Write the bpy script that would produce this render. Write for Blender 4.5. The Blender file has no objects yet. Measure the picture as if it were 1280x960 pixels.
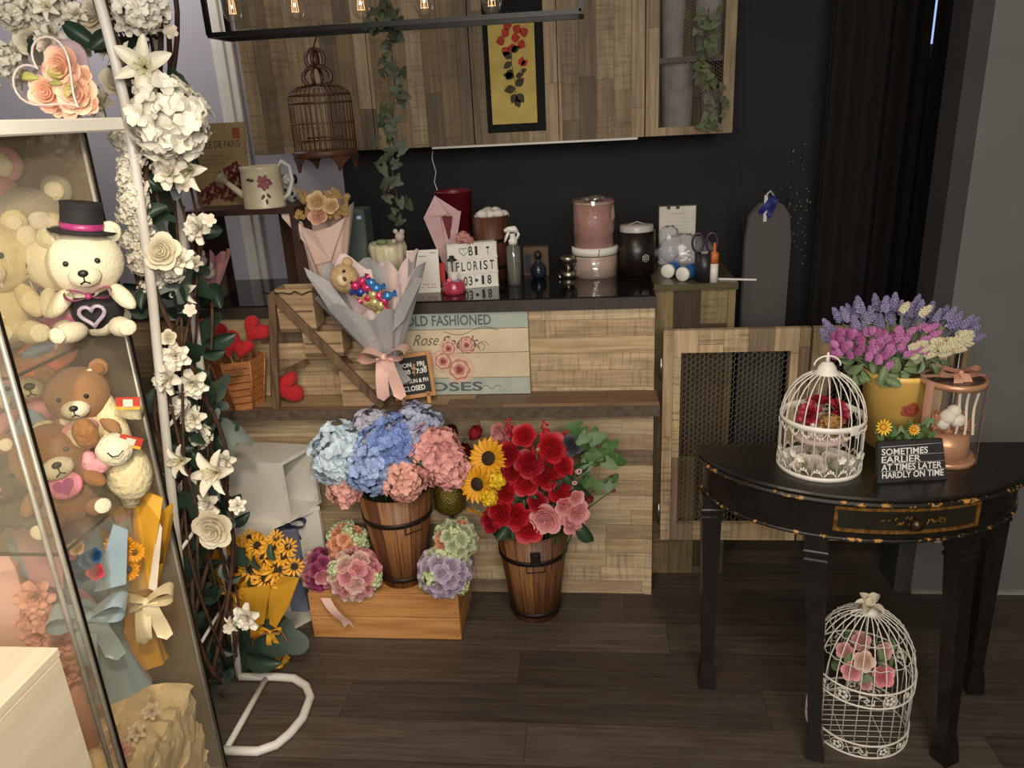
import bpy, math, random
from mathutils import Vector, Matrix, Euler, noise
random.seed(11)
SC = bpy.context.scene
COL = SC.collection
PI = math.pi
rad = math.radians
V = Vector
sin, cos = math.sin, math.cos

# ------------------------------------------------------------------ camera
F = 961.0
HC = 1.6
_y, _p, _r = rad(6.3), rad(19.5), rad(3.0)
_fw = V((-sin(_y) * cos(_p), cos(_y) * cos(_p), -sin(_p)))
_rt = V((cos(_y), sin(_y), 0))
_up = _rt.cross(_fw)
_R = _rt * cos(_r) - _up * sin(_r)
_U = _up * cos(_r) + _rt * sin(_r)
CAMO = V((0, 0, HC))
cam = bpy.data.cameras.new('camera')
cam.sensor_width = 36
cam.lens = F / 1280 * 36
cam.clip_start = .02
camo = bpy.data.objects.new('camera', cam)
COL.objects.link(camo)
camo.matrix_world = Matrix(((_R.x, _U.x, -_fw.x, 0), (_R.y, _U.y, -_fw.y, 0), (_R.z, _U.z, -_fw.z, HC), (0, 0, 0, 1)))
SC.camera = camo


def at(px, py, X=None, Y=None, Z=None):
    """point of the room seen at a pixel of the photograph, on a known plane"""
    d = _fw + _R * ((px - 640) / F) - _U * ((py - 480) / F)
    if Z is not None:
        t = (Z - HC) / d.z
    elif Y is not None:
        t = Y / d.y
    else:
        t = X / d.x
    return CAMO + d * t


def SZ(n, p):
    """size in metres of n pixels at point p"""
    return n * ((V(p) - CAMO).dot(_fw)) / F


# ------------------------------------------------------------------ mesh builder
def T(x=0, y=0, z=0):
    return Matrix.Translation((x, y, z))


def RX(a): return Matrix.Rotation(a, 4, 'X')
def RY(a): return Matrix.Rotation(a, 4, 'Y')
def RZ(a): return Matrix.Rotation(a, 4, 'Z')
def SCL(x, y=None, z=None):
    y = x if y is None else y
    z = x if z is None else z
    return Matrix.Diagonal((x, y, z, 1))


def aim(d, spin=0):
    return V(d).normalized().to_track_quat('Z', 'Y').to_matrix().to_4x4() @ RZ(spin)


class MB:
    def __init__(s):
        s.v, s.f, s.m, s.s = [], [], [], []

    def add(s, vs, fs, M=None, m=0, sm=False):
        b = len(s.v)
        if M is not None:
            vs = [M @ V(v) for v in vs]
        s.v += [tuple(v) for v in vs]
        for f in fs:
            s.f.append([i + b for i in f]); s.m.append(m); s.s.append(sm)
        return s

    def box(s, x0, y0, z0, x1, y1, z1, M=None, m=0, bev=0):
        if bev:
            c = ((x0 + x1) / 2, (y0 + y1) / 2, (z0 + z1) / 2)
            h = ((x1 - x0) / 2, (y1 - y0) / 2, (z1 - z0) / 2)
            b = min(bev, min(h) * .9)
            vs, idx = [], {}
            for sx in (-1, 1):
                for sy in (-1, 1):
                    for sz in (-1, 1):
                        for ax in range(3):
                            q = [sx * (h[0] - b), sy * (h[1] - b), sz * (h[2] - b)]
                            q[ax] = (sx, sy, sz)[ax] * h[ax]
                            idx[(sx, sy, sz, ax)] = len(vs)
                            vs.append((c[0] + q[0], c[1] + q[1], c[2] + q[2]))
            fs = []
            for ax in range(3):
                a1, a2 = (ax + 1) % 3, (ax + 2) % 3
                for sg in (-1, 1):
                    q = []
                    for p1, p2 in ((-1, -1), (1, -1), (1, 1), (-1, 1)):
                        k = [0, 0, 0]; k[ax] = sg; k[a1] = p1; k[a2] = p2
                        q.append(idx[(k[0], k[1], k[2], ax)])
                    fs.append(q if sg > 0 else q[::-1])
                    for sg2 in (-1, 1):
                        k = [0, 0, 0]; k[ax] = sg; k[a1] = sg2
                        q = []
                        for a, w in ((ax, -1), (ax, 1), (a1, 1), (a1, -1)):
                            k[a2] = w
                            q.append(idx[(k[0], k[1], k[2], a)])
                        fs.append(q if sg * sg2 > 0 else q[::-1])
            for sx in (-1, 1):
                for sy in (-1, 1):
                    for sz in (-1, 1):
                        q = [idx[(sx, sy, sz, a)] for a in range(3)]
                        fs.append(q if sx * sy * sz > 0 else q[::-1])
            return s.add(vs, fs, M, m)
        vs = [(x, y, z) for x in (x0, x1) for y in (y0, y1) for z in (z0, z1)]
        fs = [(0, 1, 3, 2), (4, 6, 7, 5), (0, 4, 5, 1), (2, 3, 7, 6), (0, 2, 6, 4), (1, 5, 7, 3)]
        return s.add(vs, fs, M, m)

    def cbox(s, c, sz, M=None, m=0, bev=0):
        return s.box(c[0] - sz[0] / 2, c[1] - sz[1] / 2, c[2] - sz[2] / 2, c[0] + sz[0] / 2, c[1] + sz[1] / 2, c[2] + sz[2] / 2, M, m, bev)

    def tube(s, pts, r, n=6, M=None, m=0, closed=False, flat=1.0, sm=True):
        pts = [V(p) for p in pts]
        k = len(pts)
        rs = r if isinstance(r, (list, tuple)) else [r] * k
        vs, fs = [], []
        ref = None
        for i, p in enumerate(pts):
            a = pts[i - 1] if (i > 0 or closed) else p
            b = pts[(i + 1) % k] if (i < k - 1 or closed) else p
            d = (b - a)
            d = d.normalized() if d.length > 1e-9 else V((0, 0, 1))
            if ref is None:
                ref = V((0, 0, 1)) if abs(d.z) < .9 else V((1, 0, 0))
            x = ref - d * ref.dot(d)
            if x.length < 1e-6:
                x = d.orthogonal()
            x.normalize(); ref = x
            y = d.cross(x)
            for j in range(n):
                t = 2 * PI * j / n + PI / n
                vs.append(p + (x * cos(t) + y * sin(t) * flat) * rs[i])
        for i in range(k if closed else k - 1):
            for j in range(n):
                a, b = i * n, ((i + 1) % k) * n
                fs.append((a + j, a + (j + 1) % n, b + (j + 1) % n, b + j))
        if not closed:
            fs.append(tuple(range(n))[::-1]); fs.append(tuple((k - 1) * n + j for j in range(n)))
        return s.add(vs, fs, M, m, sm)

    def lathe(s, prof, n=24, M=None, m=0, sm=True, a0=0, a1=2 * PI, wob=None):
        full = abs(a1 - a0 - 2 * PI) < 1e-6
        c = n if full else n + 1
        vs, fs = [], []
        for (r, z) in prof:
            for j in range(c):
                t = a0 + (a1 - a0) * j / n
                k = 1 if wob is None else wob(t, z)
                vs.append((r * cos(t) * k, r * sin(t) * k, z))
        for i in range(len(prof) - 1):
            for j in range(n):
                j2 = (j + 1) % c
                fs.append((i * c + j, i * c + j2, (i + 1) * c + j2, (i + 1) * c + j))
        return s.add(vs, fs, M, m, sm)

    def ell(s, c, r, M=None, m=0, nu=14, nv=9, fuzz=0, rot=None):
        r = (r, r, r) if not isinstance(r, (list, tuple)) else r
        K = T(*c) @ (rot if rot is not None else Matrix())
        if M is not None:
            K = M @ K
        vs = [(0, 0, -r[2])]
        for i in range(1, nv):
            p = -PI / 2 + PI * i / nv
            for j in range(nu):
                t = 2 * PI * j / nu
                k = 1 + (random.uniform(-fuzz, fuzz) if fuzz else 0)
                vs.append((r[0] * cos(p) * cos(t) * k, r[1] * cos(p) * sin(t) * k, r[2] * sin(p) * k))
        vs.append((0, 0, r[2]))
        fs = []
        for j in range(nu):
            fs.append((0, 1 + (j + 1) % nu, 1 + j))
        for i in range(nv - 2):
            for j in range(nu):
                a = 1 + i * nu
                fs.append((a + j, a + (j + 1) % nu, a + nu + (j + 1) % nu, a + nu + j))
        e = 1 + (nv - 2) * nu
        for j in range(nu):
            fs.append((e + j, e + (j + 1) % nu, len(vs) - 1))
        return s.add(vs, fs, K, m, True)

    def prism(s, poly, d0, d1, M=None, m=0, sm=False):
        """poly in XZ, extruded along Y from d0 to d1"""
        n = len(poly)
        vs = [(x, d0, z) for x, z in poly] + [(x, d1, z) for x, z in poly]
        fs = [tuple(range(n)), tuple(range(2 * n - 1, n - 1, -1))]
        for i in range(n):
            j = (i + 1) % n
            fs.append((i, i + n, j + n, j))
        return s.add(vs, fs, M, m, sm)

    def sheet(s, f, nu, nv, M=None, m=0, sm=True):
        vs = [f(i / nu, j / nv) for i in range(nu + 1) for j in range(nv + 1)]
        fs = [(i * (nv + 1) + j, (i + 1) * (nv + 1) + j, (i + 1) * (nv + 1) + j + 1, i * (nv + 1) + j + 1) for i in range(nu) for j in range(nv)]
        return s.add(vs, fs, M, m, sm)

    def petal(s, M, L, W, e0, e1, cup=.2, shp=0, ruf=0, r0=0, nu=4, nv=4, m=0):
        """petal growing from the origin outwards along +Y; e0/e1 elevation at base / tip (degrees)"""
        y, z = r0, 0.0
        rows = []
        ph = random.uniform(0, 6)
        for i in range(nu + 1):
            u = i / nu
            if shp == 0:
                w = math.sqrt(max(0, sin(PI * (.12 + .80 * u)))) * (.45 + .55 * min(1, u * 1.8))
            elif shp == 1:
                w = sin(PI * (.06 + .93 * u)) ** .8
            elif shp == 2:
                w = (.25 + .75 * u) * math.sqrt(max(0, 1 - (max(0, u - .55) / .47) ** 2))
            else:
                w = .3 + .7 * u
            e = rad(e0 + (e1 - e0) * u)
            rows.append((y, z, max(w, .03), e))
            y += cos(e) * L / nu; z += sin(e) * L / nu
        vs = []
        for i, (y, z, w, e) in enumerate(rows):
            for j in range(nv + 1):
                v = -1 + 2 * j / nv
                d = cup * W * w * v * v
                rr = ruf * W * sin(ph + 5 * v + i) * (i / nu) * (.4 + abs(v))
                vs.append((v * W * w / 2, y - sin(e) * (d + rr), z + cos(e) * (d + rr)))
        fs = [(i * (nv + 1) + j, i * (nv + 1) + j + 1, (i + 1) * (nv + 1) + j + 1, (i + 1) * (nv + 1) + j) for i in range(nu) for j in range(nv)]
        return s.add(vs, fs, M, m, True)

    def mesh(s, name, mats):
        me = bpy.data.meshes.new(name)
        me.from_pydata(s.v, [], s.f)
        for k in (mats if isinstance(mats, (list, tuple)) else [mats]):
            me.materials.append(k)
        me.polygons.foreach_set('material_index', s.m)
        me.polygons.foreach_set('use_smooth', s.s)
        me.update()
        return me

    def build(s, name, mats, parent=None, loc=None, M=None):
        return obj(name, s.mesh(name, mats), parent, loc, M)


def obj(name, data, parent=None, loc=None, M=None):
    o = bpy.data.objects.new(name, data)
    COL.objects.link(o)
    if parent is not None:
        o.parent = parent
    if M is not None:
        o.matrix_local = M
    if loc is not None:
        o.location = loc
    return o


def tag(o, label, cat, group=None, kind=None):
    o['label'] = label; o['category'] = cat
    if group: o['group'] = group
    if kind: o['kind'] = kind
    return o


def thing(name, label, cat, loc=(0, 0, 0), rz=0, group=None, M=None):
    o = bpy.data.objects.new(name, None)
    COL.objects.link(o)
    o.empty_display_size = .02
    if M is not None:
        o.matrix_world = M
    else:
        o.location = loc; o.rotation_euler = (0, 0, rz)
    return tag(o, label, cat, group)


def struct(name, mb, mats, parent=None):
    o = mb.build(name, mats, parent)
    if parent is None:
        o['kind'] = 'structure'
    return o


# ------------------------------------------------------------------ materials
MATS = {}


def lin(c):
    """sRGB 0-255 triple -> linear"""
    return tuple(((x / 255) / 12.92 if x / 255 < .04045 else ((x / 255 + .055) / 1.055) ** 2.4) for x in c) + (1,)


class NT:
    def __init__(s, name):
        s.mat = bpy.data.materials.new(name)
        s.mat.use_nodes = True
        s.t = s.mat.node_tree
        s.b = s.t.nodes['Principled BSDF']
        s.out = s.t.nodes['Material Output']

    def n(s, typ, ins=None, **kw):
        nd = s.t.nodes.new(typ)
        for k, v in kw.items():
            setattr(nd, k, v)
        for k, v in (ins or {}).items():
            if isinstance(v, bpy.types.NodeSocket):
                s.t.links.new(v, nd.inputs[k])
            else:
                nd.inputs[k].default_value = v
        return nd

    def math(s, op, a, b=0.0, c=None):
        d = {0: a, 1: b}
        if c is not None: d[2] = c
        return s.n('ShaderNodeMath', d, operation=op).outputs[0]

    def mix(s, fac, a, b, bt='MIX'):
        return s.n('ShaderNodeMix', {0: fac, 6: a, 7: b}, data_type='RGBA', blend_type=bt).outputs[2]

    def ramp(s, fac, stops, interp='LINEAR'):
        nd = s.n('ShaderNodeValToRGB', {0: fac})
        cr = nd.color_ramp
        cr.interpolation = interp
        while len(cr.elements) < len(stops):
            cr.elements.new(.5)
        for e, (p, c) in zip(cr.elements, stops):
            e.position = p; e.color = c
        return nd.outputs[0]

    def obj(s):
        return s.n('ShaderNodeTexCoord').outputs['Object']

    def noise(s, vec, scale, detail=3, rough=.5):
        return s.n('ShaderNodeTexNoise', {'Vector': vec, 'Scale': scale, 'Detail': detail, 'Roughness': rough}).outputs[0]

    def set(s, **kw):
        for k, v in kw.items():
            k = k.replace('_', ' ')
            if isinstance(v, bpy.types.NodeSocket):
                s.t.links.new(v, s.b.inputs[k])
            else:
                s.b.inputs[k].default_value = v
        return s.mat

    def bump(s, h, strength=.3, dist=.002):
        s.t.links.new(s.n('ShaderNodeBump', {'Height': h, 'Strength': strength, 'Distance': dist}).outputs[0], s.b.inputs['Normal'])


def mat(name, c, rough=.6, c2=None, scale=30, metal=0, bump=0, bscale=80, bdist=.003, **kw):
    if name in MATS: return MATS[name]
    k = NT(name)
    a = lin(c)
    b = lin(c2) if c2 else tuple(x * .82 for x in a[:3]) + (1,)
    co = k.obj()
    f = k.noise(co, scale, 3)
    f = k.n('ShaderNodeMapRange', {0: f, 1: .3, 2: .7}).outputs[0]
    k.set(Base_Color=k.mix(f, b, a), Roughness=rough, Metallic=metal, **kw)
    if bump:
        k.bump(k.noise(co, bscale, 4), bump, bdist)
    MATS[name] = k.mat
    return k.mat


def glass(name, tint=(1, 1, 1), veil=0.0, rough=.02, refl=1.0, veilcol=(.9, .85, .75)):
    """thin clear sheet: see-through with a Fresnel mirror and a little painted haze"""
    k = NT(name)
    t = k.t
    tr = k.n('ShaderNodeBsdfTransparent', {0: tint + (1,)})
    gl = k.n('ShaderNodeBsdfGlossy', {'Roughness': rough})
    lw = k.n('ShaderNodeLayerWeight', {0: .5}).outputs['Facing']
    f = k.math('MULTIPLY', k.math('ADD', k.math('MULTIPLY', k.math('POWER', lw, 5.0), .5), .022), refl)
    m1 = k.n('ShaderNodeMixShader', {0: f, 1: tr.outputs[0], 2: gl.outputs[0]})
    last = m1
    if veil:
        df = k.n('ShaderNodeBsdfDiffuse', {0: veilcol + (1,)})  # pale diffuse mixed in as painted reflection haze
        nz = k.noise(k.obj(), 3.0, 4)
        vf = k.math('MULTIPLY', nz, veil * 2)
        last = k.n('ShaderNodeMixShader', {0: vf, 1: m1.outputs[0], 2: df.outputs[0]})
    t.links.new(last.outputs[0], k.out.inputs[0])
    MATS[name] = k.mat
    return k.mat


def planks(name, cols, long='X', row='Z', H=.065, L=.5, rough=.6, saw=.5, gap=.02, grain=.5, seed=0.0, bump=.25, spec=.3):
    k = NT(name)
    sep = k.n('ShaderNodeSeparateXYZ', {0: k.obj()})
    ax = {'X': sep.outputs[0], 'Y': sep.outputs[1], 'Z': sep.outputs[2]}
    a = ax[long]
    b = ax[row] if len(row) == 1 else k.math('ADD', ax[row[0]], ax[row[1]])
    b = k.math('DIVIDE', k.math('ADD', b, 10.013 + seed), H)
    rw = k.math('FLOOR', b)
    rn = k.n('ShaderNodeTexWhiteNoise', {1: rw}, noise_dimensions='1D').outputs[0]
    rn2 = k.math('MULTIPLY', rn, 9.7)
    a2 = k.math('ADD', k.math('DIVIDE', k.math('ADD', a, 20.0), L), rn2)
    cl = k.math('FLOOR', a2)
    cv = k.n('ShaderNodeCombineXYZ', {0: rw, 1: cl, 2: seed})
    wn = k.n('ShaderNodeTexWhiteNoise', {0: cv.outputs[0]}, noise_dimensions='3D')
    idv = wn.outputs[0]
    n = len(cols)
    base = k.ramp(idv, [(i / n, lin(c)) for i, c in enumerate(cols)], 'CONSTANT')
    sh = k.math('MULTIPLY', idv, 37.0)
    gv = k.n('ShaderNodeCombineXYZ', {0: k.math('ADD', k.math('MULTIPLY', a, 4.0), sh), 1: k.math('MULTIPLY', b, H * 90), 2: sh})
    gr = k.noise(gv.outputs[0], 1.0, 6, .65)
    gm = k.n('ShaderNodeMapRange', {0: gr, 1: .25, 2: .75, 3: 1 - grain, 4: 1 + grain * .55}).outputs[0]
    col = k.mix(1.0, base, k.n('ShaderNodeCombineColor', {0: gm, 1: gm, 2: gm}).outputs[0], 'MULTIPLY')
    # blotches
    bl = k.noise(k.n('ShaderNodeCombineXYZ', {0: k.math('ADD', k.math('MULTIPLY', a, 6.0), sh), 1: k.math('MULTIPLY', b, H * 16), 2: sh}).outputs[0], 1.0, 3)
    bm = k.n('ShaderNodeMapRange', {0: bl, 1: .52, 2: .75, 3: 0.0, 4: .45 * grain * 1.6}).outputs[0]
    col = k.mix(bm, col, lin((70, 52, 36)))
    if saw:
        sv = k.n('ShaderNodeCombineXYZ', {0: k.math('MULTIPLY', a, 130.0), 1: k.math('ADD', k.math('MULTIPLY', b, H * 9), sh), 2: sh})
        sn = k.noise(sv.outputs[0], 1.0, 2)
        sel = k.math('GREATER_THAN', wn.outputs[1], .55) if False else k.math('GREATER_THAN', k.math('FRACT', k.math('MULTIPLY', idv, 7.0)), .55)
        sm_ = k.math('MULTIPLY', k.n('ShaderNodeMapRange', {0: sn, 1: .5, 2: .68}).outputs[0], k.math('MULTIPLY', sel, saw))
        col = k.mix(sm_, col, lin((80, 60, 42)))
    fb = k.math('FRACT', b)
    fa = k.math('FRACT', a2)
    g1 = k.math('LESS_THAN', fb, gap)
    g2 = k.math('LESS_THAN', fa, gap * H / L)
    g = k.math('MAXIMUM', g1, g2)
    col = k.mix(k.math('MULTIPLY', g, .75), col, lin((30, 22, 16)))
    k.set(Base_Color=col, Roughness=rough)
    k.b.inputs['Specular IOR Level'].default_value = spec
    hh = k.math('SUBTRACT', k.math('MULTIPLY', gr, .5), g)
    k.bump(hh, bump, .002)
    MATS[name] = k.mat
    return k.mat


def wood(name, c1, c2, axis='X', rough=.55, f=1.0, bump=.2):
    """plain grained timber, grain along one object axis"""
    k = NT(name)
    sep = k.n('ShaderNodeSeparateXYZ', {0: k.obj()})
    sc = {'X': (5, 70, 70), 'Y': (70, 5, 70), 'Z': (70, 70, 5)}[axis]
    cv = k.n('ShaderNodeCombineXYZ', {i: k.math('MULTIPLY', sep.outputs[i], sc[i] * f) for i in range(3)})
    g = k.noise(cv.outputs[0], 1.0, 6, .6)
    k.set(Base_Color=k.ramp(g, [(.3, lin(c2)), (.65, lin(c1))]), Roughness=rough)
    k.bump(g, bump, .002)
    MATS[name] = k.mat
    return k.mat


# ------------------------------------------------------------------ lettering
def letters(lines, name, m, parent=None, M=None, depth=.0006, bold=0.0):
    """lines: (string, centre x, baseline z, cap height, width or None, shear); lies in XZ facing -Y"""
    mb = MB()
    for ln in lines:
        st, x, z, h, w = ln[:5]
        shr = ln[5] if len(ln) > 5 else 0
        cu = bpy.data.curves.new('t', 'FONT')
        cu.body = st; cu.size = 1; cu.resolution_u = 3; cu.shear = shr; cu.offset = bold
        o = bpy.data.objects.new('t', cu)
        COL.objects.link(o)
        bpy.context.view_layer.update()
        me = bpy.data.meshes.new_from_object(o.evaluated_get(bpy.context.evaluated_depsgraph_get()))
        vs = [v.co.copy() for v in me.vertices]
        fs = [tuple(p.vertices) for p in me.polygons]
        bpy.data.objects.remove(o); bpy.data.curves.remove(cu); bpy.data.meshes.remove(me)
        if not vs: continue
        x0 = min(v.x for v in vs); x1 = max(v.x for v in vs)
        kz = h / .70
        kx = w / (x1 - x0) if w else kz
        xm = (x0 + x1) / 2
        n = len(vs)
        out = [(x + (v.x - xm) * kx, -depth, z + v.y * kz) for v in vs]
        mb.add(out, fs)
    return mb.build(name, m, parent, M=M)


def strokes(paths, name, m, parent=None, M=None, r=.001, y=-.0008):
    """hand drawn lines in the XZ plane, facing -Y"""
    mb = MB()
    for p in paths:
        mb.tube([(q[0], y, q[1]) for q in p], r, 4, flat=1)
    return mb.build(name, m, parent, M=M)
# ------------------------------------------------------------------ shared materials
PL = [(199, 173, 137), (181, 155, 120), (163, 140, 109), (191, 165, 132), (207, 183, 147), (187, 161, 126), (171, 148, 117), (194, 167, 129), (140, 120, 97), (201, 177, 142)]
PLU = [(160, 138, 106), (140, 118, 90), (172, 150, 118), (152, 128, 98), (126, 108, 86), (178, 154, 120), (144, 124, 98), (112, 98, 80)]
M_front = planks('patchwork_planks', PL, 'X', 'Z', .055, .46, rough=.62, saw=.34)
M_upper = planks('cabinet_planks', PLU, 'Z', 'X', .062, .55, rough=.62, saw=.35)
M_gate = planks('gate_planks', PL, 'Z', 'X', .075, .34, rough=.6)
M_side = planks('side_planks', [(120, 104, 74), (96, 82, 58), (136, 118, 84), (70, 58, 42)], 'Z', 'XY', .085, .9, rough=.6)
M_ledge = planks('ledge_planks', [(150, 122, 92), (132, 106, 80), (162, 134, 102), (122, 98, 76)], 'X', 'YZ', .045, .8, rough=.5, saw=.2)
M_floor = planks('floor_planks', [(84, 73, 64), (76, 66, 58), (90, 79, 69), (72, 62, 54), (80, 70, 61)], 'X', 'Y', .15, 1.2, rough=.42, saw=0, gap=.012, grain=.55, bump=.12, spec=.4)
M_blackgloss = mat('black_gloss_top', (20, 18, 17), .07, (16, 14, 14))
M_bronze = mat('dark_edge_strip', (62, 54, 46), .45, (48, 42, 36))
M_wallD = mat('charcoal_wall_paint', (40, 40, 41), .8, (36, 36, 37), 4)
M_wallL = mat('pale_grey_wall_paint', (188, 184, 190), .75, (178, 174, 182), 3)
M_wallR = mat('grey_wall_paint', (112, 110, 106), .75, (104, 102, 98), 3)
M_white = mat('white_paint', (226, 222, 214), .45, (216, 210, 200), 12)
M_ceil = mat('ceiling_paint', (170, 166, 160), .9)
M_black = mat('matt_black', (20, 19, 18), .5, (28, 26, 24))
M_blackmetal = mat('black_metal', (32, 29, 27), .4, (24, 22, 21), metal=.6)
M_chrome = mat('chrome', (200, 198, 190), .18, (180, 178, 170), metal=1)
M_steel = mat('brushed_steel', (170, 164, 152), .35, metal=1)
M_wire = mat('galvanised_wire', (160, 150, 130), .45, metal=.4)
M_gold = mat('worn_gold_leaf', (176, 126, 56), .42, (92, 62, 28), 90, metal=.55)
M_green = mat('ivy_green', (56, 78, 52), .5, (38, 56, 38), 25)
M_green2 = mat('fresh_leaf_green', (84, 118, 58), .5, (54, 84, 40), 25)
M_sage = mat('sage_leaf', (128, 144, 104), .6, (96, 116, 80), 25)
M_stem = mat('stem_green', (70, 92, 48), .6)
M_twig = mat('brown_vine', (92, 62, 44), .8, (62, 42, 30), 40, bump=.5)

# ------------------------------------------------------------------ room shell
fl = struct('floor', MB().box(-3.2, -1.5, -.05, 3.0, 3.9, 0), M_floor)
struct('ceiling', MB().box(-3.2, -.6, 2.75, 3.0, 3.9, 2.8), M_ceil)
YB = 3.30
struct('wall_back', MB().box(-1.04, YB, 0, 3.0, YB + .1, 2.75), M_wallD)
wl = struct('wall_rear', MB().box(-3.2, YB, 0, -1.04, YB + .1, 2.75), M_wallL)
mb = MB()
xm = at(283, 80, Y=YB).x
mb.box(xm - .045, YB - .018, 0, xm + .045, YB, 2.75, bev=.004)
mb.box(xm - .022, YB - .028, 0, xm + .012, YB - .017, 2.75, bev=.004)
struct('trim_1', mb, M_white)
struct('wall_left', MB().box(-3.2, 1.0, 0, -3.1, YB, 2.75), M_wallL)
RW = 2.33
XR = at(1245, 0, Y=RW).x
M_wallE = mat('grey_wall_edge', (62, 60, 57), .75, (56, 54, 52), 3)
struct('wall_right', MB().box(XR, RW, 0, 3.0, RW + .12, 2.75), M_wallR)
struct('trim_2', MB().box(XR - .055, RW + .0, 0, XR, RW + .12, 2.75), M_wallE)
struct('wall_side', MB().box(1.62, RW + .12, 0, 1.7, YB, 2.75), M_wallD)
struct('baseboard_right', MB().box(XR, RW - .012, 0, 3.0, RW, .012), mat('pale_skirting', (150, 148, 140), .6))

# curtain at the back
X0, X1, YC = at(1030, 200, Y=3.1).x, 1.60, 3.12
M_curt = mat('dark_brown_curtain', (28, 19, 15), .9, (22, 15, 12), 12)


def curt(xa, xb, name, label, ph):
    mb = MB()
    n = 46
    mb.sheet(lambda u, v: (xa + (xb - xa) * u, YC + .022 * sin(u * (xb - xa) * 62 + ph) + .01 * sin(u * 31 + ph), .02 + 2.6 * v), n, 4)
    o = mb.build(name, M_curt)
    s = o.modifiers.new('thick', 'SOLIDIFY'); s.thickness = .004
    return tag(o, label, 'curtain', None)


xs = at(1166, 60, Y=YC).x
curt(X0, xs - .006, 'curtain', 'wide dark brown floor length curtain left of the slit of daylight', 0)
curt(xs + .011, X1, 'curtain', 'dark brown curtain right of the slit of daylight beside the grey wall', 1.3)
# window seen through the slits: a lit pane behind the curtain
mb = MB().box(xs - .12, YB - .05, 1.76, xs + .12, YB - .04, 2.6)
k = NT('daylight_pane'); k.set(Base_Color=(0, 0, 0, 1), Emission_Color=(.45, .6, 1, 1), Emission_Strength=1.4)
struct('window_1', mb, k.mat)

# ------------------------------------------------------------------ counter
YC0 = 2.30
XL, XE = -1.75, .19
ct = thing('counter', 'shop counter clad in patchwork planks with a glossy black top', 'counter', (0, 0, 0))
MB().box(XL, YC0, 0, XE, 2.62, 1.025).build('body', M_front, ct)
MB().box(XE - .018, YC0 - .004, 0.0, XE + .003, YC0 + .001, 1.025).build('corner_strip', M_front, ct)
wt = MB().box(XL, YC0 - .012, 1.025, XE + .006, 2.72, 1.06, bev=.003).build('worktop', M_blackgloss, ct)
MB().box(XL, YC0 - .018, 1.022, XE + .008, YC0 - .0125, 1.056).build('edge_strip', M_bronze, wt)
ZT = 1.06
ZS = .755
lg = MB().box(-1.62, 2.165, ZS - .032, .2, YC0 - .001, ZS).build('ledge', M_ledge, ct)
MB().box(-1.62, 2.158, ZS - .034, .2, 2.1645, ZS - .0005).build('ledge_edge', mat('ledge_front_strip', (98, 84, 70), .5, (70, 60, 50), 60), lg)

# low cabinet behind the gate
sc_ = thing('side_cabinet', 'small olive brown plank cabinet behind the wire gate', 'cabinet', (.33, 2.6, 0))
zc = at(866, 355, Y=2.42).z
MB().box(-.125, -.17, 0, .125, .2, zc - .02).build('body', M_side, sc_)
MB().box(-.13, -.18, zc - .02, .13, .2, zc).build('cabinet_top', mat('olive_edge', (92, 82, 58), .3, (74, 66, 46)), sc_)
ZC = zc

# ------------------------------------------------------------------ upper cabinets
YU = 2.95
pL = at(320, 192, Y=YU); pR = at(915, 172, Y=YU)
ZU = 1.49
XU0, XU1 = pL.x - .005, pR.x
ZU1 = 2.6
xa = at(594, 185, Y=YU).x       # seam left | middle
xb = at(806, 180, Y=YU).x       # seam middle | right
wx0, wx1 = at(610, 165, Y=YU).x, at(683, 165, Y=YU).x
wz0 = at(646, 165, Y=YU).z
vx0, vx1 = at(823, 158, Y=YU).x, at(902, 155, Y=YU).x
vz0 = at(860, 158, Y=YU).z


def frame_door(mb, x0, x1, z0, z1, wx0, wx1, wz0, wz1, y0, y1):
    mb.box(x0, y0, z0, wx0, y1, z1); mb.box(wx1, y0, z0, x1, y1, z1)
    mb.box(wx0, y0, z0, wx1, y1, wz0); mb.box(wx0, y0, wz1, wx1, y1, z1)


uc = thing('wall_cabinet', 'left wall cabinet of patchwork planks with plain doors behind the brown birdcage', 'cabinet', (0, 0, 0))
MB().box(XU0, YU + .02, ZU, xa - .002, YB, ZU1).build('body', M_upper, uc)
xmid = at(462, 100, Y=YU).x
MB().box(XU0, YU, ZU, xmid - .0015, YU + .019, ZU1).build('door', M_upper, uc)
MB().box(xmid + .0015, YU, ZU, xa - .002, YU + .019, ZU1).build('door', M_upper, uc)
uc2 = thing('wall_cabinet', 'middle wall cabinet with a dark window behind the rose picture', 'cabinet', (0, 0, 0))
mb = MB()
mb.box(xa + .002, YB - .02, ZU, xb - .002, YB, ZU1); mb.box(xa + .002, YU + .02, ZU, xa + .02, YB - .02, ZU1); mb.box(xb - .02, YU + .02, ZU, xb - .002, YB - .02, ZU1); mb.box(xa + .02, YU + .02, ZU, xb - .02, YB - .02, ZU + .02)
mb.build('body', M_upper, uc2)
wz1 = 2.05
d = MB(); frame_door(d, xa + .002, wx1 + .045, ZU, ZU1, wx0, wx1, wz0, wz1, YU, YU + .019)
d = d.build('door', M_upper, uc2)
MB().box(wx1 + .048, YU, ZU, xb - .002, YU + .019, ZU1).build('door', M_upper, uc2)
MB().box(wx0, YU + .012, wz0, wx1, YU + .016, wz1).build('pane', mat('dark_glass', (10, 9, 9), .6, **{'Specular IOR Level': .15}), d)
MB().box(at(540, 188, Y=YU).x, YU + .004, ZU - .008, at(797, 180, Y=YU).x, YU + .02, ZU - .0005).build('light_strip', M_white, uc2)
uc3 = thing('wall_cabinet', 'right wall cabinet with a wire mesh window showing pale pots', 'cabinet', (0, 0, 0))
mb = MB()
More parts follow.
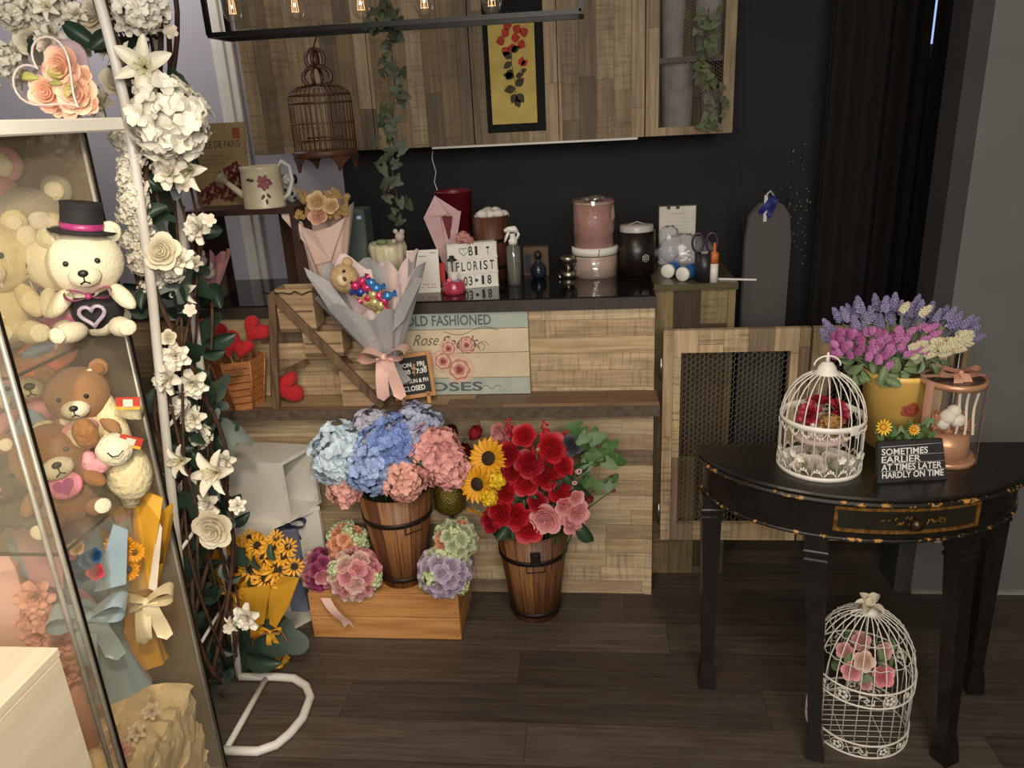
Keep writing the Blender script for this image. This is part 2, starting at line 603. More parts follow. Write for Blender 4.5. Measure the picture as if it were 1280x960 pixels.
mb.box(xb + .002, YB - .02, ZU, XU1, YB, ZU1); mb.box(xb + .002, YU + .02, ZU, xb + .02, YB - .02, ZU1); mb.box(XU1 - .02, YU + .02, ZU, XU1, YB - .02, ZU1); mb.box(xb + .02, YU + .02, ZU, XU1 - .02, YB - .02, ZU + .02)
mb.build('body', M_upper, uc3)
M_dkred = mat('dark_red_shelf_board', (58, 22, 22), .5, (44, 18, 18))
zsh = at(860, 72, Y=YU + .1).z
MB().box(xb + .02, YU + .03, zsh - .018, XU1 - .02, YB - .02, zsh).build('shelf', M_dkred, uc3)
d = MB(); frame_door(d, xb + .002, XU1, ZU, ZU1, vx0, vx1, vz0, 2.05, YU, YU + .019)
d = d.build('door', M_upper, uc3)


def mesh_wire(x0, x1, z0, z1, a, r, y, stretch=1.0):
    """hexagonal netting in the XZ plane"""
    mb = MB()
    h = a * math.sqrt(3) / 2
    seen = set()
    i = 0
    dx, dz = a * 1.5, 2 * h * stretch

    def seg(p, q):
        key = tuple(sorted(((round(p[0], 4), round(p[1], 4)), (round(q[0], 4), round(q[1], 4)))))
        if key in seen: return
        seen.add(key)
        for c in (p, q):
            if not (x0 - a <= c[0] <= x1 + a and z0 - a <= c[1] <= z1 + a): return
        pp = [min(max(p[0], x0), x1), min(max(p[1], z0), z1)]; qq = [min(max(q[0], x0), x1), min(max(q[1], z0), z1)]
        if abs(pp[0] - qq[0]) + abs(pp[1] - qq[1]) < a * .2: return
        mb.tube([(pp[0], y, pp[1]), (qq[0], y, qq[1])], r, 3, sm=False)
    while x0 + i * dx < x1 + dx:
        j = 0
        while z0 + j * dz < z1 + dz:
            cx = x0 + i * dx; cz = z0 + j * dz + (dz / 2 if i % 2 else 0)
            ps = [(cx + a * cos(PI / 3 * k), cz + a * sin(PI / 3 * k) * stretch) for k in range(6)]
            for k in range(6):
                seg(ps[k], ps[(k + 1) % 6])
            j += 1
        i += 1
    return mb


mesh_wire(vx0, vx1, vz0, 2.05, .0062, .0006, YU + .010, 1.1).build('wire_mesh', M_wire, d)

# pots behind the mesh
M_pot = mat('pale_ribbed_pot', (206, 198, 196), .6, (176, 168, 168), 20)
pots = [(846, 158, 44, 78, 'pale ribbed pot on the lower cabinet shelf behind the mesh, left'), (889, 152, 30, 44, 'short pale pot on the lower cabinet shelf behind hanging ivy'),
        (841, 66, 32, 80, 'pale tapered pot on the upper cabinet shelf behind the mesh'), (886, 60, 40, 92, 'wide pale pot on the upper cabinet shelf behind the ivy')]
for i, (px, py, w, h, lab) in enumerate(pots):
    z = ZU + .02 if i < 2 else zsh
    y = YU + .15
    c = at(px, py, Y=y)
    r = SZ(w, c) / 2; hh = SZ(h, c)
    t = thing('plant_pot', lab, 'pot', (c.x, y, z), 0, None)
    prof = [(0, 0), (r * .82, 0), (r * .97, hh * .93), (r * 1.04, hh * .93), (r * 1.04, hh), (r * .92, hh), (r * .76, .01), (0, .01)]
    MB().lathe(prof, 30, wob=lambda a, z: 1 + .012 * cos(a * 15)).build('pot_body', M_pot, t)

# ------------------------------------------------------------------ picture of a rose on the cabinet window
p0 = at(616, 156, Y=YU - .012); p1 = at(672, 157, Y=YU - .012); ptop = at(640, 28, Y=YU - .012)
pc = (p0.x + p1.x) / 2
pw = p1.x - p0.x; ph_ = ptop.z - p0.z
art = thing('rose_picture', 'tall yellowed botanical print of a red rose hung on the wall cabinet', 'picture', (pc, YU - .012, p0.z), 0)
MB().box(-pw / 2, 0, 0, pw / 2, .010, ph_).build('panel', mat('old_yellow_paper', (206, 182, 96), .7, (184, 156, 78), 14), art)
K = T(0, -.0005, 0)
leafm = mat('printed_leaf', (74, 66, 44), .8, (56, 50, 36))
mb = MB()
w, h = pw, ph_
mb.tube([(.02 * w, -.0006, h * .18), (.05 * w, -.0006, h * .4), (-.02 * w, -.0006, h * .6), (0, -.0006, h * .78)], .0016, 4)
mb.tube([(.05 * w, -.0006, h * .4), (.12 * w, -.0006, h * .5), (.2 * w, -.0006, h * .58)], .0012, 4)


def flatleaf(mb, x, z, L, W, a):
    n = 8
    pts = []
    for i in range(n + 1):
        u = i / n; pts.append((u * L, W / 2 * sin(PI * u ** .8)))
    for i in range(n - 1, 0, -1):
        u = i / n; pts.append((u * L, -W / 2 * sin(PI * u ** .8)))
    mb.add([(x + cos(a) * q[0] - sin(a) * q[1], -.0009, z + sin(a) * q[0] + cos(a) * q[1]) for q in pts], [tuple(range(len(pts)))[::-1]])


for (x, z, L, W, a) in [(.0, .66, .24, .13, 150), (.0, .72, .2, .12, 30), (-.02, .62, .22, .12, 215), (-.02, .55, .25, .13, 240), (.03, .47, .26, .13, 165), (.06, .47, .2, .1, 20), (.04, .36, .26, .15, 190), (.06, .38, .24, .14, 40), (.05, .3, .22, .14, 240), (.07, .3, .24, .16, 310), (.05, .25, .2, .12, 290), (.18, .52, .14, .08, 20)]:
    flatleaf(mb, x * w, z * h, L * w, W * w * 1.2, rad(a))
mb.build('printed_stem', leafm, art)
mb = MB()
for i in range(9):
    a = i * 2.4; rr = .055 * math.sqrt(i)
    flatleaf(mb, (rr * cos(a)) * w * 1.3 - .0 * w, h * .85 + rr * sin(a) * w * 1.3, .2 * w, .2 * w, a)
flatleaf(mb, .17 * w, h * .575, .2 * w, .16 * w, rad(70)); flatleaf(mb, .2 * w, h * .575, .18 * w, .12 * w, rad(40))
mb.build('printed_bloom', mat('printed_red', (196, 62, 40), .8, (150, 40, 28), 60), art)

# ------------------------------------------------------------------ wire gate
PX0, PX1 = at(1203, 437, Y=YC0).x, at(1211, 437, Y=YC0).x
ZG0, ZG1 = .215, .945
gx = [at(828, 500, Y=YC0).x, at(1008, 500, Y=YC0).x, at(1010, 500, Y=YC0).x, at(1208, 440, Y=YC0).x - .0]
MB_ = MB


def gate(x0, x1, wx0, wx1, wz0, wz1, label, hinge, handle=False):
    t = thing('gate', label, 'gate', ((x0 + x1) / 2, YC0 + .01, 0))
    cx = (x0 + x1) / 2
    d = MB(); frame_door(d, x0 - cx, x1 - cx, ZG0, ZG1, wx0 - cx, wx1 - cx, wz0, wz1, -.01, .012)
    d.build('frame', M_gate, t)
    mesh_wire(wx0 - cx, wx1 - cx, wz0, wz1, .0088, .0007, .004, 1.25).build('wire_mesh', M_wire, t)
    for z in hinge:
        h = MB().tube([(x0 - cx - .006, -.016, z - .035), (x0 - cx - .006, -.016, z + .035)], .0055, 8)
        h.build('hinge', M_steel, t)
    return t


wz0_ = at(900, 655, Y=YC0).z; wz1_ = at(920, 440, Y=YC0).z
gate(gx[0], gx[1] - .002, at(850, 500, Y=YC0).x, at(984, 500, Y=YC0).x, wz0_, wz1_, 'left gate leaf of patchwork planks with chicken wire window beside the counter', (at(826, 460, Y=YC0).z, at(824, 640, Y=YC0).z))
g2_ = gate(gx[2] + .001, at(1194, 437, Y=YC0).x, at(1033, 500, Y=YC0).x, at(1172, 440, Y=YC0).x, wz0_, wz1_, 'right gate leaf with wire window, mostly behind the lavender and the black table', ())
MB().box(PX0 - g2_.location.x, -.02, ZG0, PX1 - g2_.location.x, .025, ZG1).build('hinge_post', M_gate, g2_)
MB().tube([((PX0 - .006) - g2_.location.x, -.012, ZG0 + .1), ((PX0 - .006) - g2_.location.x, -.012, ZG1)], .004, 8).build('hinge', M_steel, g2_)
# ------------------------------------------------------------------ flowers: shared meshes by kind and colour
_cache = {}


def cached(key, fn):
    if key not in _cache: _cache[key] = fn()
    return _cache[key]


def pm(c, c2=None):
    return mat('petal_%d_%d_%d' % c, c, .55, c2, 18)


def rose_mesh(c, c2=None, q=0):
    def f():
        mb = MB()
        rnd = random.Random(c[0] * 7 + c[1])
        for lay, (n, R, z0, h, curl) in enumerate([(2, .12, .34, .36, 0), (3, .24, .26, .40, .02), (3, .37, .16, .44, .05), (4, .52, .08, .44, .10), (5, .68, .02, .40, .20), (5, .84, -.02, .30, .34)]):
            for i in range(n):
                a0 = 2 * PI * i / n + lay * 1.1 + rnd.uniform(-.15, .15)
                span = 2 * PI / n * (.72 if n > 2 else .62)
                hk = h * rnd.uniform(.92, 1.06)

                def p(u, v, a0=a0, span=span, R=R, z0=z0, hk=hk, curl=curl):
                    w = 2 * v - 1
                    e = u * (1 - .34 * abs(w) ** 2.6)
                    r = R * sin(min(1, e * 1.02) * PI / 2) ** .75 * (1 + .07 * w)
                    z = z0 + hk * (1 - cos(e * PI / 2)) ** .9
                    k = max(0, e - .78) / .22
                    r += curl * R * k * k * .8
                    z -= curl * hk * k * k * .45
                    t = a0 + span * w * (.35 + .65 * min(1, u * 1.6))
                    return (r * cos(t), r * sin(t), z)
                mb.sheet(p, 6, 7)
        mb.ell((0, 0, .5), (.07, .07, .18), nu=8, nv=5)
        return mb.mesh('rose_petals', pm(c, c2))
    return cached(('rose', c), f)


def lily_mesh(c, c2=None):
    def f():
        mb = MB()
        for i in range(6):
            mb.petal(RZ(PI / 3 * i), 1.05, .46 if i % 2 else .36, 62, -18, .45, 1, .05, .04, 6, 4)
        return mb.mesh('lily_petals', pm(c, c2))
    return cached(('lily', c), f)


def gardenia_mesh(c, c2=None):
    def f():
        mb = MB()
        for lay, (n, L, W, e0, e1, z) in enumerate([(6, .75, .5, 20, -5, 0), (6, .62, .46, 42, 15, .05), (5, .48, .4, 65, 40, .09), (3, .34, .3, 80, 80, .12)]):
            for i in range(n):
                mb.petal(T(0, 0, z) @ RZ(2 * PI * i / n + lay * .5), L * random.uniform(.9, 1.05), W, e0, e1, .35, 0, .12, .05, 4, 4)
        return mb.mesh('ruffled_petals', pm(c, c2))
    return cached(('gard', c), f)


def hydrangea_mesh(c, c2=None, n=95, seed=0):
    def f():
        mb = MB()
        rnd = random.Random(seed)
        fs = 1.12 * math.sqrt(80 / n) if n > 40 else 1.25
        for i in range(n):
            z = 1 - 1.6 * (i + .5) / n
            a = i * 2.39996
            r = math.sqrt(max(0, 1 - z * z))
            d = V((r * cos(a), r * sin(a), z))
            d = (d + V((rnd.uniform(-.15, .15), rnd.uniform(-.15, .15), rnd.uniform(-.15, .15)))).normalized()
            K = T(*(d * rnd.uniform(.78, 1.06) * (1 + .10 * sin(3 * a / 2.4 + 5 * z)))) @ aim(d + V((rnd.uniform(-.35, .35), rnd.uniform(-.35, .35), rnd.uniform(-.35, .35))), rnd.uniform(0, 6))
            for q in range(4):
                mb.petal(K @ RZ(PI / 2 * q), .30 * fs, .30 * fs, 30, rnd.uniform(-18, 12), .3, 0, .07, .0, 3, 2)
        mb.ell((0, 0, 0), .72, nu=12, nv=8)
        return mb.mesh('florets', pm(c, c2))
    return cached(('hyd', c, n), f)


def sunflower_mesh(c, n=17, k=2):
    def f():
        mb = MB()
        for lay in range(k):
            for i in range(n):
                mb.petal(T(0, 0, .03 - lay * .03) @ RZ(2 * PI * (i + lay * .5) / n), .66 * random.uniform(.88, 1.06), .25, 28 - lay * 14, -2 - lay * 14, .35, 1, .08, .34, 3, 2)
        return mb.mesh('ray_petals', pm(c, (214, 140, 22)))
    return cached(('sun', c, n), f)


def disc_mesh():
    def f():
        mb = MB()
        mb.ell((0, 0, 0), (.42, .42, .16), nu=16, nv=8, fuzz=.04)
        for i in range(90):
            r = .40 * math.sqrt(i / 90); a = i * 2.39996
            mb.ell((r * cos(a), r * sin(a), .16 * math.sqrt(max(0, 1 - (r / .42) ** 2))), .03, nu=5, nv=3)
        return mb.mesh('seed_disc', mat('seed_disc_brown', (66, 42, 20), .8, (34, 22, 12), 40))
    return cached('disc', f)


def tulip_mesh(c):
    def f():
        mb = MB()
        for i in range(6):
            mb.petal(T(0, 0, -.3) @ RZ(PI / 3 * i) @ SCL(1 - .06 * (i % 2)), 1.25, .85, 42 if i % 2 else 48, 118, .5, 0, .02, .03, 6, 4)
        return mb.mesh('tulip_petals', pm(c))
    return cached(('tulip', c), f)


def snap_mesh(c):
    """a spike of open florets"""
    def f():
        mb = MB()
        for i in range(16):
            z = i / 16 * 1.9; a = i * 2.4; s = .36 * (1 - .5 * i / 16)
            K = T(.12 * cos(a), .12 * sin(a), z) @ aim((cos(a), sin(a), .6), i)
            for q in range(5):
                mb.petal(K @ RZ(2 * PI / 5 * q), s, s * .9, 60, 20, .4, 0, .08, 0, 2, 2)
        return mb.mesh('spike_florets', pm(c))
    return cached(('snap', c), f)


def berry_mesh(c, n=22):
    def f():
        mb = MB()
        for i in range(n):
            a = i * 2.4; z = i / n * 1.2
            mb.ell((.22 * cos(a), .22 * sin(a), z), .12, nu=7, nv=5)
        return mb.mesh('berries', mat('berry_%d' % c[0], c, .4))
    return cached(('berry', c), f)


def leaf_mesh(c=None, m=None, kind='oval'):
    m = m or M_green

    def f():
        mb = MB()
        if kind == 'oval':
            for s in (-1, 1):
                pass
            mb.petal(None, 1.0, .52, 18, -22, .5, 1, .04, 0, 6, 4)
        else:   # five lobed ivy leaf
            n = 40
            pts = []
            for i in range(n):
                t = -PI + 2 * PI * i / n + 1e-6
                r = .42 + .30 * max(0, cos(2.5 * t)) ** 1.2 * (1.0 if abs(t) < .7 else .75)
                if abs(abs(t) - PI) < .35: r *= .55
                pts.append((r * sin(t), .42 + r * cos(t), -.22 * (r * sin(t)) ** 2 - .12 * (r * cos(t)) ** 2))
            pts.append((0, .42, .03))
            mb.add(pts, [(i, (i + 1) % n, n) for i in range(n)], sm=True)
        return mb.mesh('leaf_blade', m)
    return cached(('leaf', kind, m.name), f)


def lavender_mesh(c, c2, L=1.0):
    def f():
        mb = MB()
        n = 66
        for i in range(n):
            u = i / n; z = u * L; a = i * 2.39996
            r = .20 * sin(PI * (.22 + .74 * u)) + .02
            s = .15 * (1.1 - .6 * u) * (1 if i % 3 else 1.25)
            K = T(r * .7 * cos(a), r * .7 * sin(a), z) @ aim((cos(a), sin(a), .7), i)
            for q in range(3):
                mb.petal(K @ RZ(2.1 * q), s, s * .62, 40, -10, .4, 1, .10, 0, 2, 2)
        mb.tube([(0, 0, 0), (0, 0, L * .95)], .05, 5)
        return mb.mesh('spike', mat('lav_%d_%d' % (c[0], c[1]), c, .7, c2, 7))
    return cached(('lav', c), f)


def put(name, me, parent, loc, d=(0, 0, 1), s=.03, spin=None):
    sp = random.uniform(0, 6.28) if spin is None else spin
    return obj(name, me, parent, M=T(*loc) @ aim(d, sp) @ SCL(s))


def stalk(parent, a, b, r=.0016, m=None, name='stem', sag=0, via=None):
    a, b = V(a), V(b)
    c = V(via) if via is not None else (a + b) / 2 + V((0, 0, sag))
    pts = [a.lerp(c, t).lerp(c.lerp(b, t), t) for t in (0, .25, .5, .75, 1)]
    return MB().tube(pts, r, 5).build(name, m or M_stem, parent)


def bow(parent, loc, s, m, name='bow', tails=1.0, M=None, wd=.30):
    """a ribbon bow: two loops, a knot and two tails, facing -Y"""
    mb = MB()
    w = wd * s
    for sg in (-1, 1):
        def lp(u, v, sg=sg):
            a = 2 * PI * u
            x = sg * (.5 - .5 * cos(a)) * s * .62
            z = sin(a) * s * .22 * (.25 + .75 * (.5 - .5 * cos(a))) + .1 * s * (.5 - .5 * cos(a))
            return (x, (v - .5) * w * (.45 + .55 * (.5 - .5 * cos(a))), z)
        mb.sheet(lp, 16, 3)
        L = tails * s

        def tlf(u, v, sg=sg):
            return (sg * (.07 + .17 * u) * s + (v - .5) * min(w, .34 * s), -.06 * s * sin(u * 5 + sg), -.04 * s - u * L + (abs(v - .5) * .25 * s if u > .95 else 0))
        if tails: mb.sheet(tlf, 10, 4)
    mb.ell((0, -.02 * s, 0), (.09 * s, .13 * s, .10 * s), nu=10, nv=6)
    return mb.build(name, m, parent, M=(M if M is not None else T(*loc)))


def wrap_mesh(R, H, m, folds=7, open_=.35, skirt=.22, tie=.13, rim=.14, a0=0, a1=2 * PI, seed=0, back=.0, nu=56, nv=14, squash=.7):
    """paper bouquet wrap: cone with pleats, wavy rim (low at the front = -Y) and a flared skirt below the tie"""
    rnd = random.Random(seed)
    ph = [rnd.uniform(0, 6) for _ in range(4)]

    def f(u, v):
        a = a0 + (a1 - a0) * u
        front = .5 - .5 * sin(a)              # 1 at -Y
        hh = H * (1 - open_ * front ** 2 + rim * .5 * sin(3 * a + ph[0]) + rim * .5 * sin(7 * a + ph[1]))
        z = hh * v
        zt = skirt * H
        if z < zt:
            k = (zt - z) / zt
            r = R * (tie + k * k * tie * .9)
        else:
            k = (z - zt) / (H - zt)
            r = R * (tie + (1 - tie) * max(0, k) ** .8)
        r *= 1 + .09 * sin(folds * a + ph[2]) * (.3 + v) + .05 * sin(folds * 2.3 * a + ph[3])
        return (r * cos(a), r * sin(a) * squash + back * v, z)
    mb = MB().sheet(f, nu, nv)
    return mb


def teddy(name, label, cat, M, h, fur, muz, pad=None, arm=35, leg=25, look=0, nose=None, group=None, ears=1.0, headr=.27, tilt=0, legs=True, eye=.024):
    """seated plush bear, height h, facing -Y"""
    t = thing(name, label, cat, M=M @ SCL(h), group=group)
    pad = pad or muz
    nose = nose or M_black
    fz = .035
    MB().ell((0, 0, .25), (.21, .17, .26), fuzz=fz, nu=18, nv=12).build('body', fur, t)
    HM = T(0, -.02, .66) @ RY(rad(tilt)) @ RZ(rad(look))
    hr = headr
    MB().ell((0, 0, 0), (hr * 1.04, hr * .92, hr * .94), HM, fuzz=fz * .7, nu=20, nv=13).build('head', fur, t)
    for s in (-1, 1):
        e = MB().ell((s * hr * .80, .02, hr * .80), (.095 * ears, .05 * ears, .095 * ears), HM, fuzz=fz).build('ear', fur, t)
        MB().ell((s * hr * .80, -.022, hr * .79), (.06 * ears, .025, .06 * ears), HM).build('inner_ear', pad, e)
        MB().ell((s * hr * .40, -hr * .86, hr * .14), (eye, eye * .7, eye), HM, nu=10, nv=7).build('eye', M_black, t)
    mz = MB().ell((0, -hr * .80, -hr * .26), (hr * .44, hr * .34, hr * .33), HM, fuzz=.01).build('muzzle', muz, t)
    MB().ell((0, -hr * 1.12, -hr * .14), (.042, .026, .032), HM, nu=10, nv=7).build('nose', nose, mz)
    MB().tube([(0, -hr * 1.14, -hr * .2), (0, -hr * 1.14, -hr * .36), (hr * .12, -hr * 1.07, -hr * .44)], .007, 5, HM).tube([(0, -hr * 1.14, -hr * .36), (-hr * .12, -hr * 1.07, -hr * .44)], .007, 5, HM).build('mouth', nose, mz)
    for s in (-1, 1):
        a = rad(arm)
        MB().ell((0, 0, -.14), (.075, .075, .17), T(s * .17, -.05, .43) @ RY(-s * a) @ RX(rad(-40)), fuzz=fz).build('arm', fur, t)
        if legs:
            K = T(s * .13, -.08, .09) @ RZ(s * rad(leg)) @ RX(rad(86))
            l = MB().ell((0, 0, .16), (.095, .09, .19), K, fuzz=fz).build('leg', fur, t)
            MB().ell((0, .01, .345), (.075, .07, .02), K).build('paw_pad', pad, l)
    return t


def film(name, parent, mb, m):
    return mb.build(name, m, parent)
# ------------------------------------------------------------------ pendant lamp with bulbs
YPF = 2.20
f0 = at(287, 48, Y=YPF); f1 = at(727, 22, Y=YPF)
zp = (f0.z + f1.z) / 2
pen = thing('pendant_lamp', 'long black open frame pendant lamp with clear filament bulbs', 'lamp', ((f0.x + f1.x) / 2, YPF - .06, zp))
W2, D2, H2, t_ = (f1.x - f0.x) / 2, .06, .34, .006
mb = MB()
for sy in (-1, 1):
    for z in (0, H2):
        mb.box(-W2, sy * D2 - t_, z - t_, W2, sy * D2 + t_, z + t_)
for sx in (-1, 1):
    for z in (0, H2):
        mb.box(sx * W2 - t_, -D2, z - t_, sx * W2 + t_, D2, z + t_)
    for sy in (-1, 1):
        mb.box(sx * W2 - t_, sy * D2 - t_, 0, sx * W2 + t_, sy * D2 + t_, H2)
mb.box(-W2, -t_ * 2, H2 - t_, W2, t_ * 2, H2 + t_)
mb.build('frame', M_blackmetal, pen)
for sx in (-.6, .6):
    MB().tube([(sx * W2, 0, H2), (sx * W2, 0, 2.75 - zp)], .005, 8).build('rod', M_blackmetal, pen)
MB().box(-W2 * .8, -.04, 2.73 - zp, W2 * .8, .04, 2.75 - zp).build('ceiling_plate', M_blackmetal, pen)
k = NT('filament_glow'); k.set(Base_Color=(.2, .1, .05, 1), Emission_Color=(1, .62, .3, 1), Emission_Strength=2.2)
M_fil = k.mat
M_bulb = glass('bulb_glass', (.93, .90, .85), .03, .02, 4.0)
for px in (292, 370, 452, 531, 615):
    b = at(px, 22 - (px - 292) * .03, Y=YPF - .06)
    x = b.x - pen.location.x
    zb = b.z - zp - .012
    bl = MB().lathe([(0, zb), (.012, zb + .002), (.021, zb + .012), (.026, zb + .03), (.025, zb + .048), (.018, zb + .072), (.013, zb + .1)], 20, T(x, 0, 0)).build('bulb', M_bulb, pen)
    mb = MB()
    for q in range(4):
        a = q * PI / 2
        mb.tube([(x + .004 * cos(a), .004 * sin(a), zb + .08), (x + .009 * cos(a), .009 * sin(a), zb + .02), (x + .004 * cos(a + .8), .004 * sin(a + .8), zb + .022)], .0011, 4)
    mb.build('filament', M_fil, bl)
    MB().lathe([(0, zb + .1), (.015, zb + .1), (.016, zb + .16), (.008, zb + .17), (0, zb + .17)], 16, T(x, 0, 0)).tube([(x, 0, zb + .17), (x, 0, H2)], .003, 6).build('socket', M_blackmetal, pen)

# ------------------------------------------------------------------ brown bamboo birdcage hanging from the lamp
M_bam = mat('brown_lacquered_bamboo', (78, 46, 30), .45, (54, 32, 22), 40)
cb = at(408, 190, Y=YPF); ctp = at(404, 108, Y=YPF)
R_ = SZ(76, cb) / 2
hb = ctp.z - cb.z
bc = thing('birdcage', 'brown bamboo birdcage hanging by a hook from the pendant lamp', 'birdcage', (cb.x, YPF, cb.z))
nb = 36
barm = MB().tube([(R_, 0, 0), (R_, 0, hb * .82), (R_ * .93, 0, hb * .93), (R_ * .7, 0, hb * 1.0), (R_ * .28, 0, hb * 1.03)], .0012, 5).mesh('bar', M_bam)
for i in range(nb):
    obj('bar', barm, bc, M=RZ(2 * PI * i / nb))
for z, rr, tr in ((0, R_, .004), (.03, R_, .002), (hb * .45, R_ * 1.01, .0022), (hb * .76, R_ * 1.01, .0022), (hb * .88, R_ * .98, .0022), (hb * 1.03, R_ * .3, .003)):
    MB().tube([(rr * cos(a * PI / 20), rr * sin(a * PI / 20), z) for a in range(40)], tr, 6, closed=True).build('hoop', M_bam, bc)
mb = MB().lathe([(0, -.012), (R_ * 1.03, -.012), (R_ * 1.03, .006), (0, .006)], 40)
mb.build('floor_tray', M_bam, bc)
for i in range(4):
    a = PI / 4 + PI / 2 * i
    MB().prism([(-.03, -.012), (.03, -.012), (.016, -.026), (.008, -.05), (-.006, -.03)], -.004, .004, RZ(a) @ T(0, R_ * .98, 0)).build('foot', M_bam, bc)
MB().tube([(-R_ * .6, 0, .04), (R_ * .6, 0, .04)], .003, 6).build('perch', M_bam, bc)


def loopy(w, z0, h, rr=.005):
    pts = []
    for i in range(17):
        a = -.9 + (PI + 1.8) * i / 16
        pts.append((w * cos(a) * 1.0, 0, z0 + h * .45 + h * .55 * sin(a)))
    return pts


s1 = hb * .28
mb = MB().tube(loopy(R_ * .46, hb * 1.02, s1), .006, 8).tube(loopy(R_ * .46, hb * 1.02, s1), .005, 8, RZ(PI / 2))
mb.build('crown', M_bam, bc)
mb = MB().tube(loopy(R_ * .30, hb * 1.02 + s1 * .96, s1 * .95), .005, 8).tube(loopy(R_ * .30, hb * 1.02 + s1 * .96, s1 * .95), .005, 8, RZ(PI / 2))
mb.ell((0, 0, hb * 1.02 + s1 * 1.35), (.01, .01, .018)).tube([(0, 0, hb * 1.02 + s1 * 1.9), (0, 0, hb * 1.02 + s1 * 1.2)], .002, 6)
mb.build('crown', M_bam, bc)
ztop = zp - cb.z
zc0 = hb * 1.02 + s1 * 1.9
MB().tube([(0, 0, zc0), (.004, 0, zc0 + .014), (.012, 0, zc0 + .028), (.012, 0, ztop - .004), (.008, 0, ztop + .008), (-.004, 0, ztop + .012), (-.010, 0, ztop + .004)], .0022, 6).ell((0, 0, zc0), .006).build('hook', M_blackmetal, bc)

# ------------------------------------------------------------------ ivy trailing from the lamp, ivy trailing on the right cabinet


def ivy(name, label, pts, n, ls, m, spread=.03, cat='plant'):
    pts = [V(p) for p in pts]
    t = thing(name, label, cat, pts[-1])
    o = pts[-1]
    MB().tube([p - o for p in pts], .002, 5).build('vine', M_twig, t)
    lm = leaf_mesh(m=m, kind='ivy')
    for i in range(n):
        u = (i + random.random()) / n * (len(pts) - 1)
        k = min(int(u), len(pts) - 2)
        p = pts[k].lerp(pts[k + 1], u - k) - o
        q = p + V((random.uniform(-1, 1), random.uniform(-1.0, .25), random.uniform(-.6, .6))) * spread
        put('leaf', lm, t, q, (random.uniform(-.5, .5), -1, random.uniform(-.2, .7)), ls * random.uniform(.7, 1.2))
    return t


M_ivyd = mat('dark_trailing_ivy', (58, 66, 40), .6, (40, 48, 30), 30)
ivy('trailing_ivy', 'dark green ivy garland trailing down from the lamp beside the birdcage',
    [at(470, 8, Y=YPF - .05), at(486, 34, Y=YPF + .03), at(494, 110, Y=YPF + .06), at(486, 190, Y=YPF + .07), at(500, 268, Y=YPF + .07)], 80, .028, M_ivyd, .032)
M_ivyv = mat('variegated_ivy', (112, 118, 84), .6, (66, 78, 50), 120)
ivy('trailing_ivy', 'variegated ivy hanging down the right wall cabinet in front of its mesh window',
    [at(886, 10, Y=YU - .03), at(880, 50, Y=YU - .03), at(884, 92, Y=YU - .03), at(896, 130, Y=YU - .03), at(885, 166, Y=YU - .03)], 62, .028, M_ivyv, .040)

# ------------------------------------------------------------------ dark shelf unit on the left of the counter
M_dkbrown = mat('dark_brown_board', (66, 42, 32), .45, (52, 32, 26), 12)
ys = 2.44
zsb = at(300, 262, Y=ys - .12).z
xs0, xs1 = at(232, 262, Y=ys - .1).x, at(374, 300, Y=ys - .11).x
su = thing('shelf_unit', 'dark brown open shelf standing on the left end of the counter', 'shelf', ((xs0 + xs1) / 2, ys, ZT))
cx = (xs0 + xs1) / 2
MB().box(xs0 - cx, -.12, zsb - ZT - .018, xs1 - cx, .12, zsb - ZT).build('shelf_board', M_dkbrown, su)
MB().box(xs1 - cx - .018, -.115, 0, xs1 - cx, .115, zsb - ZT - .0182).build('side_panel', M_dkbrown, su)
MB().box(xs0 - cx, -.115, 0, xs0 - cx + .018, .115, zsb - ZT - .0182).build('side_panel', M_dkbrown, su)
MB().box(xs1 - cx - .14, .097, 0, xs1 - cx - .018, .115, zsb - ZT - .0182).build('back_panel', M_dkbrown, su)

# postcard shaped metal plaque with roses
a0 = at(252, 258, Y=ys + .02); a1 = at(315, 258, Y=ys + .02); aT = at(280, 152, Y=ys + .05)
pw, ph2 = .19, aT.z - zsb
pq = thing('postcard_plaque', 'tall tan postcard plaque with printed roses standing behind the watering can', 'plaque', (a1.x - pw / 2, ys + .03, zsb))
pq.rotation_euler = (rad(-7), 0, 0)
pts = []
for i in range(29):
    pts.append((-pw / 2 + pw * i / 28, ph2 - (.0 if i % 2 else .003)))
for i in range(1, 40):
    pts.append((pw / 2 - (.0 if i % 2 else .003), ph2 * (1 - i / 40)))
pts += [(pw / 2, 0), (-pw / 2, 0)]
for i in range(1, 40):
    pts.append((-pw / 2 + (.0 if i % 2 else .003), ph2 * (i / 40)))
MB().prism(pts[::-1], 0, .005).build('panel', mat('tan_card', (170, 150, 104), .6, (140, 118, 78), 10), pq)
letters([('VILLE DE PARIS', -.0, ph2 * .70, .022, .145)] , 'lettering', mat('card_ink', (62, 52, 40), .8), pq)
mb = MB()
for i in range(5):
    mb.box(-pw * .42, -.0008, ph2 * (.61 - i * .05), pw * (.1 + .15 * (i % 2)), -.0002, ph2 * (.615 - i * .05))
mb.build('handwriting', mat('faded_ink', (116, 98, 66), .8), pq)
MB().box(pw * .27, -.0012, ph2 * .80, pw * .4, -.0002, ph2 * .93).build('stamp', mat('stamp_red', (140, 58, 44), .8, (170, 96, 76), 150), pq)
for (x, z, r) in ((.052, .118, .016), (.022, .098, .018), (.058, .076, .020), (-.03, .05, .018), (.02, .04, .020), (-.06, .03, .018)):
    mb = MB()
    for i in range(14):
        q = r * math.sqrt(i / 14); a = i * 2.4
        flatleaf(mb, x + q * cos(a) - .25 * r, z * ph2 / .27 + q * sin(a), r * .8, r * .8, a)
    mb.build('printed_rose', mat('plaque_rose', (122, 44, 48), .8, (78, 28, 32), 80), pq)

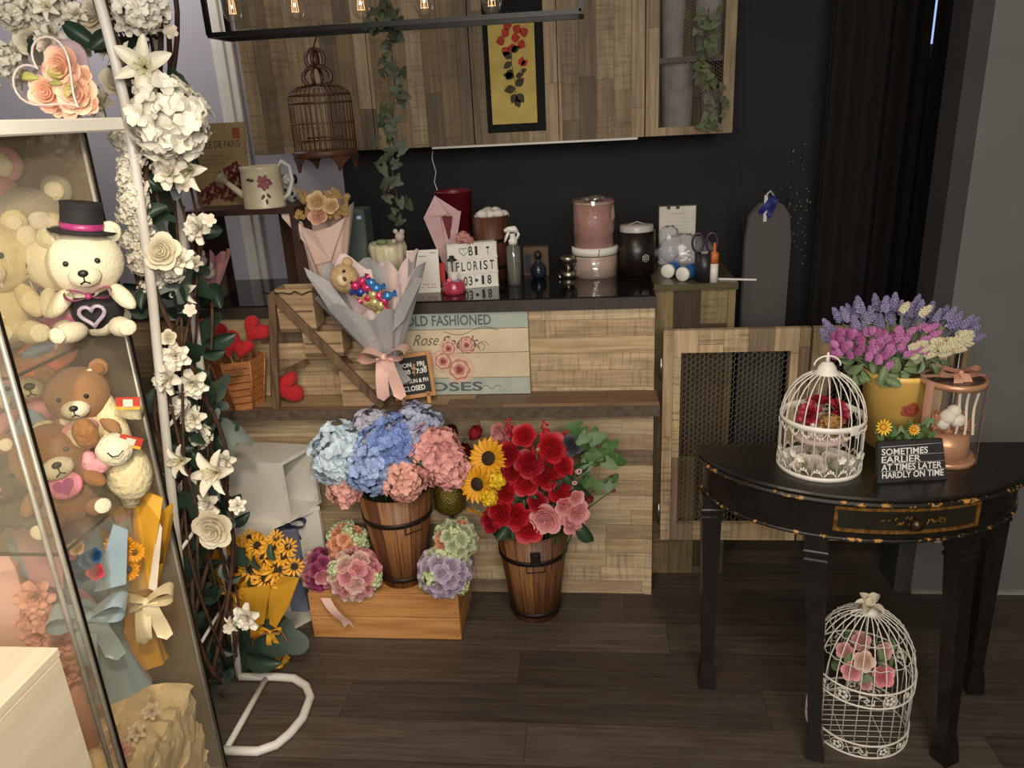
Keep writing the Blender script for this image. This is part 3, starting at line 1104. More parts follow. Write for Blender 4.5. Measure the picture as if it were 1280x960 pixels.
# watering can
wc0 = at(332, 257, Y=ys - .07)
wr = SZ(52, wc0) / 2; wh = SZ(50, wc0)
wc = thing('watering_can', 'cream floral watering can with long spout on the dark shelf', 'watering can', (wc0.x, ys - .07, zsb))
M_cream = mat('cream_enamel', (224, 214, 184), .35, (206, 194, 160), 20)
MB().lathe([(0, 0), (wr * 1.0, 0), (wr * .98, .004), (wr * .92, wh * .9), (wr * .96, wh * .96), (wr * .92, wh), (wr * .86, wh * .97), (wr * .84, .01), (0, .01)], 32).build('body', M_cream, wc)
rose_c = at(279, 225, Y=ys - .10) - wc.location
sp0 = V((-wr * .8, -.0, wh * .2))
mb = MB().tube([sp0, sp0.lerp(rose_c, .85)], [.012, .0075], 14)
mb.build('spout', M_cream, wc)
dd = (rose_c - sp0).normalized()
K = T(*sp0.lerp(rose_c, .82)) @ aim(dd)
MB().lathe([(.006, 0), (.012, .015), (.020, .03), (.021, .034), (0, .036)], 20, K).build('sprinkler_head', mat('cream_enamel_dark', (178, 176, 156), .4, (150, 150, 134)), wc)
mb = MB()
mb.tube([(wr * .88, 0, wh * .95), (wr * 1.1, 0, wh * 1.08), (wr * 1.45, 0, wh * .95), (wr * 1.5, 0, wh * .62), (wr * 1.25, 0, wh * .3), (wr * .95, 0, wh * .18)], .006, 8, flat=.6)
mb.build('handle', M_white, wc)
mb = MB()
for i in range(16):
    q = .011 * math.sqrt(i / 4); a = i * 2.4
    an = -PI / 2 + .5 + q * cos(a) / wr
    for_r = wr * .955
    K = T(for_r * cos(an), for_r * sin(an), wh * .62 + q * sin(a) * .9) @ aim((cos(an), sin(an), 0))
    mb.lathe([(0, .0004), (.006, .0004)], 8, K)
mb.build('printed_rose', mat('printed_pink_rose', (160, 84, 96), .6, (120, 52, 66), 120), wc)
mb = MB()
for (da, dz, aa) in ((.35, .28, .6), (.62, .3, -.6), (.5, .16, 0), (-.25, .7, 1.5), (-.1, .68, 1.5)):
    an = -PI / 2 + da
    mb.ell((wr * .962 * cos(an), wr * .962 * sin(an), wh * dz), (.0045, .0015, .009), rot=RZ(an + PI / 2) @ RY(aa), nu=8, nv=5)
mb.build('printed_leaves', mat('printed_olive', (92, 84, 50), .6), wc)
letters([('Madrid', 0, .0, .007, .028)], 'lettering', mat('can_ink', (120, 100, 78), .8), wc, M=RZ(-.05) @ T(0, -wr * .985, wh * .28)) if False else None

# spotted dog ornament
dg0 = at(352, 256, Y=ys - .02)
dg = thing('dog_ornament', 'small black and white spotted dog ornament behind the watering can', 'ornament', (dg0.x + .012, ys + .045, zsb))
M_cer = mat('white_ceramic', (220, 214, 206), .3)
MB().ell((0, 0, .028), (.022, .02, .03)).build('body', M_cer, dg)
h_ = MB().ell((0, -.008, .07), (.02, .02, .02)).ell((0, -.028, .064), (.009, .009, .007)).build('head', M_cer, dg)
for s in (-1, 1):
    MB().ell((s * .018, 0, .072), (.008, .01, .016)).build('ear', M_black, h_)
mb = MB()
for (x, y, z, r) in ((.008, -.019, .03, .007), (-.012, -.015, .04, .006), (.014, -.012, .014, .006)):
    mb.ell((x, y, z), (r, .003, r))
mb.build('spot', M_black, dg)

# glass jar
M_clear = glass('clear_glass', (.96, .97, .95), .05, .03, 1.6)
j0 = at(296, 350, Y=2.60)
jr = SZ(34, j0) / 2
jr_ = thing('glass_jar', 'clear glass lidded jar on the counter under the dark shelf', 'jar', (j0.x + .0, 2.42, ZT))
MB().lathe([(0, 0), (jr * .9, 0), (jr, .01), (jr, .085), (jr * .85, .1), (jr * .85, .108), (jr * .80, .1), (jr * .93, .08), (jr * .93, .01), (0, .008)], 28).build('jar_body', M_clear, jr_)
MB().lathe([(0, .108), (jr * 1.0, .108), (jr * 1.0, .114), (jr * .5, .128), (.005, .131), (.004, .138), (.010, .146), (.010, .156), (0, .162)], 28).build('lid', M_clear, jr_)

# small pink wrapped bouquet of white toys, in a clear vase
b0 = at(268, 352, Y=2.36)
pb = thing('plush_bouquet', 'pink paper wrapped bouquet of tiny white plush animals behind the white garland', 'bouquet', (b0.x - .01, 2.355, ZT))
M_pinkp = mat('dusty_pink_paper', (206, 150, 156), .6, (190, 130, 138), 10)
wrap_mesh(.075, .16, M_pinkp, seed=4, open_=.3).build('wrapper', M_pinkp, pb)
M_wplush = mat('white_plush', (224, 214, 208), .95, (206, 194, 188), 200, bump=.5, bscale=300, bdist=.003, **{'Sheen Weight': .08})
for (x, z) in ((-.03, .12), (.02, .105), (.0, .145)):
    p_ = MB().ell((x, -.042, z), (.022, .018, .02), fuzz=.05).ell((x - .014, -.042, z + .022), (.006, .005, .011)).ell((x + .014, -.042, z + .022), (.006, .005, .011)).build('plush_head', M_wplush, pb)
    MB().ell((x - .008, -.059, z + .002), (.0022, .002, .003)).ell((x + .008, -.059, z + .002), (.0022, .002, .003)).ell((x, -.06, z - .006), (.0022, .002, .0016)).build('face', M_black, p_)
    bow(p_, (x + .014, -.058, z + .014), .014, mat('red_ribbon', (190, 52, 56), .5), tails=0)

# ------------------------------------------------------------------ items along the counter top
# grey green box with a small display
g0 = at(452, 322, Y=2.63)
gb = thing('monitor_box', 'grey green box shaped appliance with a tiny blue display behind the bouquet', 'appliance', (g0.x, 2.60, ZT))
gw, gh = SZ(34, g0), at(452, 260, Y=2.6).z - ZT
MB().box(-gw / 2, -.05, 0, gw / 2, .05, gh, bev=.006).build('case', mat('grey_green_plastic', (92, 104, 96), .5, (82, 94, 88), 8), gb)
k = NT('tiny_display'); k.set(Base_Color=(.05, .08, .1, 1), Emission_Color=(.5, .7, 1, 1), Emission_Strength=.5)
MB().box(gw * .25, -.0515, gh * .88, gw * .40, -.0502, gh * .92).build('display', k.mat, gb)

# ribbed cream planter with pearl bead figure
r0 = at(490, 352, Y=2.52)
rp = thing('ribbed_planter', 'small cream ribbed planter with a pearl headed doll peeking out behind the bouquet', 'ornament', (r0.x, 2.51, ZT))
w_ = SZ(46, r0) / 2
hz_ = at(490, 303, Y=2.5).z - ZT
MB().lathe([(0, 0), (w_ * .8, 0), (w_, hz_ * .9), (w_ * .9, hz_), (w_ * .85, hz_ * .9), (0, hz_ * .85)], 40, wob=lambda a, z: 1 + .05 * cos(a * 13)).build('pot_body', M_cream, rp)
dl = MB().ell((w_ * .75, -.01, hz_ + .018), .016).build('doll_head', mat('pearl', (222, 208, 190), .25), rp)
MB().ell((w_ * .9, -.012, hz_ + .034), .009).ell((w_ * .55, -.012, hz_ + .036), .008).ell((w_ * .45, -.02, hz_ + .005), .008).build('pearls', mat('pearl', (222, 208, 190), .25), dl)
MB().ell((-w_ * .3, 0, hz_), (.02, .016, .01), fuzz=.1).build('moss', M_sage, rp)

# payment sign (blank where the code is)
q0 = at(531, 367, Y=2.42)
q0 = at(531, 366, Z=ZT)
qs = thing('payment_sign', 'white acrylic payment sign with red print standing on the counter', 'sign', (q0.x, q0.y, ZT), rad(4))
qw, qh = SZ(40, q0), at(531, 313, Y=q0.y).z - ZT
MB().box(-qw / 2, 0, 0, qw / 2, .004, qh, RX(rad(-8)), bev=.001).box(-qw / 2, 0, 0, qw / 2, .05, .004).build('panel', M_white, qs)
M_signred = mat('sign_red', (206, 48, 40), .5)
MB().ell((-qw * .36, -.001, qh * .92), (.0045, .0008, .0035), RX(rad(-8))).build('logo', M_signred, qs)
letters([('SCAN TO PAY', qw * .16, qh * .16, .006, qw * .5), ('WITH', -qw * .02, qh * .09, .005, qw * .2), ('CARD', qw * .25, qh * .09, .005, qw * .26)][:0] or [('\u2022 \u2022\u2022\u2022 \u2022\u2022', qw * .1, qh * .17, .007, qw * .55), ('\u2022 \u2022\u2022\u2022', qw * .14, qh * .10, .006, qw * .5)], 'red_print', M_signred, qs, M=RX(rad(-8)), bold=.02)
MB().box(-qw * .12, -.0008, qh * .845, qw * .12, -.0002, qh * .86, RX(rad(-8))).build('caption', mat('grey_print', (120, 116, 112), .7), qs)
MB().box(qw * .24, -.0008, qh * .915, qw * .42, -.0002, qh * .93, RX(rad(-8))).build('caption', mat('grey_print', (120, 116, 112), .7), qs)
# red card behind
rc0 = at(552, 357, Z=ZT)
rc = thing('red_card', 'narrow red gift card standing between payment sign and letter box', 'card', (rc0.x - .008, rc0.y, ZT))
MB().box(-.022, 0, 0, .022, .003, .075, RX(rad(-10)), bev=.001).build('card_panel', M_signred, rc)
MB().box(-.022, .0, 0, .022, .03, .003).build('stand', M_signred, rc)

# pink candle figurine
c0 = at(567, 367, Z=ZT)
cf = thing('candle_figurine', 'pink translucent domed figurine with a tiny white bear and a black hat', 'figurine', (c0.x, c0.y + .018, ZT))
cr = SZ(29, c0) / 2
MB().lathe([(0, 0), (cr, 0), (cr, .012), (cr * .92, .03), (cr * .8, .038), (0, .04)], 24).build('base', mat('pink_gel', (206, 84, 110), .2, (180, 50, 76), 60, **{'Transmission_Weight': .25}), cf)
bb = MB().ell((.004, -.004, .052), (.014, .012, .016)).ell((-.004, -.004, .064), .005).ell((.014, -.004, .063), .005).build('bear', M_wplush, cf)
MB().ell((.012, -.014, .034), (.012, .008, .009)).build('scarf', mat('pale_blue_cloth', (120, 146, 200), .7), bb)
MB().ell((-.011, -.012, .042), (.009, .007, .007)).build('heart', mat('pink_gel_light', (232, 130, 150), .3), cf)
hz = .108
MB().tube([(-.003, .01, .04), (-.003, .01, hz)], .0022, 6).build('stick', M_black, cf)
MB().lathe([(0, hz - .006), (.016, hz - .007), (.016, hz - .004), (.009, hz), (.008, hz + .008), (0, hz + .009)], 18, T(-.003, .01, 0)).build('hat', M_black, cf)

# letter light box
l0 = at(566, 362, Z=ZT); l1 = at(623, 357, Z=ZT)
lw = (l1 - l0).length + .012
lz = at(588, 304, Y=l0.y + .02).z - ZT
ang = math.atan2(l1.y - l0.y, l1.x - l0.x)
lb = thing('letter_box', 'white cinema letter box reading B1 FLORIST on the counter', 'letter board', ((l0.x + l1.x) / 2 - .004, (l0.y + l1.y) / 2 + .0, ZT), ang)
MB().box(-lw / 2, 0, 0, lw / 2, .04, lz, bev=.003).build('case', M_white, lb)
mb = MB()
for i in range(1, 3):
    mb.box(-lw / 2, -.0025, lz * i / 3 - .0025, lw / 2, .0, lz * i / 3 + .0025)
mb.box(-lw / 2, -.0025, 0, lw / 2, 0, .003).box(-lw / 2, -.0025, lz - .003, lw / 2, 0, lz)
mb.build('rails', M_white, lb)
M_ink = mat('black_ink', (14, 14, 14), .5)
rw3 = lz / 3
mb = MB()
for (x, z, w) in ((-.1, 2, .12), (.02, 2, .06), (.1, 2, .06), (.31, 2, .16), (-.02, 0, .1), (.07, 0, .1), (.02, 1, .3), (.28, 1, .12)):
    mb.box((x - w / 2) * lw, -.0016, z * rw3 + .004, (x + w / 2) * lw, -.0006, z * rw3 + rw3 - .004)
mb.build('letter_tile', mat('letter_tile_white', (236, 232, 224), .25), lb)
lh = rw3 * .60
z0_ = [rw3 * k + rw3 * .2 for k in range(3)]
letters([('B', -.03 * lw, z0_[2], lh, .085 * lw), ('1', .08 * lw, z0_[2], lh, .05 * lw),
         ('F', -.31 * lw, z0_[1], lh, .07 * lw), ('L', -.20 * lw, z0_[1], lh, .07 * lw), ('O', -.08 * lw, z0_[1], lh, .09 * lw), ('R', .05 * lw, z0_[1], lh, .085 * lw), ('I', .15 * lw, z0_[1], lh, .03 * lw), ('S', .25 * lw, z0_[1], lh, .085 * lw), ('T', .38 * lw, z0_[1], lh, .085 * lw),
         ('0', -.17 * lw, z0_[0], lh, .08 * lw), ('3', -.07 * lw, z0_[0], lh, .075 * lw), ('1', .18 * lw, z0_[0], lh, .05 * lw), ('8', .31 * lw, z0_[0], lh, .08 * lw)], 'lettering', M_ink, lb, M=T(0, -.0014, 0), bold=.012)
hx, hz2, hs = -.17 * lw, z0_[2] + lh * .5, lh * .5
MB().tube([(hx + hs * .062 * 16 * sin(t) ** 3, -.0022, hz2 + hs * .062 * (13 * cos(t) - 5 * cos(2 * t) - 2 * cos(3 * t) - cos(4 * t))) for t in [2 * PI * i / 30 for i in range(30)]], .0009, 4, closed=True).build('heart_symbol', M_ink, lb)
mb = MB()
for i in range(5):
    a = 2 * PI * i / 5
    mb.ell((.05 * lw + .0034 * cos(a), -.0022, z0_[0] + lh * .5 + .0034 * sin(a)), (.0028, .0006, .0028), nu=8, nv=4)
mb.build('flower_symbol', M_ink, lb)
MB().ell((.31 * lw, -.0022, z0_[2] + lh * .75), (.006, .0006, .0035), nu=8, nv=4).box(.305 * lw, -.0024, z0_[2], .315 * lw, -.0016, z0_[2] + lh * .75).build('tree_symbol', M_ink, lb)
# dried pink flower pick on the letter box
zlt = ZT + lz
dp = thing('dried_flower_sprig', 'sprig of dried pink flowers lying on top of the letter box', 'flower', (at(581, 300, Y=l0.y + .02).x, l0.y + .02, zlt))
hm = hydrangea_mesh((206, 150, 140), (180, 116, 108), 40)
for (x, z, s) in ((-.014, .018, .014), (.006, .014, .014), (.016, .009, .011), (-.004, .026, .012), (-.018, .006, .008)):
    put('flower_head', hm, dp, (x, 0, z), (random.uniform(-.5, .5), -.6, 1), s)
stalk(dp, (.02, 0, .004), (-.02, .005, .004), .002)

# translucent pink flower paper leaning on a red box
rb0 = at(566, 345, Z=ZT)
rbx = thing('red_bucket', 'dark red round bucket at the back of the counter', 'bucket', (at(568, 262, Y=2.66).x, 2.655, ZT))
M_dred = mat('dark_red_lacquer', (116, 26, 38), .4, (92, 20, 30), 10)
rr = SZ(46, at(568, 262, Y=2.65)) / 2
zb_ = at(568, 238, Y=2.65).z - ZT
MB().lathe([(0, 0), (rr * .78, 0), (rr, zb_), (rr * 1.03, zb_), (rr * .95, zb_ - .01), (rr * .72, .01), (0, .01)], 28).build('bucket_body', M_dred, rbx)
M_pkp = mat('sheer_pink_paper', (214, 180, 180), .5, (196, 156, 160), 8, **{'Alpha': .93})
pp = thing('paper_cone', 'folded pale pink paper cone standing in front of the red bucket', 'paper', (at(557, 306, Y=2.56).x, 2.56, ZT))
zz = lambda py: at(557, py, Y=2.56).z - ZT
xx = lambda px: at(px, 280, Y=2.56).x - pp.location.x
ztip = zz(306)
mb = MB()
mb.add([(xx(558), 0, 0.0), (xx(531), -.01, zz(271)), (xx(547), -.005, zz(243)), (xx(562), -.02, zz(266)), (xx(552), -.012, zz(271)), (xx(558), -.005, 0)], [(0, 1, 2, 3, 4)])
mb.add([(xx(558), 0, 0), (xx(563), -.012, zz(290)), (xx(568), -.012, zz(272)), (xx(561), -.022, zz(262)), (xx(578), -.01, zz(264)), (xx(572), -.004, zz(290))], [(0, 1, 2, 3, 4, 5)])
mb.add([(xx(558), .004, 0), (xx(533), .004, zz(269)), (xx(547), .008, zz(245)), (xx(576), .006, zz(266)), ], [(0, 3, 2, 1)])
o = mb.build('paper_sheet', M_pkp, pp)
s_ = o.modifiers.new('thick', 'SOLIDIFY'); s_.thickness = .001
MB().add([(xx(559), .002, zz(300)), (xx(553), .0, zz(270)), (xx(566), .0, zz(270)), (xx(562), .002, zz(296))], [(0, 3, 2, 1)]).build('red_lining', M_dred, pp)
# white cable from cabinet light strip down behind
wcb = thing('cable', 'thin white cable hanging from the cabinet light strip to the counter back', 'cable', (at(548, 240, Y=2.70).x, 2.70, ZT))
pts = [at(541, 189, Y=2.94), at(540, 198, Y=2.90), at(545, 215, Y=2.86), at(543, 228, Y=2.80), at(549, 244, Y=2.75), at(553, 300, Y=2.71), V((at(553, 300, Y=2.70).x, 2.70, ZT + .002))]
MB().tube([p - wcb.location for p in pts], .0016, 6).build('cord', M_white, wcb)

# wooden tub with white tissue
tb0 = at(617, 345, Y=2.63)
tr = SZ(44, tb0) / 2
tub = thing('wooden_tub', 'small reddish wooden tub stuffed with white tissue on the counter', 'tub', (tb0.x, 2.62, ZT))
thh = at(617, 270, Y=2.6).z - ZT
M_redwood = wood('reddish_wood', (98, 52, 38), (58, 30, 22), 'Z')
MB().lathe([(0, 0), (tr * .8, 0), (tr, thh), (tr * .92, thh), (tr * .74, .01), (0, .01)], 36, wob=lambda a, z: 1 + .012 * abs(cos(a * 9))).build('staves', M_redwood, tub)
for z in (.2, .62):
    rz_ = tr * (.8 + .2 * z) * 1.02
    MB().lathe([(rz_, z * thh - .004), (rz_ + .002, z * thh - .004), (rz_ + .003, z * thh + .006), (rz_, z * thh + .006)], 36).build('hoop', M_blackmetal, tub)
mb = MB()
for i in range(9):
    a = i * 2.4; q = tr * .8 * math.sqrt(i / 9)
    mb.ell((q * cos(a), q * sin(a), thh + random.uniform(-.004, .012)), (.02, .02, .015), fuzz=.12)
mb.build('tissue', mat('white_tissue', (222, 214, 206), .8), tub)

# spray bottle
s0 = at(643, 358, Z=ZT)
sb = thing('spray_bottle', 'clear spray bottle with white trigger head on the counter', 'bottle', (s0.x, s0.y + .02, ZT), rad(8))
sr = SZ(18, s0) / 2
shb = at(643, 305, Y=s0.y + .02).z - ZT
MB().lathe([(0, 0), (sr, 0), (sr, shb * .93), (sr * .6, shb), (sr * .5, shb), (sr * .5, shb * .98), (sr * .9, shb * .9), (sr * .9, .004), (0, .004)], 24).build('bottle_body', M_clear, sb)
MB().lathe([(0, .005), (sr * .86, .005), (sr * .86, shb * .52), (0, shb * .52)], 20).build('water', glass('clear_water', (.82, .85, .84), .06), sb)
mb = MB().lathe([(0, shb), (sr * .62, shb), (sr * .62, shb + .014), (sr * .4, shb + .018), (sr * .36, shb + .034), (0, shb + .034)], 20)
hz3 = shb + .034
mb.tube([(.016, 0, hz3 + .004), (.006, 0, hz3 + .014), (-.012, 0, hz3 + .014), (-.026, 0, hz3 + .009)], [.007, .011, .009, .006], 10)
mb.tube([(.012, 0, hz3 + .01), (.020, 0, hz3 - .004), (.012, 0, hz3 - .018)], .005, 8)
hd = mb.build('spray_head', M_white, sb)
MB().tube([(-.012, 0, hz3 + .006), (-.020, 0, hz3 - .010), (-.026, 0, hz3 - .026)], [.005, .005, .003], 8).build('trigger', M_white, hd)
MB().tube([(0, 0, shb), (.002, 0, .01)], .0012, 5).build('dip_tube', M_white, hd)

# brown box, blue round bottle, tins
x0_ = at(670, 349, Z=ZT)
bx = thing('card_box', 'brown printed card box standing behind the round blue bottle', 'box', (at(671, 349, Y=2.64).x, 2.655, ZT))
bw = SZ(32, x0_); bh = at(671, 309, Y=2.63).z - ZT
MB().box(-bw / 2, -.02, 0, bw / 2, .02, bh, bev=.001).build('box_body', mat('brown_card', (96, 72, 52), .7, (70, 52, 40), 60), bx)
MB().box(-bw * .44, -.0212, bh * .1, -bw * .2, -.0202, bh * .75).build('printed_panel', mat('print_navy', (34, 34, 44), .7), bx)
bt0 = at(673, 349, Z=ZT)
bt = thing('perfume_bottle', 'round dark blue bottle with black stopper on the counter', 'bottle', (bt0.x, bt0.y + .02, ZT))
br = SZ(20, bt0) / 2
MB().lathe([(0, 0), (br * .6, 0), (br * .95, br * .5), (br, br), (br * .9, br * 1.5), (br * .45, br * 1.95), (br * .3, br * 2.2), (br * .3, br * 2.5), (0, br * 2.5)], 24).build('bottle_body', mat('dark_blue_glass', (34, 44, 58), .15, (26, 34, 46)), bt)
MB().lathe([(0, br * 2.5), (br * .42, br * 2.5), (br * .45, br * 3), (br * .2, br * 3.4), (0, br * 3.5)], 16).build('stopper', M_black, bt)
tn0 = at(709, 348, Z=ZT)
for i, (dx, w, z, h, lab) in enumerate(((0, 20, 0, 10, 'lower silver tin ring of the small stack by the pink boxes'), (.0, 22, 17, 11, 'top silver tin lid of the small stack by the pink boxes'))):
    pass
tn = thing('cake_stand', 'small silver two tier tin stand on the counter left of the pink hat boxes', 'stand', (tn0.x + .004, tn0.y + .02, ZT))
u = SZ(1, tn0)
MB().lathe([(0, 0), (10 * u, 0), (10 * u, 8 * u), (0, 8 * u)], 24).build('foot', M_steel, tn)
MB().lathe([(0, 8 * u), (3 * u, 8 * u), (3 * u, 16 * u), (0, 16 * u)], 16).build('stem', M_steel, tn)
MB().lathe([(0, 16 * u), (10 * u, 16 * u), (11 * u, 20 * u), (11 * u, 26 * u), (9.5 * u, 27 * u), (0, 27 * u)], 28).build('cup', M_steel, tn)
MB().lathe([(11.1 * u, 19.5 * u), (11.3 * u, 19.5 * u), (11.3 * u, 24 * u), (11.1 * u, 24 * u)], 28, wob=lambda a, z: 1 + .02 * (cos(a * 12) > 0)).build('band', M_black, tn)
tc = thing('tin', 'tiny silver tin lying tilted left of the two tier stand', 'tin', (at(700, 348, Z=ZT).x, tn0.y - .006, ZT))
MB().lathe([(0, 0), (.009, 0), (.009, .010), (0, .010)], 18, T(0, 0, .0075) @ RY(rad(60)) @ T(0, 0, -.005)).build('tin_body', M_steel, tc)

# stack of two hat boxes
h0 = at(744, 347, Z=ZT)
ra = SZ(56, h0) / 2; rb = SZ(50, h0) / 2
hy = h0.y + ra * .75
h1z = at(744, 312, Y=hy - ra).z - ZT
M_hb1 = mat('beige_board', (190, 166, 152), .5, (178, 152, 138), 10)
M_hb2 = mat('rose_board', (180, 134, 126), .5, (166, 120, 114), 10)
M_film = glass('cellophane', (1, 1, 1), .02, .1, 7.0)
hA = thing('hat_box', 'beige round hat box with white lid at the bottom of the stack', 'box', (h0.x, hy, ZT))
MB().lathe([(0, 0), (ra, 0), (ra, h1z * .78), (0, h1z * .78)], 36).build('box_body', M_hb1, hA)
MB().lathe([(ra, h1z * .74), (ra * 1.03, h1z * .74), (ra * 1.03, h1z), (0, h1z)], 36).build('lid', M_white, hA)
MB().tube([(ra * 1.04 * cos(a), ra * 1.04 * sin(a), h1z * .74 + .001) for a in [2 * PI * i / 36 for i in range(36)]], .0012, 4, closed=True).tube([(ra * .15, -ra * 1.035, h1z * .74), (ra * .2, -ra * 1.03, h1z)], .0015, 4).build('trim', M_black, hA)


def crinkle(r, z0, z1, n=40, m=12, amp=.02, seed=0):
    rnd = random.Random(seed)
    ph = [rnd.uniform(0, 6) for _ in range(6)]
    return MB().sheet(lambda u, v: ((r * (1 + amp * (sin(9 * 2 * PI * u + ph[0] + 5 * v) + sin(17 * 2 * PI * u + ph[1] - 9 * v) + sin(23 * v + ph[2])))) * cos(2 * PI * u),
                                    (r * (1 + amp * (sin(9 * 2 * PI * u + ph[0] + 5 * v) + sin(17 * 2 * PI * u + ph[1] - 9 * v) + sin(23 * v + ph[2])))) * sin(2 * PI * u), z0 + (z1 - z0) * v), n, m)


crinkle(ra * 1.08, .002, h1z * .7, seed=1).build('cellophane', M_film, hA)
hB = thing('hat_box', 'dusty pink round hat box wrapped in cellophane on top of the stack', 'box', (h0.x - .002, hy, ZT + h1z))
h2z = at(744, 254, Y=hy - rb).z - ZT - h1z
MB().lathe([(0, 0), (rb, 0), (rb, h2z), (rb * .95, h2z), (0, h2z * .98)], 36).build('box_body', M_hb2, hB)
MB().lathe([(rb * 1.0, h2z * .94), (rb * 1.02, h2z * .94), (rb * 1.02, h2z * 1.0), (rb, h2z)], 36).build('rim', M_hb1, hB)
crinkle(rb * 1.06, .002, h2z * 1.04, seed=2).build('cellophane', M_film, hB)
mb = MB()
for i in range(7):
    mb.ell((random.uniform(-.03, .03), random.uniform(-.02, .02), h2z + .008), (.018, .012, .008), fuzz=.25)
mb.build('film_knot', M_film, hB)

# black canister with white lid and round logo
k0 = at(798, 345, Z=ZT)
kr = SZ(46, k0) / 2
kn = thing('canister', 'black round canister with white lid and pale logo on the counter', 'canister', (k0.x - .004, k0.y + kr * .8, ZT))
kh = at(798, 291, Y=k0.y).z - ZT
MB().lathe([(0, 0), (kr, 0), (kr * 1.02, kh), (0, kh)], 36).build('canister_body', mat('dark_brown_board2', (34, 24, 20), .35), kn)
MB().lathe([(kr * .9, kh), (kr * .9, kh + .016), (kr * .86, kh + .02), (0, kh + .021)], 36).build('lid', mat('grey_white_lid', (190, 184, 180), .35), kn)
MB().tube([(-.03, -.02, kh + .022), (.0, -.03, kh + .034), (.03, -.015, kh + .022)], .001, 5).build('lid_string', M_white, kn)
mb = MB()
an = -PI / 2 + .45
KL = T(kr * 1.015 * cos(an), kr * 1.015 * sin(an), kh * .42) @ RZ(an + PI / 2)
rl = .0125
mb.tube([(rl * cos(t), 0, rl * sin(t)) for t in [PI / 3 * i + PI / 6 for i in range(7)]][:6], .0009, 4, KL, closed=True)
for z in (-.005, 0, .005):
    mb.tube([(-rl * .6, 0, z), (rl * .6, 0, z + .002)], .0009, 4, KL)
mb.build('logo', M_white, kn)

# clipboard leaning on the wall side, plastic bag, blue bottles, scissors pot
cl0 = at(846, 352, Y=2.72)
cy = 2.74
cp = thing('clipboard', 'white sheet on a clipboard propped up on the side cabinet', 'clipboard', (at(846, 310, Y=cy).x, cy, ZC))
chh = at(846, 258, Y=cy).z - ZC
cw = SZ(44, at(846, 300, Y=cy))
MB().box(-cw / 2 - .003, .003, 0, cw / 2 + .003, .006, chh + .004).build('board', M_dkbrown, cp)
MB().box(-cw / 2, .0, .004, cw / 2, .0028, chh).build('paper', mat('white_paper', (214, 208, 196), .7), cp)
for x in (-.25, .0):
    MB().box(cw * x - .006, -.003, chh - .008, cw * x + .006, .006, chh + .006).tube([(cw * x - .005, 0, chh + .006), (cw * x, 0, chh + .015), (cw * x + .005, 0, chh + .006)], .001, 5).build('binder_clip', M_black, cp)
letters([('Flower Order', 0, chh * .86, .006, cw * .45, .3)], 'heading', mat('grey_print', (120, 116, 112), .7), cp) if False else strokes([[(-cw * .22 + cw * .44 * i / 20, chh * .88 + .002 * sin(i * 2.1)) for i in range(21)]], 'heading', mat('grey_print', (120, 116, 112), .7), cp, r=.0006)
mb = MB()
for i in range(6):
    mb.box(-cw * .35, -.0006, chh * (.8 - .06 * i), cw * .35, -.0001, chh * (.805 - .06 * i))
mb.build('ruled_lines', mat('faint_print', (186, 180, 168), .7), cp)
pbx = thing('plastic_bag', 'crumpled clear plastic bag slumped behind the blue bottles', 'bag', (at(856, 335, Y=2.58).x, 2.60, ZC))
u = SZ(1, pbx.location)
MB().ell((0, 0, 24 * u), (34 * u, 18 * u, 24 * u), fuzz=.12, nu=26, nv=16).ell((-18 * u, 4 * u, 36 * u), (14 * u, 12 * u, 22 * u), fuzz=.14, nu=18, nv=12).build('film', glass('bag_film', (.98, .98, 1), .16, .12, 2.0, (.8, .8, .82)), pbx)
M_bluep = mat('bright_blue_plastic', (40, 104, 170), .35, (30, 84, 150))
for i, (px, py, dx, lab) in enumerate(((834, 348, 0, 'left of two blue bottles lying with white caps forward'), (852, 352, 0, 'right of two blue bottles lying with white caps forward'))):
    p = at(px, py, Z=ZC)
    r = 8.5 * u
    t = thing('blue_bottle', lab, 'bottle', (p.x, p.y, ZC), rad(-32 if i else -24))
    K = T(0, 0, r) @ RX(rad(-90))
    MB().lathe([(0, .018), (r * .8, .018), (r, .024), (r, .075), (r * .8, .085), (0, .086)], 22, K).build('bottle_body', M_bluep, t)
    MB().lathe([(0, 0), (r * .9, 0), (r, .003), (r, .0178), (0, .0178)], 22, K).build('cap', M_white, t)
sc0 = at(884, 352, Z=ZC)
M_purple = mat('purple_plastic', (58, 36, 58), .4)
cup = thing('pen_pot', 'small dark pen pot at the corner of the side cabinet', 'pot', (at(880, 352, Z=ZC).x, sc0.y + .01, ZC))
ph3 = 34 * u
MB().lathe([(0, 0), (10 * u, 0), (11 * u, ph3), (10 * u, ph3), (9 * u, .003), (0, .003)], 22).build('pot_body', mat('dark_pot', (38, 36, 40), .4), cup)
sz = thing('scissors', 'scissors with purple loop handles standing in the pen pot', 'scissors', (cup.location.x, cup.location.y, ZC + .004))
mb = MB()
for s in (-1, 1):
    mb.tube([(s * 8 * u + 8 * u * cos(t) * .8, 0, 44 * u + 11 * u * sin(t)) for t in [2 * PI * i / 16 for i in range(16)]], 1.6 * u, 6, closed=True)
mb.build('handle', M_purple, sz)
MB().prism([(-2 * u, 0), (2 * u, 0), (4 * u, 34 * u), (-4 * u, 34 * u)], -.0015, .0015).build('blade', M_steel, sz)
gl = thing('glue_tube', 'white glue tube with orange top standing at the front of the pen pot', 'tube', (at(893, 354, Z=ZC).x, sc0.y - .006, ZC))
MB().lathe([(0, 0), (5 * u, 0), (5 * u, 22 * u), (0, 22 * u)], 16).build('tube_body', M_white, gl)
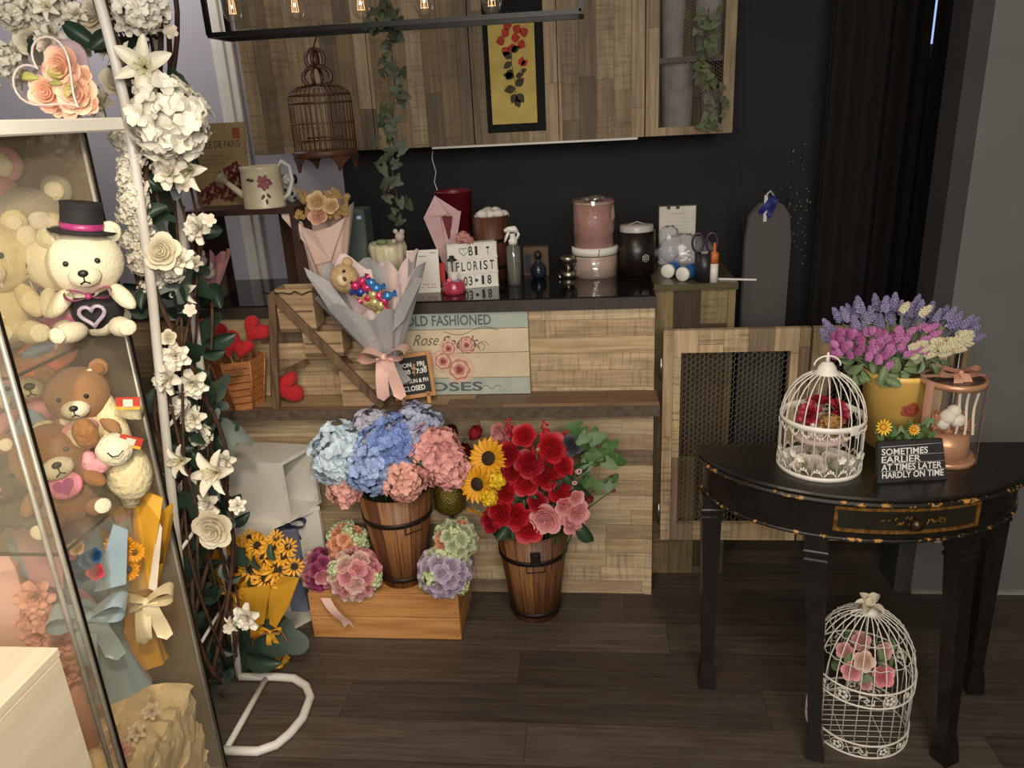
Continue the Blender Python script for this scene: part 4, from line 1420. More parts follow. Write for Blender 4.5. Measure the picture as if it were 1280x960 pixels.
MB().lathe([(0, 22 * u), (5 * u, 22 * u), (5 * u, 34 * u), (2 * u, 36 * u), (1.5 * u, 46 * u), (0, 46 * u)], 16).build('nozzle', mat('orange_plastic', (196, 108, 48), .5), gl)
e0 = at(903, 342, Y=2.45); e1 = at(940, 352, Y=2.40)
kn_ = thing('craft_knife', 'thin white craft knife lying over the right edge of the side cabinet', 'knife', (at(915, 346, Y=2.46).x, 2.46, ZC))
MB().box(-.06, -.004, 0, .075, .004, .006, RZ(rad(-14)), bev=.0015).build('knife_body', M_white, kn_)
MB().box(-.085, -.003, .002, -.06, .003, .003, RZ(rad(-14))).build('blade', M_steel, kn_)

# ------------------------------------------------------------------ tall grey ironing board shaped sack with flowering twigs
yb = 2.86
bp = at(955, 410, Y=yb)
tb = thing('ironing_board', 'tall grey fabric covered ironing board standing folded by the back wall', 'ironing board', (bp.x, yb, 0))
X_ = lambda px, py=330: at(px, py, Y=yb).x - bp.x
Z_ = lambda py, px=955: at(px, py, Y=yb).z
pts = []
zt_ = Z_(250)
pts = [(X_(921, 410), .06), (X_(925, 400), .40), (X_(930, 320), Z_(300)), (X_(936, 270), Z_(270)), (X_(944), Z_(256)), (X_(957), zt_), (X_(972), Z_(255)), (X_(981), Z_(268)), (X_(985), Z_(300)), (X_(984), .40), (X_(984), .06)]
MB().prism(pts[::-1], -.02, .02).build('cover', mat('grey_felt_cover', (96, 92, 88), .95, (84, 80, 77), 200, bump=.5, bscale=300, bdist=.003, **{'Sheen Weight': .08}), tb)
MB().box(X_(928), -.03, 0, X_(980), .03, .058, bev=.004).build('foot', M_black, tb)
MB().box(X_(949), -.024, Z_(276), X_(953), -.0205, Z_(243)).tube([(X_(951), -.022, Z_(243)), (X_(956), -.02, Z_(238)), (X_(962), -.015, Z_(246))], .004, 5).build('white_tape', M_white, tb)
rbb = MB()
M_navy = mat('royal_blue_ribbon', (36, 40, 130), .4, (24, 28, 96))
bow(tb, (X_(961), -.03, Z_(245)), .07, M_navy, 'blue_bow', M=T(X_(961), -.03, Z_(246)) @ RY(.5))
tw = thing('twig_bundle', 'bundle of dark twigs with tiny pale buds behind the ironing board top', 'branches', (bp.x + .03, yb + .05, 0))
mb = MB(); bd = MB()
for (px, py, bx_) in ((1003, 180, 5), (990, 180, 2), (1012, 220, 8), (972, 232, 0), (938, 300, -6), (922, 160, -3)):
    p = at(px, py, Y=yb + .05) - tw.location
    q = V((bx_ * .008, 0, .02))
    m_ = q.lerp(p, .6) + V((.02, 0, 0))
    L = [q.lerp(m_, t).lerp(m_.lerp(p, t), t) for t in [i / 8 for i in range(9)]]
    mb.tube(L, .0022, 4)
    if px != 922:
        for i in range(16):
            a = L[7].lerp(L[8], random.uniform(-1.5, 1))
            bd.ell(a + V((random.uniform(-.012, .012), -.003, random.uniform(-.01, .01))), random.uniform(.0015, .003), nu=5, nv=4)
mb.build('twigs', mat('dark_twig', (34, 28, 24), .8), tw)
bd.build('buds', mat('pale_buds', (150, 150, 130), .7), tw)
# ------------------------------------------------------------------ vintage sign leaning on the counter above the ledge
sg0 = at(497, 484, Z=ZS); sg1 = at(664, 484, Y=2.285)
sl = at(480, 484, Y=2.28).x
sw = sg1.x - sl; shh = at(600, 387, Y=2.294).z - ZS
vs = thing('vintage_sign', 'long pale plank sign reading OLD FASHIONED Rose Seeds ROSES leaning on the counter', 'sign', ((sl + sg1.x) / 2, 2.278, ZS + .0005))
vs.rotation_euler = (rad(-3.5), 0, 0)
M_sb = mat('sign_duck_egg', (178, 182, 172), .5, (152, 164, 152), 16)
M_sc = mat('sign_cream', (216, 200, 170), .5, (198, 180, 148), 12)
M_se = mat('sign_worn_edge', (128, 108, 82), .7)
MB().box(-sw / 2, 0, 0, sw / 2, .010, shh, bev=.001).build('backboard', M_se, vs)
zs_ = [0, .205, .50, .78, 1.0]
for i, m in enumerate((M_sb, M_sc, M_sc, M_sb)):
    MB().box(-sw / 2 + .002, -.003, zs_[i] * shh + .0008, sw / 2 - .002, .0, zs_[i + 1] * shh - .0008, bev=.0008).build('plank', m, vs)
M_sink = mat('sign_ink', (74, 84, 92), .6, (96, 104, 108), 60)
K = T(0, -.0032, 0)
x_ = lambda px: at(px, 430, Y=2.28).x - vs.location.x
letters([('OLD FASHIONED', (x_(509) + x_(615)) / 2, shh * .83, shh * .115, x_(615) - x_(509)), ('ROSES', (x_(515) + x_(600)) / 2, shh * .05, shh * .105, x_(600) - x_(515))], 'lettering', M_sink, vs, K, bold=.02)
letters([('Rose', x_(532), shh * .60, shh * .13, x_(546) - x_(513), .5), ('Seeds', x_(574), shh * .56, shh * .15, x_(598) - x_(550), .5)], 'script_lettering', mat('script_ink', (112, 92, 78), .6), vs, K)
sc1 = []
sc1.append([(x_(508) + .004 * math.sqrt(i) * cos(i * .5), shh * .55 + .004 * math.sqrt(i) * sin(i * .5)) for i in range(24)])
sc1.append([(x_(598) + .0032 * math.sqrt(i) * cos(-i * .5) + .0006 * i, shh * .58 + .0032 * math.sqrt(i) * sin(-i * .5)) for i in range(26)])
sc1.append([(x_(600 + i * 1.1), shh * .09 + .006 * sin(i * .45)) for i in range(22)])
sc1.append([(x_(556 + i * 3.2), shh * .76 - .012 * sin(i * .3)) for i in range(22)])
strokes(sc1, 'flourish', mat('script_ink', (112, 92, 78), .6), vs, K, r=.0009)
for (px, py, r, c, c2, kd) in ((552, 452, 15, (206, 166, 146), (150, 80, 76), 'printed_rose'), (572, 462, 19, (216, 182, 160), (160, 84, 80), 'printed_rose'), (583, 432, 11, (178, 100, 96), (142, 70, 70), 'printed_rose'), (560, 436, 12, (212, 176, 156), (168, 110, 100), 'printed_rose')):
    rr = SZ(r * 1.25, vs.location)
    cx, cz = x_(px), at(px, py, Y=2.28).z - ZS
    mb = MB()
    for lay, (n, q, w, mi) in enumerate(((9, .92, .62, 0), (8, .80, .5, 1), (7, .62, .5, 2), (6, .45, .42, 1), (5, .28, .36, 2), (3, .14, .24, 3))):
        for i in range(n):
            a = 2 * PI * i / n + lay * .4
            d_ = rr * q * .55
            mb.prism([(cx + d_ * cos(a) + rr * w * .5 * cos(t), cz + d_ * sin(a) + rr * w * .5 * sin(t)) for t in [2 * PI * j / 12 for j in range(12)]], -.0034 - .00008 * (lay * 9 + i % 3) , -.0031, None, mi)
    mb.build(kd, [mat('rose_print_a%d' % px, c, .7), mat('rose_print_b', (224, 190, 168), .7), mat('rose_print_c', (196, 132, 118), .7), mat('rose_print_d', (142, 66, 70), .7)], vs)

# small chalkboard on an easel
e0 = at(522, 497, Z=ZS)
ez = thing('easel_chalkboard', 'tiny wooden easel chalkboard with opening hours on the counter ledge', 'chalkboard', (e0.x + .008, 2.205, ZS), rad(7))
u = SZ(1, e0)
ew, eh = 25 * u, 55 * u
M_ply = mat('honey_plywood', (190, 132, 74), .55, (164, 108, 58), 30)
K = T(0, 0, 7 * u) @ RX(rad(-16))
KT = K @ RY(rad(-5))
mb = MB()
bw = 5 * u
mb.box(-ew, -.003, 0, -ew + bw, .004, eh, KT, bev=.001); mb.box(ew - bw, -.003, 0, ew, .004, eh, KT, bev=.001)
mb.box(-ew + bw, -.003, 0, ew - bw, .004, bw, KT, bev=.001); mb.box(-ew + bw, -.003, eh - bw, ew - bw, .004, eh, KT, bev=.001)
mb.build('frame', M_ply, ez)
bd_ = MB().box(-ew + bw, -.0005, bw, ew - bw, .002, eh - bw, KT).build('slate', mat('slate_black', (26, 26, 26), .7), ez)
M_chalk = mat('chalk_white', (232, 228, 220), .9)
iw = (ew - bw) * 2
letters([('MON - FRI', 0, eh * .70, 5.2 * u, iw * .80), ('12:30 - 7:30', 0, eh * .54, 5.6 * u, iw * .90), ('SAT, SUN & PH', 0, eh * .34, 4.8 * u, iw * .9), ('CLOSED', 0, eh * .17, 6 * u, iw * .66), ('PM', iw * .06, eh * .64, 2.4 * u, iw * .1), ('PM', iw * .40, eh * .64, 2.4 * u, iw * .1)], 'lettering', M_chalk, bd_, KT @ T(0, -.001, 0), bold=.03)
for s in (-1, 1):
    MB().box(-2.2 * u, -.004, -8.2 * u, 2.2 * u, .003, 6 * u, KT @ T(s * ew * .62, .001, 0)).build('leg', M_ply, ez)
MB().tube([(0, .012, eh * .9), (0, .040, .002)], .0028, 5).build('rear_leg', M_ply, ez)
MB().tube([KT @ V((-ew * .35, 0, eh)), KT @ V((0, 0, eh + 5 * u)), KT @ V((ew * .35, 0, eh))], .0012, 5).build('hanging_cord', M_ply, ez)

# ------------------------------------------------------------------ stepped wooden planter rack
M_rust = wood('weathered_wood', (118, 92, 66), (74, 56, 42), 'X')
M_rustz = wood('weathered_wood_upright', (118, 92, 66), (74, 56, 42), 'Z')
M_pal = wood('pale_weathered_crate', (176, 148, 112), (126, 100, 74), 'X')
yf, ybk = 2.145, 2.255
rk = thing('stepped_rack', 'weathered wooden stepped planter rack on the ledge left of the grey bouquet', 'rack', (at(400, 505, Y=2.2).x, 2.2, ZS))
o_ = rk.location


def L_(px, py, y):
    return at(px, py, Y=y) - o_


def bar(a, b, w, d, name, m, parent, roll=0):
    a, b = V(a), V(b)
    K = T(*a) @ aim(b - a)
    # keep the broad side towards the front
    L = (b - a).length
    z = (b - a).normalized(); y = V((0, 1, 0)); y = (y - z * y.dot(z)).normalized(); x = y.cross(z)
    K = Matrix(((x.x, y.x, z.x, a.x), (x.y, y.y, z.y, a.y), (x.z, y.z, z.z, a.z), (0, 0, 0, 1)))
    return MB().box(-w / 2, -d / 2, 0, w / 2, d / 2, L, K, bev=.0012).build(name, m, parent)


for y, nm in ((yf - .0, 0), (ybk + .02, 1)):
    yy = 2.172 if nm == 0 else 2.28
    a = at(340, 368, Y=yy) - o_
    b = at(344, 500, Y=yy) - o_; b.z = .0005
    bar(b, (a.x, a.y, a.z), .022, .014, 'upright', M_rustz, rk)
    c = at(478, 500, Y=yy - (.004 if nm == 0 else 0)) - o_
    c.z = .006
    bar((c.x, c.y, c.z), (a.x - .004, a.y, a.z + .004), .024, .014, 'sloping_rail', M_rustz, rk)
a = at(344, 470, Y=2.172) - o_; b = at(384, 452, Y=2.28) - o_
bar(a, b, .016, .012, 'cross_brace', M_rustz, rk)
bar(at(341, 372, Y=2.172) - o_, at(341, 372, Y=2.172) - o_ + V((0, .108, 0)), .02, .014, 'top_rail', M_rust, rk)
MB().tube([V((at(341, 367, Y=2.172) - o_)) + V((t * .02 - .03, .01 * sin(t * 2), .006 * cos(t * 2.5))) for t in range(9)], .002, 5).build('wire_twist', M_blackmetal, rk)


def crate(name, label, x0, x1, y0, y1, z0, z1, m=None, parent=None):
    t = thing(name, label, 'box', ((x0 + x1) / 2, (y0 + y1) / 2, z0))
    w, d, h = (x1 - x0) / 2, (y1 - y0) / 2, z1 - z0
    m = m or M_pal
    th = .006
    MB().box(-w, -d, 0, w, -d + th, h, bev=.001).build('front_panel', m, t)
    MB().box(-w, d - th, 0, w, d, h, bev=.001).build('back_panel', m, t)
    for s in (-1, 1):
        MB().box(min(s * w, s * (w - th)), -d + th, 0, max(s * w, s * (w - th)), d - th, h).build('side_panel', m, t)
    MB().box(-w + th, -d + th, .002, w - th, d - th, .008).build('bottom_panel', m, t)
    MB().box(-w * .9, -d - .0015, h * .42, w * .9, -d - .0, h * .47).build('groove', M_rust, t)
    return t


ya, yb_ = 2.184, 2.262
for (px0, px1, pyt, pyb, lab) in ((350, 396, 362, 412, 'top small wooden box on the stepped rack'), (381, 430, 415, 442, 'middle small pale wooden box on the stepped rack'), (427, 474, 464, 494, 'lowest small wooden box on the stepped rack below the bouquet bow')):
    x0, x1 = at(px0, pyb, Y=ya).x, at(px1, pyb, Y=ya).x
    z0, z1 = at(px0, pyb, Y=ya).z, at(px0, pyt, Y=ya).z
    if pyb == 494: z0 = ZS + .001
    crate('planter_box', lab, x0, x1, ya, yb_, z0, z1)
    if pyb != 494:
        bar((x0 - o_.x, yb_ + .004 - o_.y, z0 - .006 - o_.z), (x1 - o_.x, yb_ + .004 - o_.y, z0 - .006 - o_.z), .010, .010, 'box_bearer', M_rust, rk)
        bar((x0 - o_.x, ya + .006 - o_.y, z0 - .006 - o_.z), (x1 - o_.x, ya + .006 - o_.y, z0 - .006 - o_.z), .010, .010, 'box_bearer', M_rust, rk)

# ------------------------------------------------------------------ teddy bouquet in grey and pink wrap, leaning on the counter edge
M_gwrap = mat('grey_mesh_wrap', (168, 166, 166), .75, (148, 146, 148), 200)
M_pwrap = mat('pale_pink_wrap', (226, 204, 200), .65, (212, 188, 184), 10)
M_satin = mat('pink_satin', (236, 196, 184), .28, (220, 172, 160), 8)
yq = 2.165
bb = at(493, 478, Y=yq); bt_ = at(452, 330, Y=yq)
d = (bt_ - bb)
H = (bt_ - bb).length * .98
u = SZ(1, bb)
KB = T(bb.x, yq, bb.z) @ RX(rad(6)) @ RY(math.atan2(d.x, d.z))
tq = thing('teddy_bouquet', 'grey and pink wrapped bouquet holding a beige teddy with pink and blue sweets', 'bouquet', M=KB)
wrap_mesh(70 * u, H * .95, M_gwrap, folds=6, open_=.30, seed=3, squash=.62, tie=.16, skirt=.24, back=.02, rim=.13).build('grey_wrapper', M_gwrap, tq)
wrap_mesh(60 * u, H * .97, M_pwrap, folds=5, open_=.36, seed=8, squash=.58, tie=.13, skirt=.22, back=.03, rim=.13).build('pink_wrapper', M_pwrap, tq)
# side flap of grey netting sticking out to the right
def flap(pts, m, name, parent):
    o = MB().add([V(p) for p in pts], [tuple(range(len(pts)))]).build(name, m, parent)
    s = o.modifiers.new('thick', 'SOLIDIFY'); s.thickness = .0012
    return o
Ki = KB.inverted()
def fp(px, py, y): return Ki @ at(px, py, Y=y)
flap([fp(480, 425, 2.12), fp(505, 400, 2.10), fp(528, 348, 2.08), fp(519, 346, 2.09), fp(500, 376, 2.11)], M_gwrap, 'wrapper_flap', tq)
flap([fp(420, 400, 2.11), fp(384, 345, 2.09), fp(380, 334, 2.10), fp(412, 352, 2.11), fp(470, 430, 2.115)], M_gwrap, 'wrapper_flap', tq)
M_beige = mat('beige_plush', (198, 166, 122), .95, (172, 140, 98), 150, bump=.5, bscale=300, bdist=.003, **{'Sheen Weight': .08})
M_lbeige = mat('light_beige_plush', (222, 200, 164), .95, (204, 180, 144), 150, bump=.5, bscale=300, bdist=.003, **{'Sheen Weight': .08})
hd = at(431, 348, Y=2.115)
Kh = Ki @ T(*hd) @ RY(rad(62)) @ RX(rad(-24))
hr = 18 * u
tb_ = MB().ell((0, 0, 0), (hr, hr * .9, hr * .92), Kh, fuzz=.03, nu=20, nv=13).build('teddy_head', M_beige, tq)
MB().ell((0, -hr * .75, -hr * .25), (hr * .46, hr * .4, hr * .36), Kh).build('muzzle', M_lbeige, tb_)
MB().ell((0, -hr * 1.1, -hr * .1), (hr * .16, hr * .1, hr * .12), Kh).build('nose', mat('brown_nose', (84, 52, 30), .4), tb_)
for s in (-1, 1):
    MB().ell((s * hr * .42, -hr * .80, hr * .16), (hr * .12, hr * .08, hr * .12), Kh, nu=9, nv=6).build('eye', M_black, tb_)
    MB().ell((s * hr * .78, 0, hr * .72), (hr * .34, hr * .2, hr * .34), Kh, fuzz=.03).build('ear', M_beige, tb_)
MB().ell((0, 0, 0), (26 * u, 10 * u, 12 * u), Ki @ at_ if False else Ki @ T(*at(462, 372, Y=2.115)) @ RY(rad(35)), fuzz=.03).build('teddy_body', M_beige, tq)
M_foil = {c: mat('foil_%s' % n, c, .25, metal=.35) for n, c in (('pink', (214, 60, 108)), ('blue', (70, 136, 200)), ('gold', (206, 192, 130)), ('navy', (50, 70, 150)))}
cols = list(M_foil.values())
for i, (px, py, c) in enumerate(((444, 357, 0), (452, 352, 0), (458, 360, 0), (450, 365, 3), (464, 354, 1), (470, 360, 1), (466, 368, 2), (474, 370, 0), (480, 376, 0), (468, 378, 2), (476, 382, 2), (460, 372, 0), (484, 370, 1))):
    p = Ki @ at(px, py, Y=2.095 + .002 * (i % 3))
    c_ = MB().ell((0, 0, 0), (7 * u, 5.5 * u, 5.5 * u), fuzz=.10, nu=10, nv=7)
    for s in (-1, 1):
        c_.lathe([(1.2 * u, 6 * u), (4.5 * u, 11 * u)], 8, RY(s * PI / 2), wob=lambda a, z: 1 + .2 * cos(4 * a))
    c_.build('sweet', cols[c], tq, M=T(*p) @ RY(random.uniform(-1.5, 1.5)) @ RX(.3))
bow(tq, None, 46 * u, M_satin, 'satin_bow', 1.2, wd=.62, M=Ki @ T(*at(480, 446, Y=2.095)) @ RY(rad(-4)), )

# ------------------------------------------------------------------ dried flower bouquet behind it
yd = 2.40
db = at(412, 345, Y=yd)
dq = thing('dried_bouquet', 'pale pink wrapped bouquet of cream dried flowers standing behind the teddy bouquet', 'bouquet', (db.x, yd, ZT))
dtop = at(400, 262, Y=yd).z - ZT
u2 = SZ(1, db)
M_pw2 = mat('blush_wrap', (230, 202, 188), .6, (216, 184, 170), 10)
wrap_mesh(40 * u2, dtop + .02, M_pw2, folds=5, open_=.30, seed=12, squash=.75, tie=.45, skirt=.2, rim=.12).build('wrapper', M_pw2, dq)
flap([(-.0, -.05, dtop * .42), (-.105, -.06, dtop * .95), (-.118, -.05, dtop * 1.12), (-.085, -.05, dtop * 1.0), (.01, -.06, dtop * .6)], M_pw2, 'wrapper_flap', dq)
flap([(-.02, -.06, dtop * .42), (-.045, -.075, dtop * .86), (.0, -.08, dtop * .80), (.05, -.075, dtop * .84), (.095, -.06, dtop * .93), (.03, -.06, dtop * .45)], M_pw2, 'wrapper_flap', dq)
cr_ = rose_mesh((232, 206, 160), (214, 180, 130)); pk_ = rose_mesh((230, 186, 160), (214, 160, 136))
pamp = lavender_mesh((206, 172, 112), (176, 140, 86))
for (px, py, me, s) in ((396, 252, cr_, 12), (398, 270, pk_, 12), (414, 258, cr_, 10)):
    p = at(px, py, Y=2.31) - dq.location
    put('rose', me, dq, p, (0, -.9, .5), s * u2)
for i in range(64):
    px, py = random.uniform(370, 434), random.uniform(244, 272)
    p = at(px, py, Y=2.335) - dq.location
    if i % 3 == 0:
        put('dried_plume', pamp, dq, p, (random.uniform(-.5, .5), -.3, 1), .030)
    else:
        put('dried_cluster', hydrangea_mesh((210, 178, 112), (180, 140, 84), 40), dq, p, (random.uniform(-.5, .5), -.6, .7), random.uniform(.006, .010))

# ------------------------------------------------------------------ hexagonal slatted basket with red plush hearts
hb0 = at(300, 512, Y=2.20)
ux = SZ(1, hb0)
hxk = thing('slatted_basket', 'honey coloured hexagonal slatted wooden basket of red plush hearts on the ledge', 'basket', (at(306, 505, Y=2.21).x, 2.215, ZS + .0))
M_honey = wood('honey_slats', (186, 124, 72), (150, 94, 54), 'X', bump=.1)
mb = MB()
hh = at(300, 446, Y=2.2).z - ZS
rb_, rt_ = .055, .082
for k in range(7):
    z0 = hh * k / 7; z1 = hh * (k + .86) / 7
    f0, f1 = rb_ + (rt_ - rb_) * k / 7, rb_ + (rt_ - rb_) * (k + 1) / 7
    pr = [(f0, z0), (f0 + .001, z0), (f1 + .002, z1), (f1 - .004, z1), (f0 - .004, z0)]
    mb.lathe(pr + [pr[0]], 6, RZ(rad(20)), sm=False)
mb.lathe([(0, .002), (rb_, .002), (rb_, .006), (0, .006)], 6, RZ(rad(20)), sm=False)
mb.build('slats', M_honey, hxk)
for i in range(6):
    a = rad(20) + PI / 3 * i
    MB().tube([((rb_ + .002) * cos(a), (rb_ + .002) * sin(a), 0), ((rt_ + .002) * cos(a), (rt_ + .002) * sin(a), hh)], .0035, 4).build('corner_post', M_honey, hxk)
M_redp = mat('red_plush', (186, 30, 34), .9, (156, 20, 26), 120, bump=.5, bscale=300, bdist=.003, **{'Sheen Weight': .08})


def heart(name, label, loc, s, rot, m=None, group=None):
    t = thing(name, label, 'heart', M=T(*loc) @ rot)
    mb = MB()
    n, k = 30, 10
    pts = []
    for j in range(k + 1):
        ph = -PI / 2 + PI * j / k
        for i in range(n):
            q = 2 * PI * i / n
            x = 16 * sin(q) ** 3 / 16; z = (13 * cos(q) - 5 * cos(2 * q) - 2 * cos(3 * q) - cos(4 * q)) / 16
            c = cos(ph) ** .55 if cos(ph) > 1e-6 else 0
            pts.append((x * c * s, sin(ph) * s * .5, (z + .1) * c * s))
    fs = [(j * n + i, j * n + (i + 1) % n, (j + 1) * n + (i + 1) % n, (j + 1) * n + i) for j in range(k) for i in range(n)]
    mb.add(pts, fs, sm=True)
    mb.build('cushion', m or M_redp, t)
    return t


zb2 = ZS + hh
for (px, py, dy, s, ry, lab) in ((262, 418, -.02, .052, 15, 'leftmost red plush heart in the slatted basket'), (283, 430, -.045, .046, -12, 'middle red plush heart in the slatted basket'), (303, 436, -.035, .036, 10, 'small red plush heart at the front of the slatted basket'), (319, 414, .0, .046, 38, 'red plush heart leaning out at the right of the slatted basket')):
    p = at(px, py, Y=2.20 + dy)
    h_ = heart('plush_heart', lab, p, s, RX(rad(-15)) @ RY(rad(ry)))
    if px == 318:
        bow(h_, None, .03, M_satin, 'ribbon', .6, M=T(-.016, -.02, -.024))
        MB().tube([(-.01, -.01, -.03), (.005, 0, -.07), (.06, -.01, -.12)], .0012, 4).build('stick', M_pal, h_)
    else:
        MB().tube([(0, .004, -s * .8), (.004, .01, -.085)], .0015, 5).build('stick', M_pal, h_)
p = at(355, 468, Y=2.22)
rp_ = heart('plush_cushion', 'red plush cushion with gold stitching behind the rack upright', V((p.x, 2.222, ZS + .055)), .056, RY(rad(75)) @ RX(rad(-8)))
MB().tube([(-.016 + .004 * i, -.0205 - .001 * (i % 2), -.012 + .0035 * (i % 3)) for i in range(9)], .001, 4).build('gold_stitching', mat('gold_thread', (214, 176, 90), .4), rp_)
# clear cello cone with a yellow tag behind hearts
cc = thing('cello_cone', 'clear cellophane cone with pale yellow bow behind the red hearts', 'wrap', (at(292, 420, Y=2.262).x, 2.262, ZS))
MB().lathe([(.010, 0), (.020, .10), (.052, .24)], 18, wob=lambda a, z: 1 + .06 * cos(5 * a)).build('film', M_film, cc)
MB().ell((.012, -.018, .16), (.012, .006, .022), fuzz=.15).build('yellow_tag', mat('pale_yellow', (222, 198, 128), .5), cc)
# ------------------------------------------------------------------ white cubby boxes
M_lam = mat('white_laminate', (214, 210, 200), .5, (202, 198, 188), 8)
M_lam2 = mat('white_edge_band', (232, 228, 218), .45)


def cubby(name, label, top, zt, zb, th=.012):
    """top: four photo pixels (front-left, front, right-back, left-back) of the top outline; open on the right face"""
    P = [at(px, py, Z=zt) for px, py in top]
    for p in P: p.y = min(p.y, 2.288)
    o = (P[0] + P[1] + P[2] + P[3]) / 4
    t = thing(name, label, 'cubby', (o.x, o.y, zb))
    Q = [V((p.x - o.x, p.y - o.y, 0)) for p in P]
    h = zt - zb

    def slab(q, z0, z1, nm, m=M_lam):
        n = len(q)
        mb = MB()
        mb.add([(p.x, p.y, z0) for p in q] + [(p.x, p.y, z1) for p in q], [tuple(range(n))[::-1], tuple(range(n, 2 * n))] + [(i, (i + 1) % n, n + (i + 1) % n, n + i) for i in range(n)])
        return mb.build(nm, m, t)
    slab(Q, h - th, h, 'top_board'); slab(Q, 0, th, 'bottom_board')

    def wall(a, b, nm):
        dd = (b - a).normalized(); nn = V((-dd.y, dd.x, 0))
        if nn.dot(-(a + b)) < 0: nn = -nn
        slab([a, b, b + nn * th, a + nn * th], th, h - th, nm)
    wall(Q[0], Q[1], 'front_panel'); wall(Q[2], Q[3], 'back_panel'); wall(Q[3], Q[0], 'side_panel')
    # edge banding round the opening
    a, b = Q[1], Q[2]
    dd = (b - a).normalized(); nn = V((dd.y, -dd.x, 0))
    if nn.dot(a + b) < 0: nn = -nn
    e = .0012
    mb = MB()
    def eb(s0, s1, z0, z1):
        c = [a + dd * s0, a + dd * s1]
        q = [c[0], c[1], c[1] + nn * e, c[0] + nn * e]
        mb.add([(p.x, p.y, z0) for p in q] + [(p.x, p.y, z1) for p in q], [(0, 1, 2, 3), (4, 5, 6, 7), (0, 1, 5, 4), (1, 2, 6, 5), (2, 3, 7, 6), (3, 0, 4, 7)])
    L = (b - a).length
    eb(0, th, 0, h); eb(L - th, L, 0, h); eb(th, L - th, 0, th); eb(th, L - th, h - th, h)
    mb.build('edge_band', M_lam2, t)
    return t


zlow = .40
c_low = cubby('cubby_shelf', 'larger white cubby box standing on the floor left of the wooden crate', [(276, 662), (337, 659), (399, 632), (345, 634)], zlow, 0)
c_up = cubby('cubby_shelf', 'smaller white cubby box stacked on the larger one behind the garland', [(268, 577), (349, 579), (391, 556), (303, 551)], zlow + .21, zlow)
hp = at(357, 618, Z=zlow + .02)
M_violet = mat('violet_cloth', (84, 62, 96), .8, (62, 46, 74), 40)
t = thing('fabric_flower', 'small violet cloth flower lying inside the upper white cubby', 'flower', (hp.x - .01, hp.y + .02, zlow + .0125))
obj('petals', gardenia_mesh((84, 62, 96), (60, 44, 72)), t, M=T(0, 0, .012) @ RX(-.7) @ SCL(.032))

t = thing('gift_bow', 'dark blue ribbon bow inside the lower white cubby', 'bow', (at(362, 668, Y=2.17).x, 2.17, .0125))
bow(t, None, .10, mat('navy_bow', (40, 44, 84), .5), 'ribbon', .6, M=T(0, 0, .33))
MB().box(-.03, -.02, 0, .03, .02, .32, bev=.003).build('small_box', mat('grey_blue_card', (126, 130, 150), .6), t)

# ------------------------------------------------------------------ pine crate
cA = at(393, 797, Z=0); cB = at(577, 800, Z=0)
cd = .235
zk = at(390, 742, Y=cA.y).z
M_pine = wood('pine_board', (206, 150, 90), (168, 112, 62), 'X', rough=.5, f=.8)
M_piney = wood('pine_board_side', (206, 150, 90), (168, 112, 62), 'Y', rough=.5, f=.8)
cw = (cB.x - cA.x) / 2
crt = thing('pine_crate', 'low pine crate on the floor carrying the hydrangea tub', 'crate', ((cA.x + cB.x) / 2, cA.y + cd / 2, 0))
for z0, z1 in ((.002, zk * .48), (zk * .50, zk)):
    MB().box(-cw, -cd / 2, z0, cw, -cd / 2 + .012, z1, bev=.0015).build('front_slat', M_pine, crt)
    MB().box(-cw, cd / 2 - .012, z0, cw, cd / 2, z1, bev=.0015).build('back_slat', M_pine, crt)
    for s in (-1, 1):
        MB().box(min(s * cw, s * (cw - .012)), -cd / 2 + .0125, z0, max(s * cw, s * (cw - .012)), cd / 2 - .0125, z1, bev=.0015).build('end_slat', M_piney, crt)
for k in range(3):
    y0 = -cd / 2 + .014 + k * (cd - .028) / 3
    MB().box(-cw + .013, y0, zk - .014, cw - .013, y0 + (cd - .028) / 3 - .003, zk - .002, bev=.001).build('top_slat', M_pine, crt)
mb = MB()
for s in (-1, 1):
    for z in (.1, .4, .6, .9):
        mb.tube([(s * (cw - .012), -cd / 2 - .0008, zk * z), (s * (cw - .012), -cd / 2 + .002, zk * z)], .0018, 6)
mb.build('nail', M_blackmetal, crt)
zt_c = zk - .002

# ------------------------------------------------------------------ stave tubs
def stave_mat():
    k = NT('stave_wood')
    sep = k.n('ShaderNodeSeparateXYZ', {0: k.obj()})
    an = k.math('DIVIDE', k.math('ARCTAN2', sep.outputs[1], sep.outputs[0]), 2 * PI / 15)
    fl_ = k.math('FLOOR', an)
    wn = k.n('ShaderNodeTexWhiteNoise', {1: fl_}, noise_dimensions='1D').outputs[0]
    base = k.ramp(wn, [(0, lin((122, 78, 46))), (.3, lin((146, 98, 58))), (.6, lin((104, 64, 38))), (.85, lin((160, 108, 66)))], 'CONSTANT')
    cv = k.n('ShaderNodeCombineXYZ', {0: k.math('MULTIPLY', an, 9.0), 1: k.math('MULTIPLY', sep.outputs[2], 5.0), 2: k.math('MULTIPLY', wn, 30.0)})
    g = k.noise(cv.outputs[0], 1.0, 6, .65)
    gm = k.n('ShaderNodeMapRange', {0: g, 1: .34, 2: .64, 3: .28, 4: 1.3}).outputs[0]
    col = k.mix(1.0, base, k.n('ShaderNodeCombineColor', {0: gm, 1: gm, 2: gm}).outputs[0], 'MULTIPLY')
    gap = k.math('LESS_THAN', k.math('FRACT', an), .05)
    col = k.mix(k.math('MULTIPLY', gap, .85), col, lin((24, 14, 8)))
    k.set(Base_Color=col, Roughness=.5)
    k.bump(k.math('SUBTRACT', g, k.math('MULTIPLY', gap, 2.0)), .3, .003)
    return k.mat


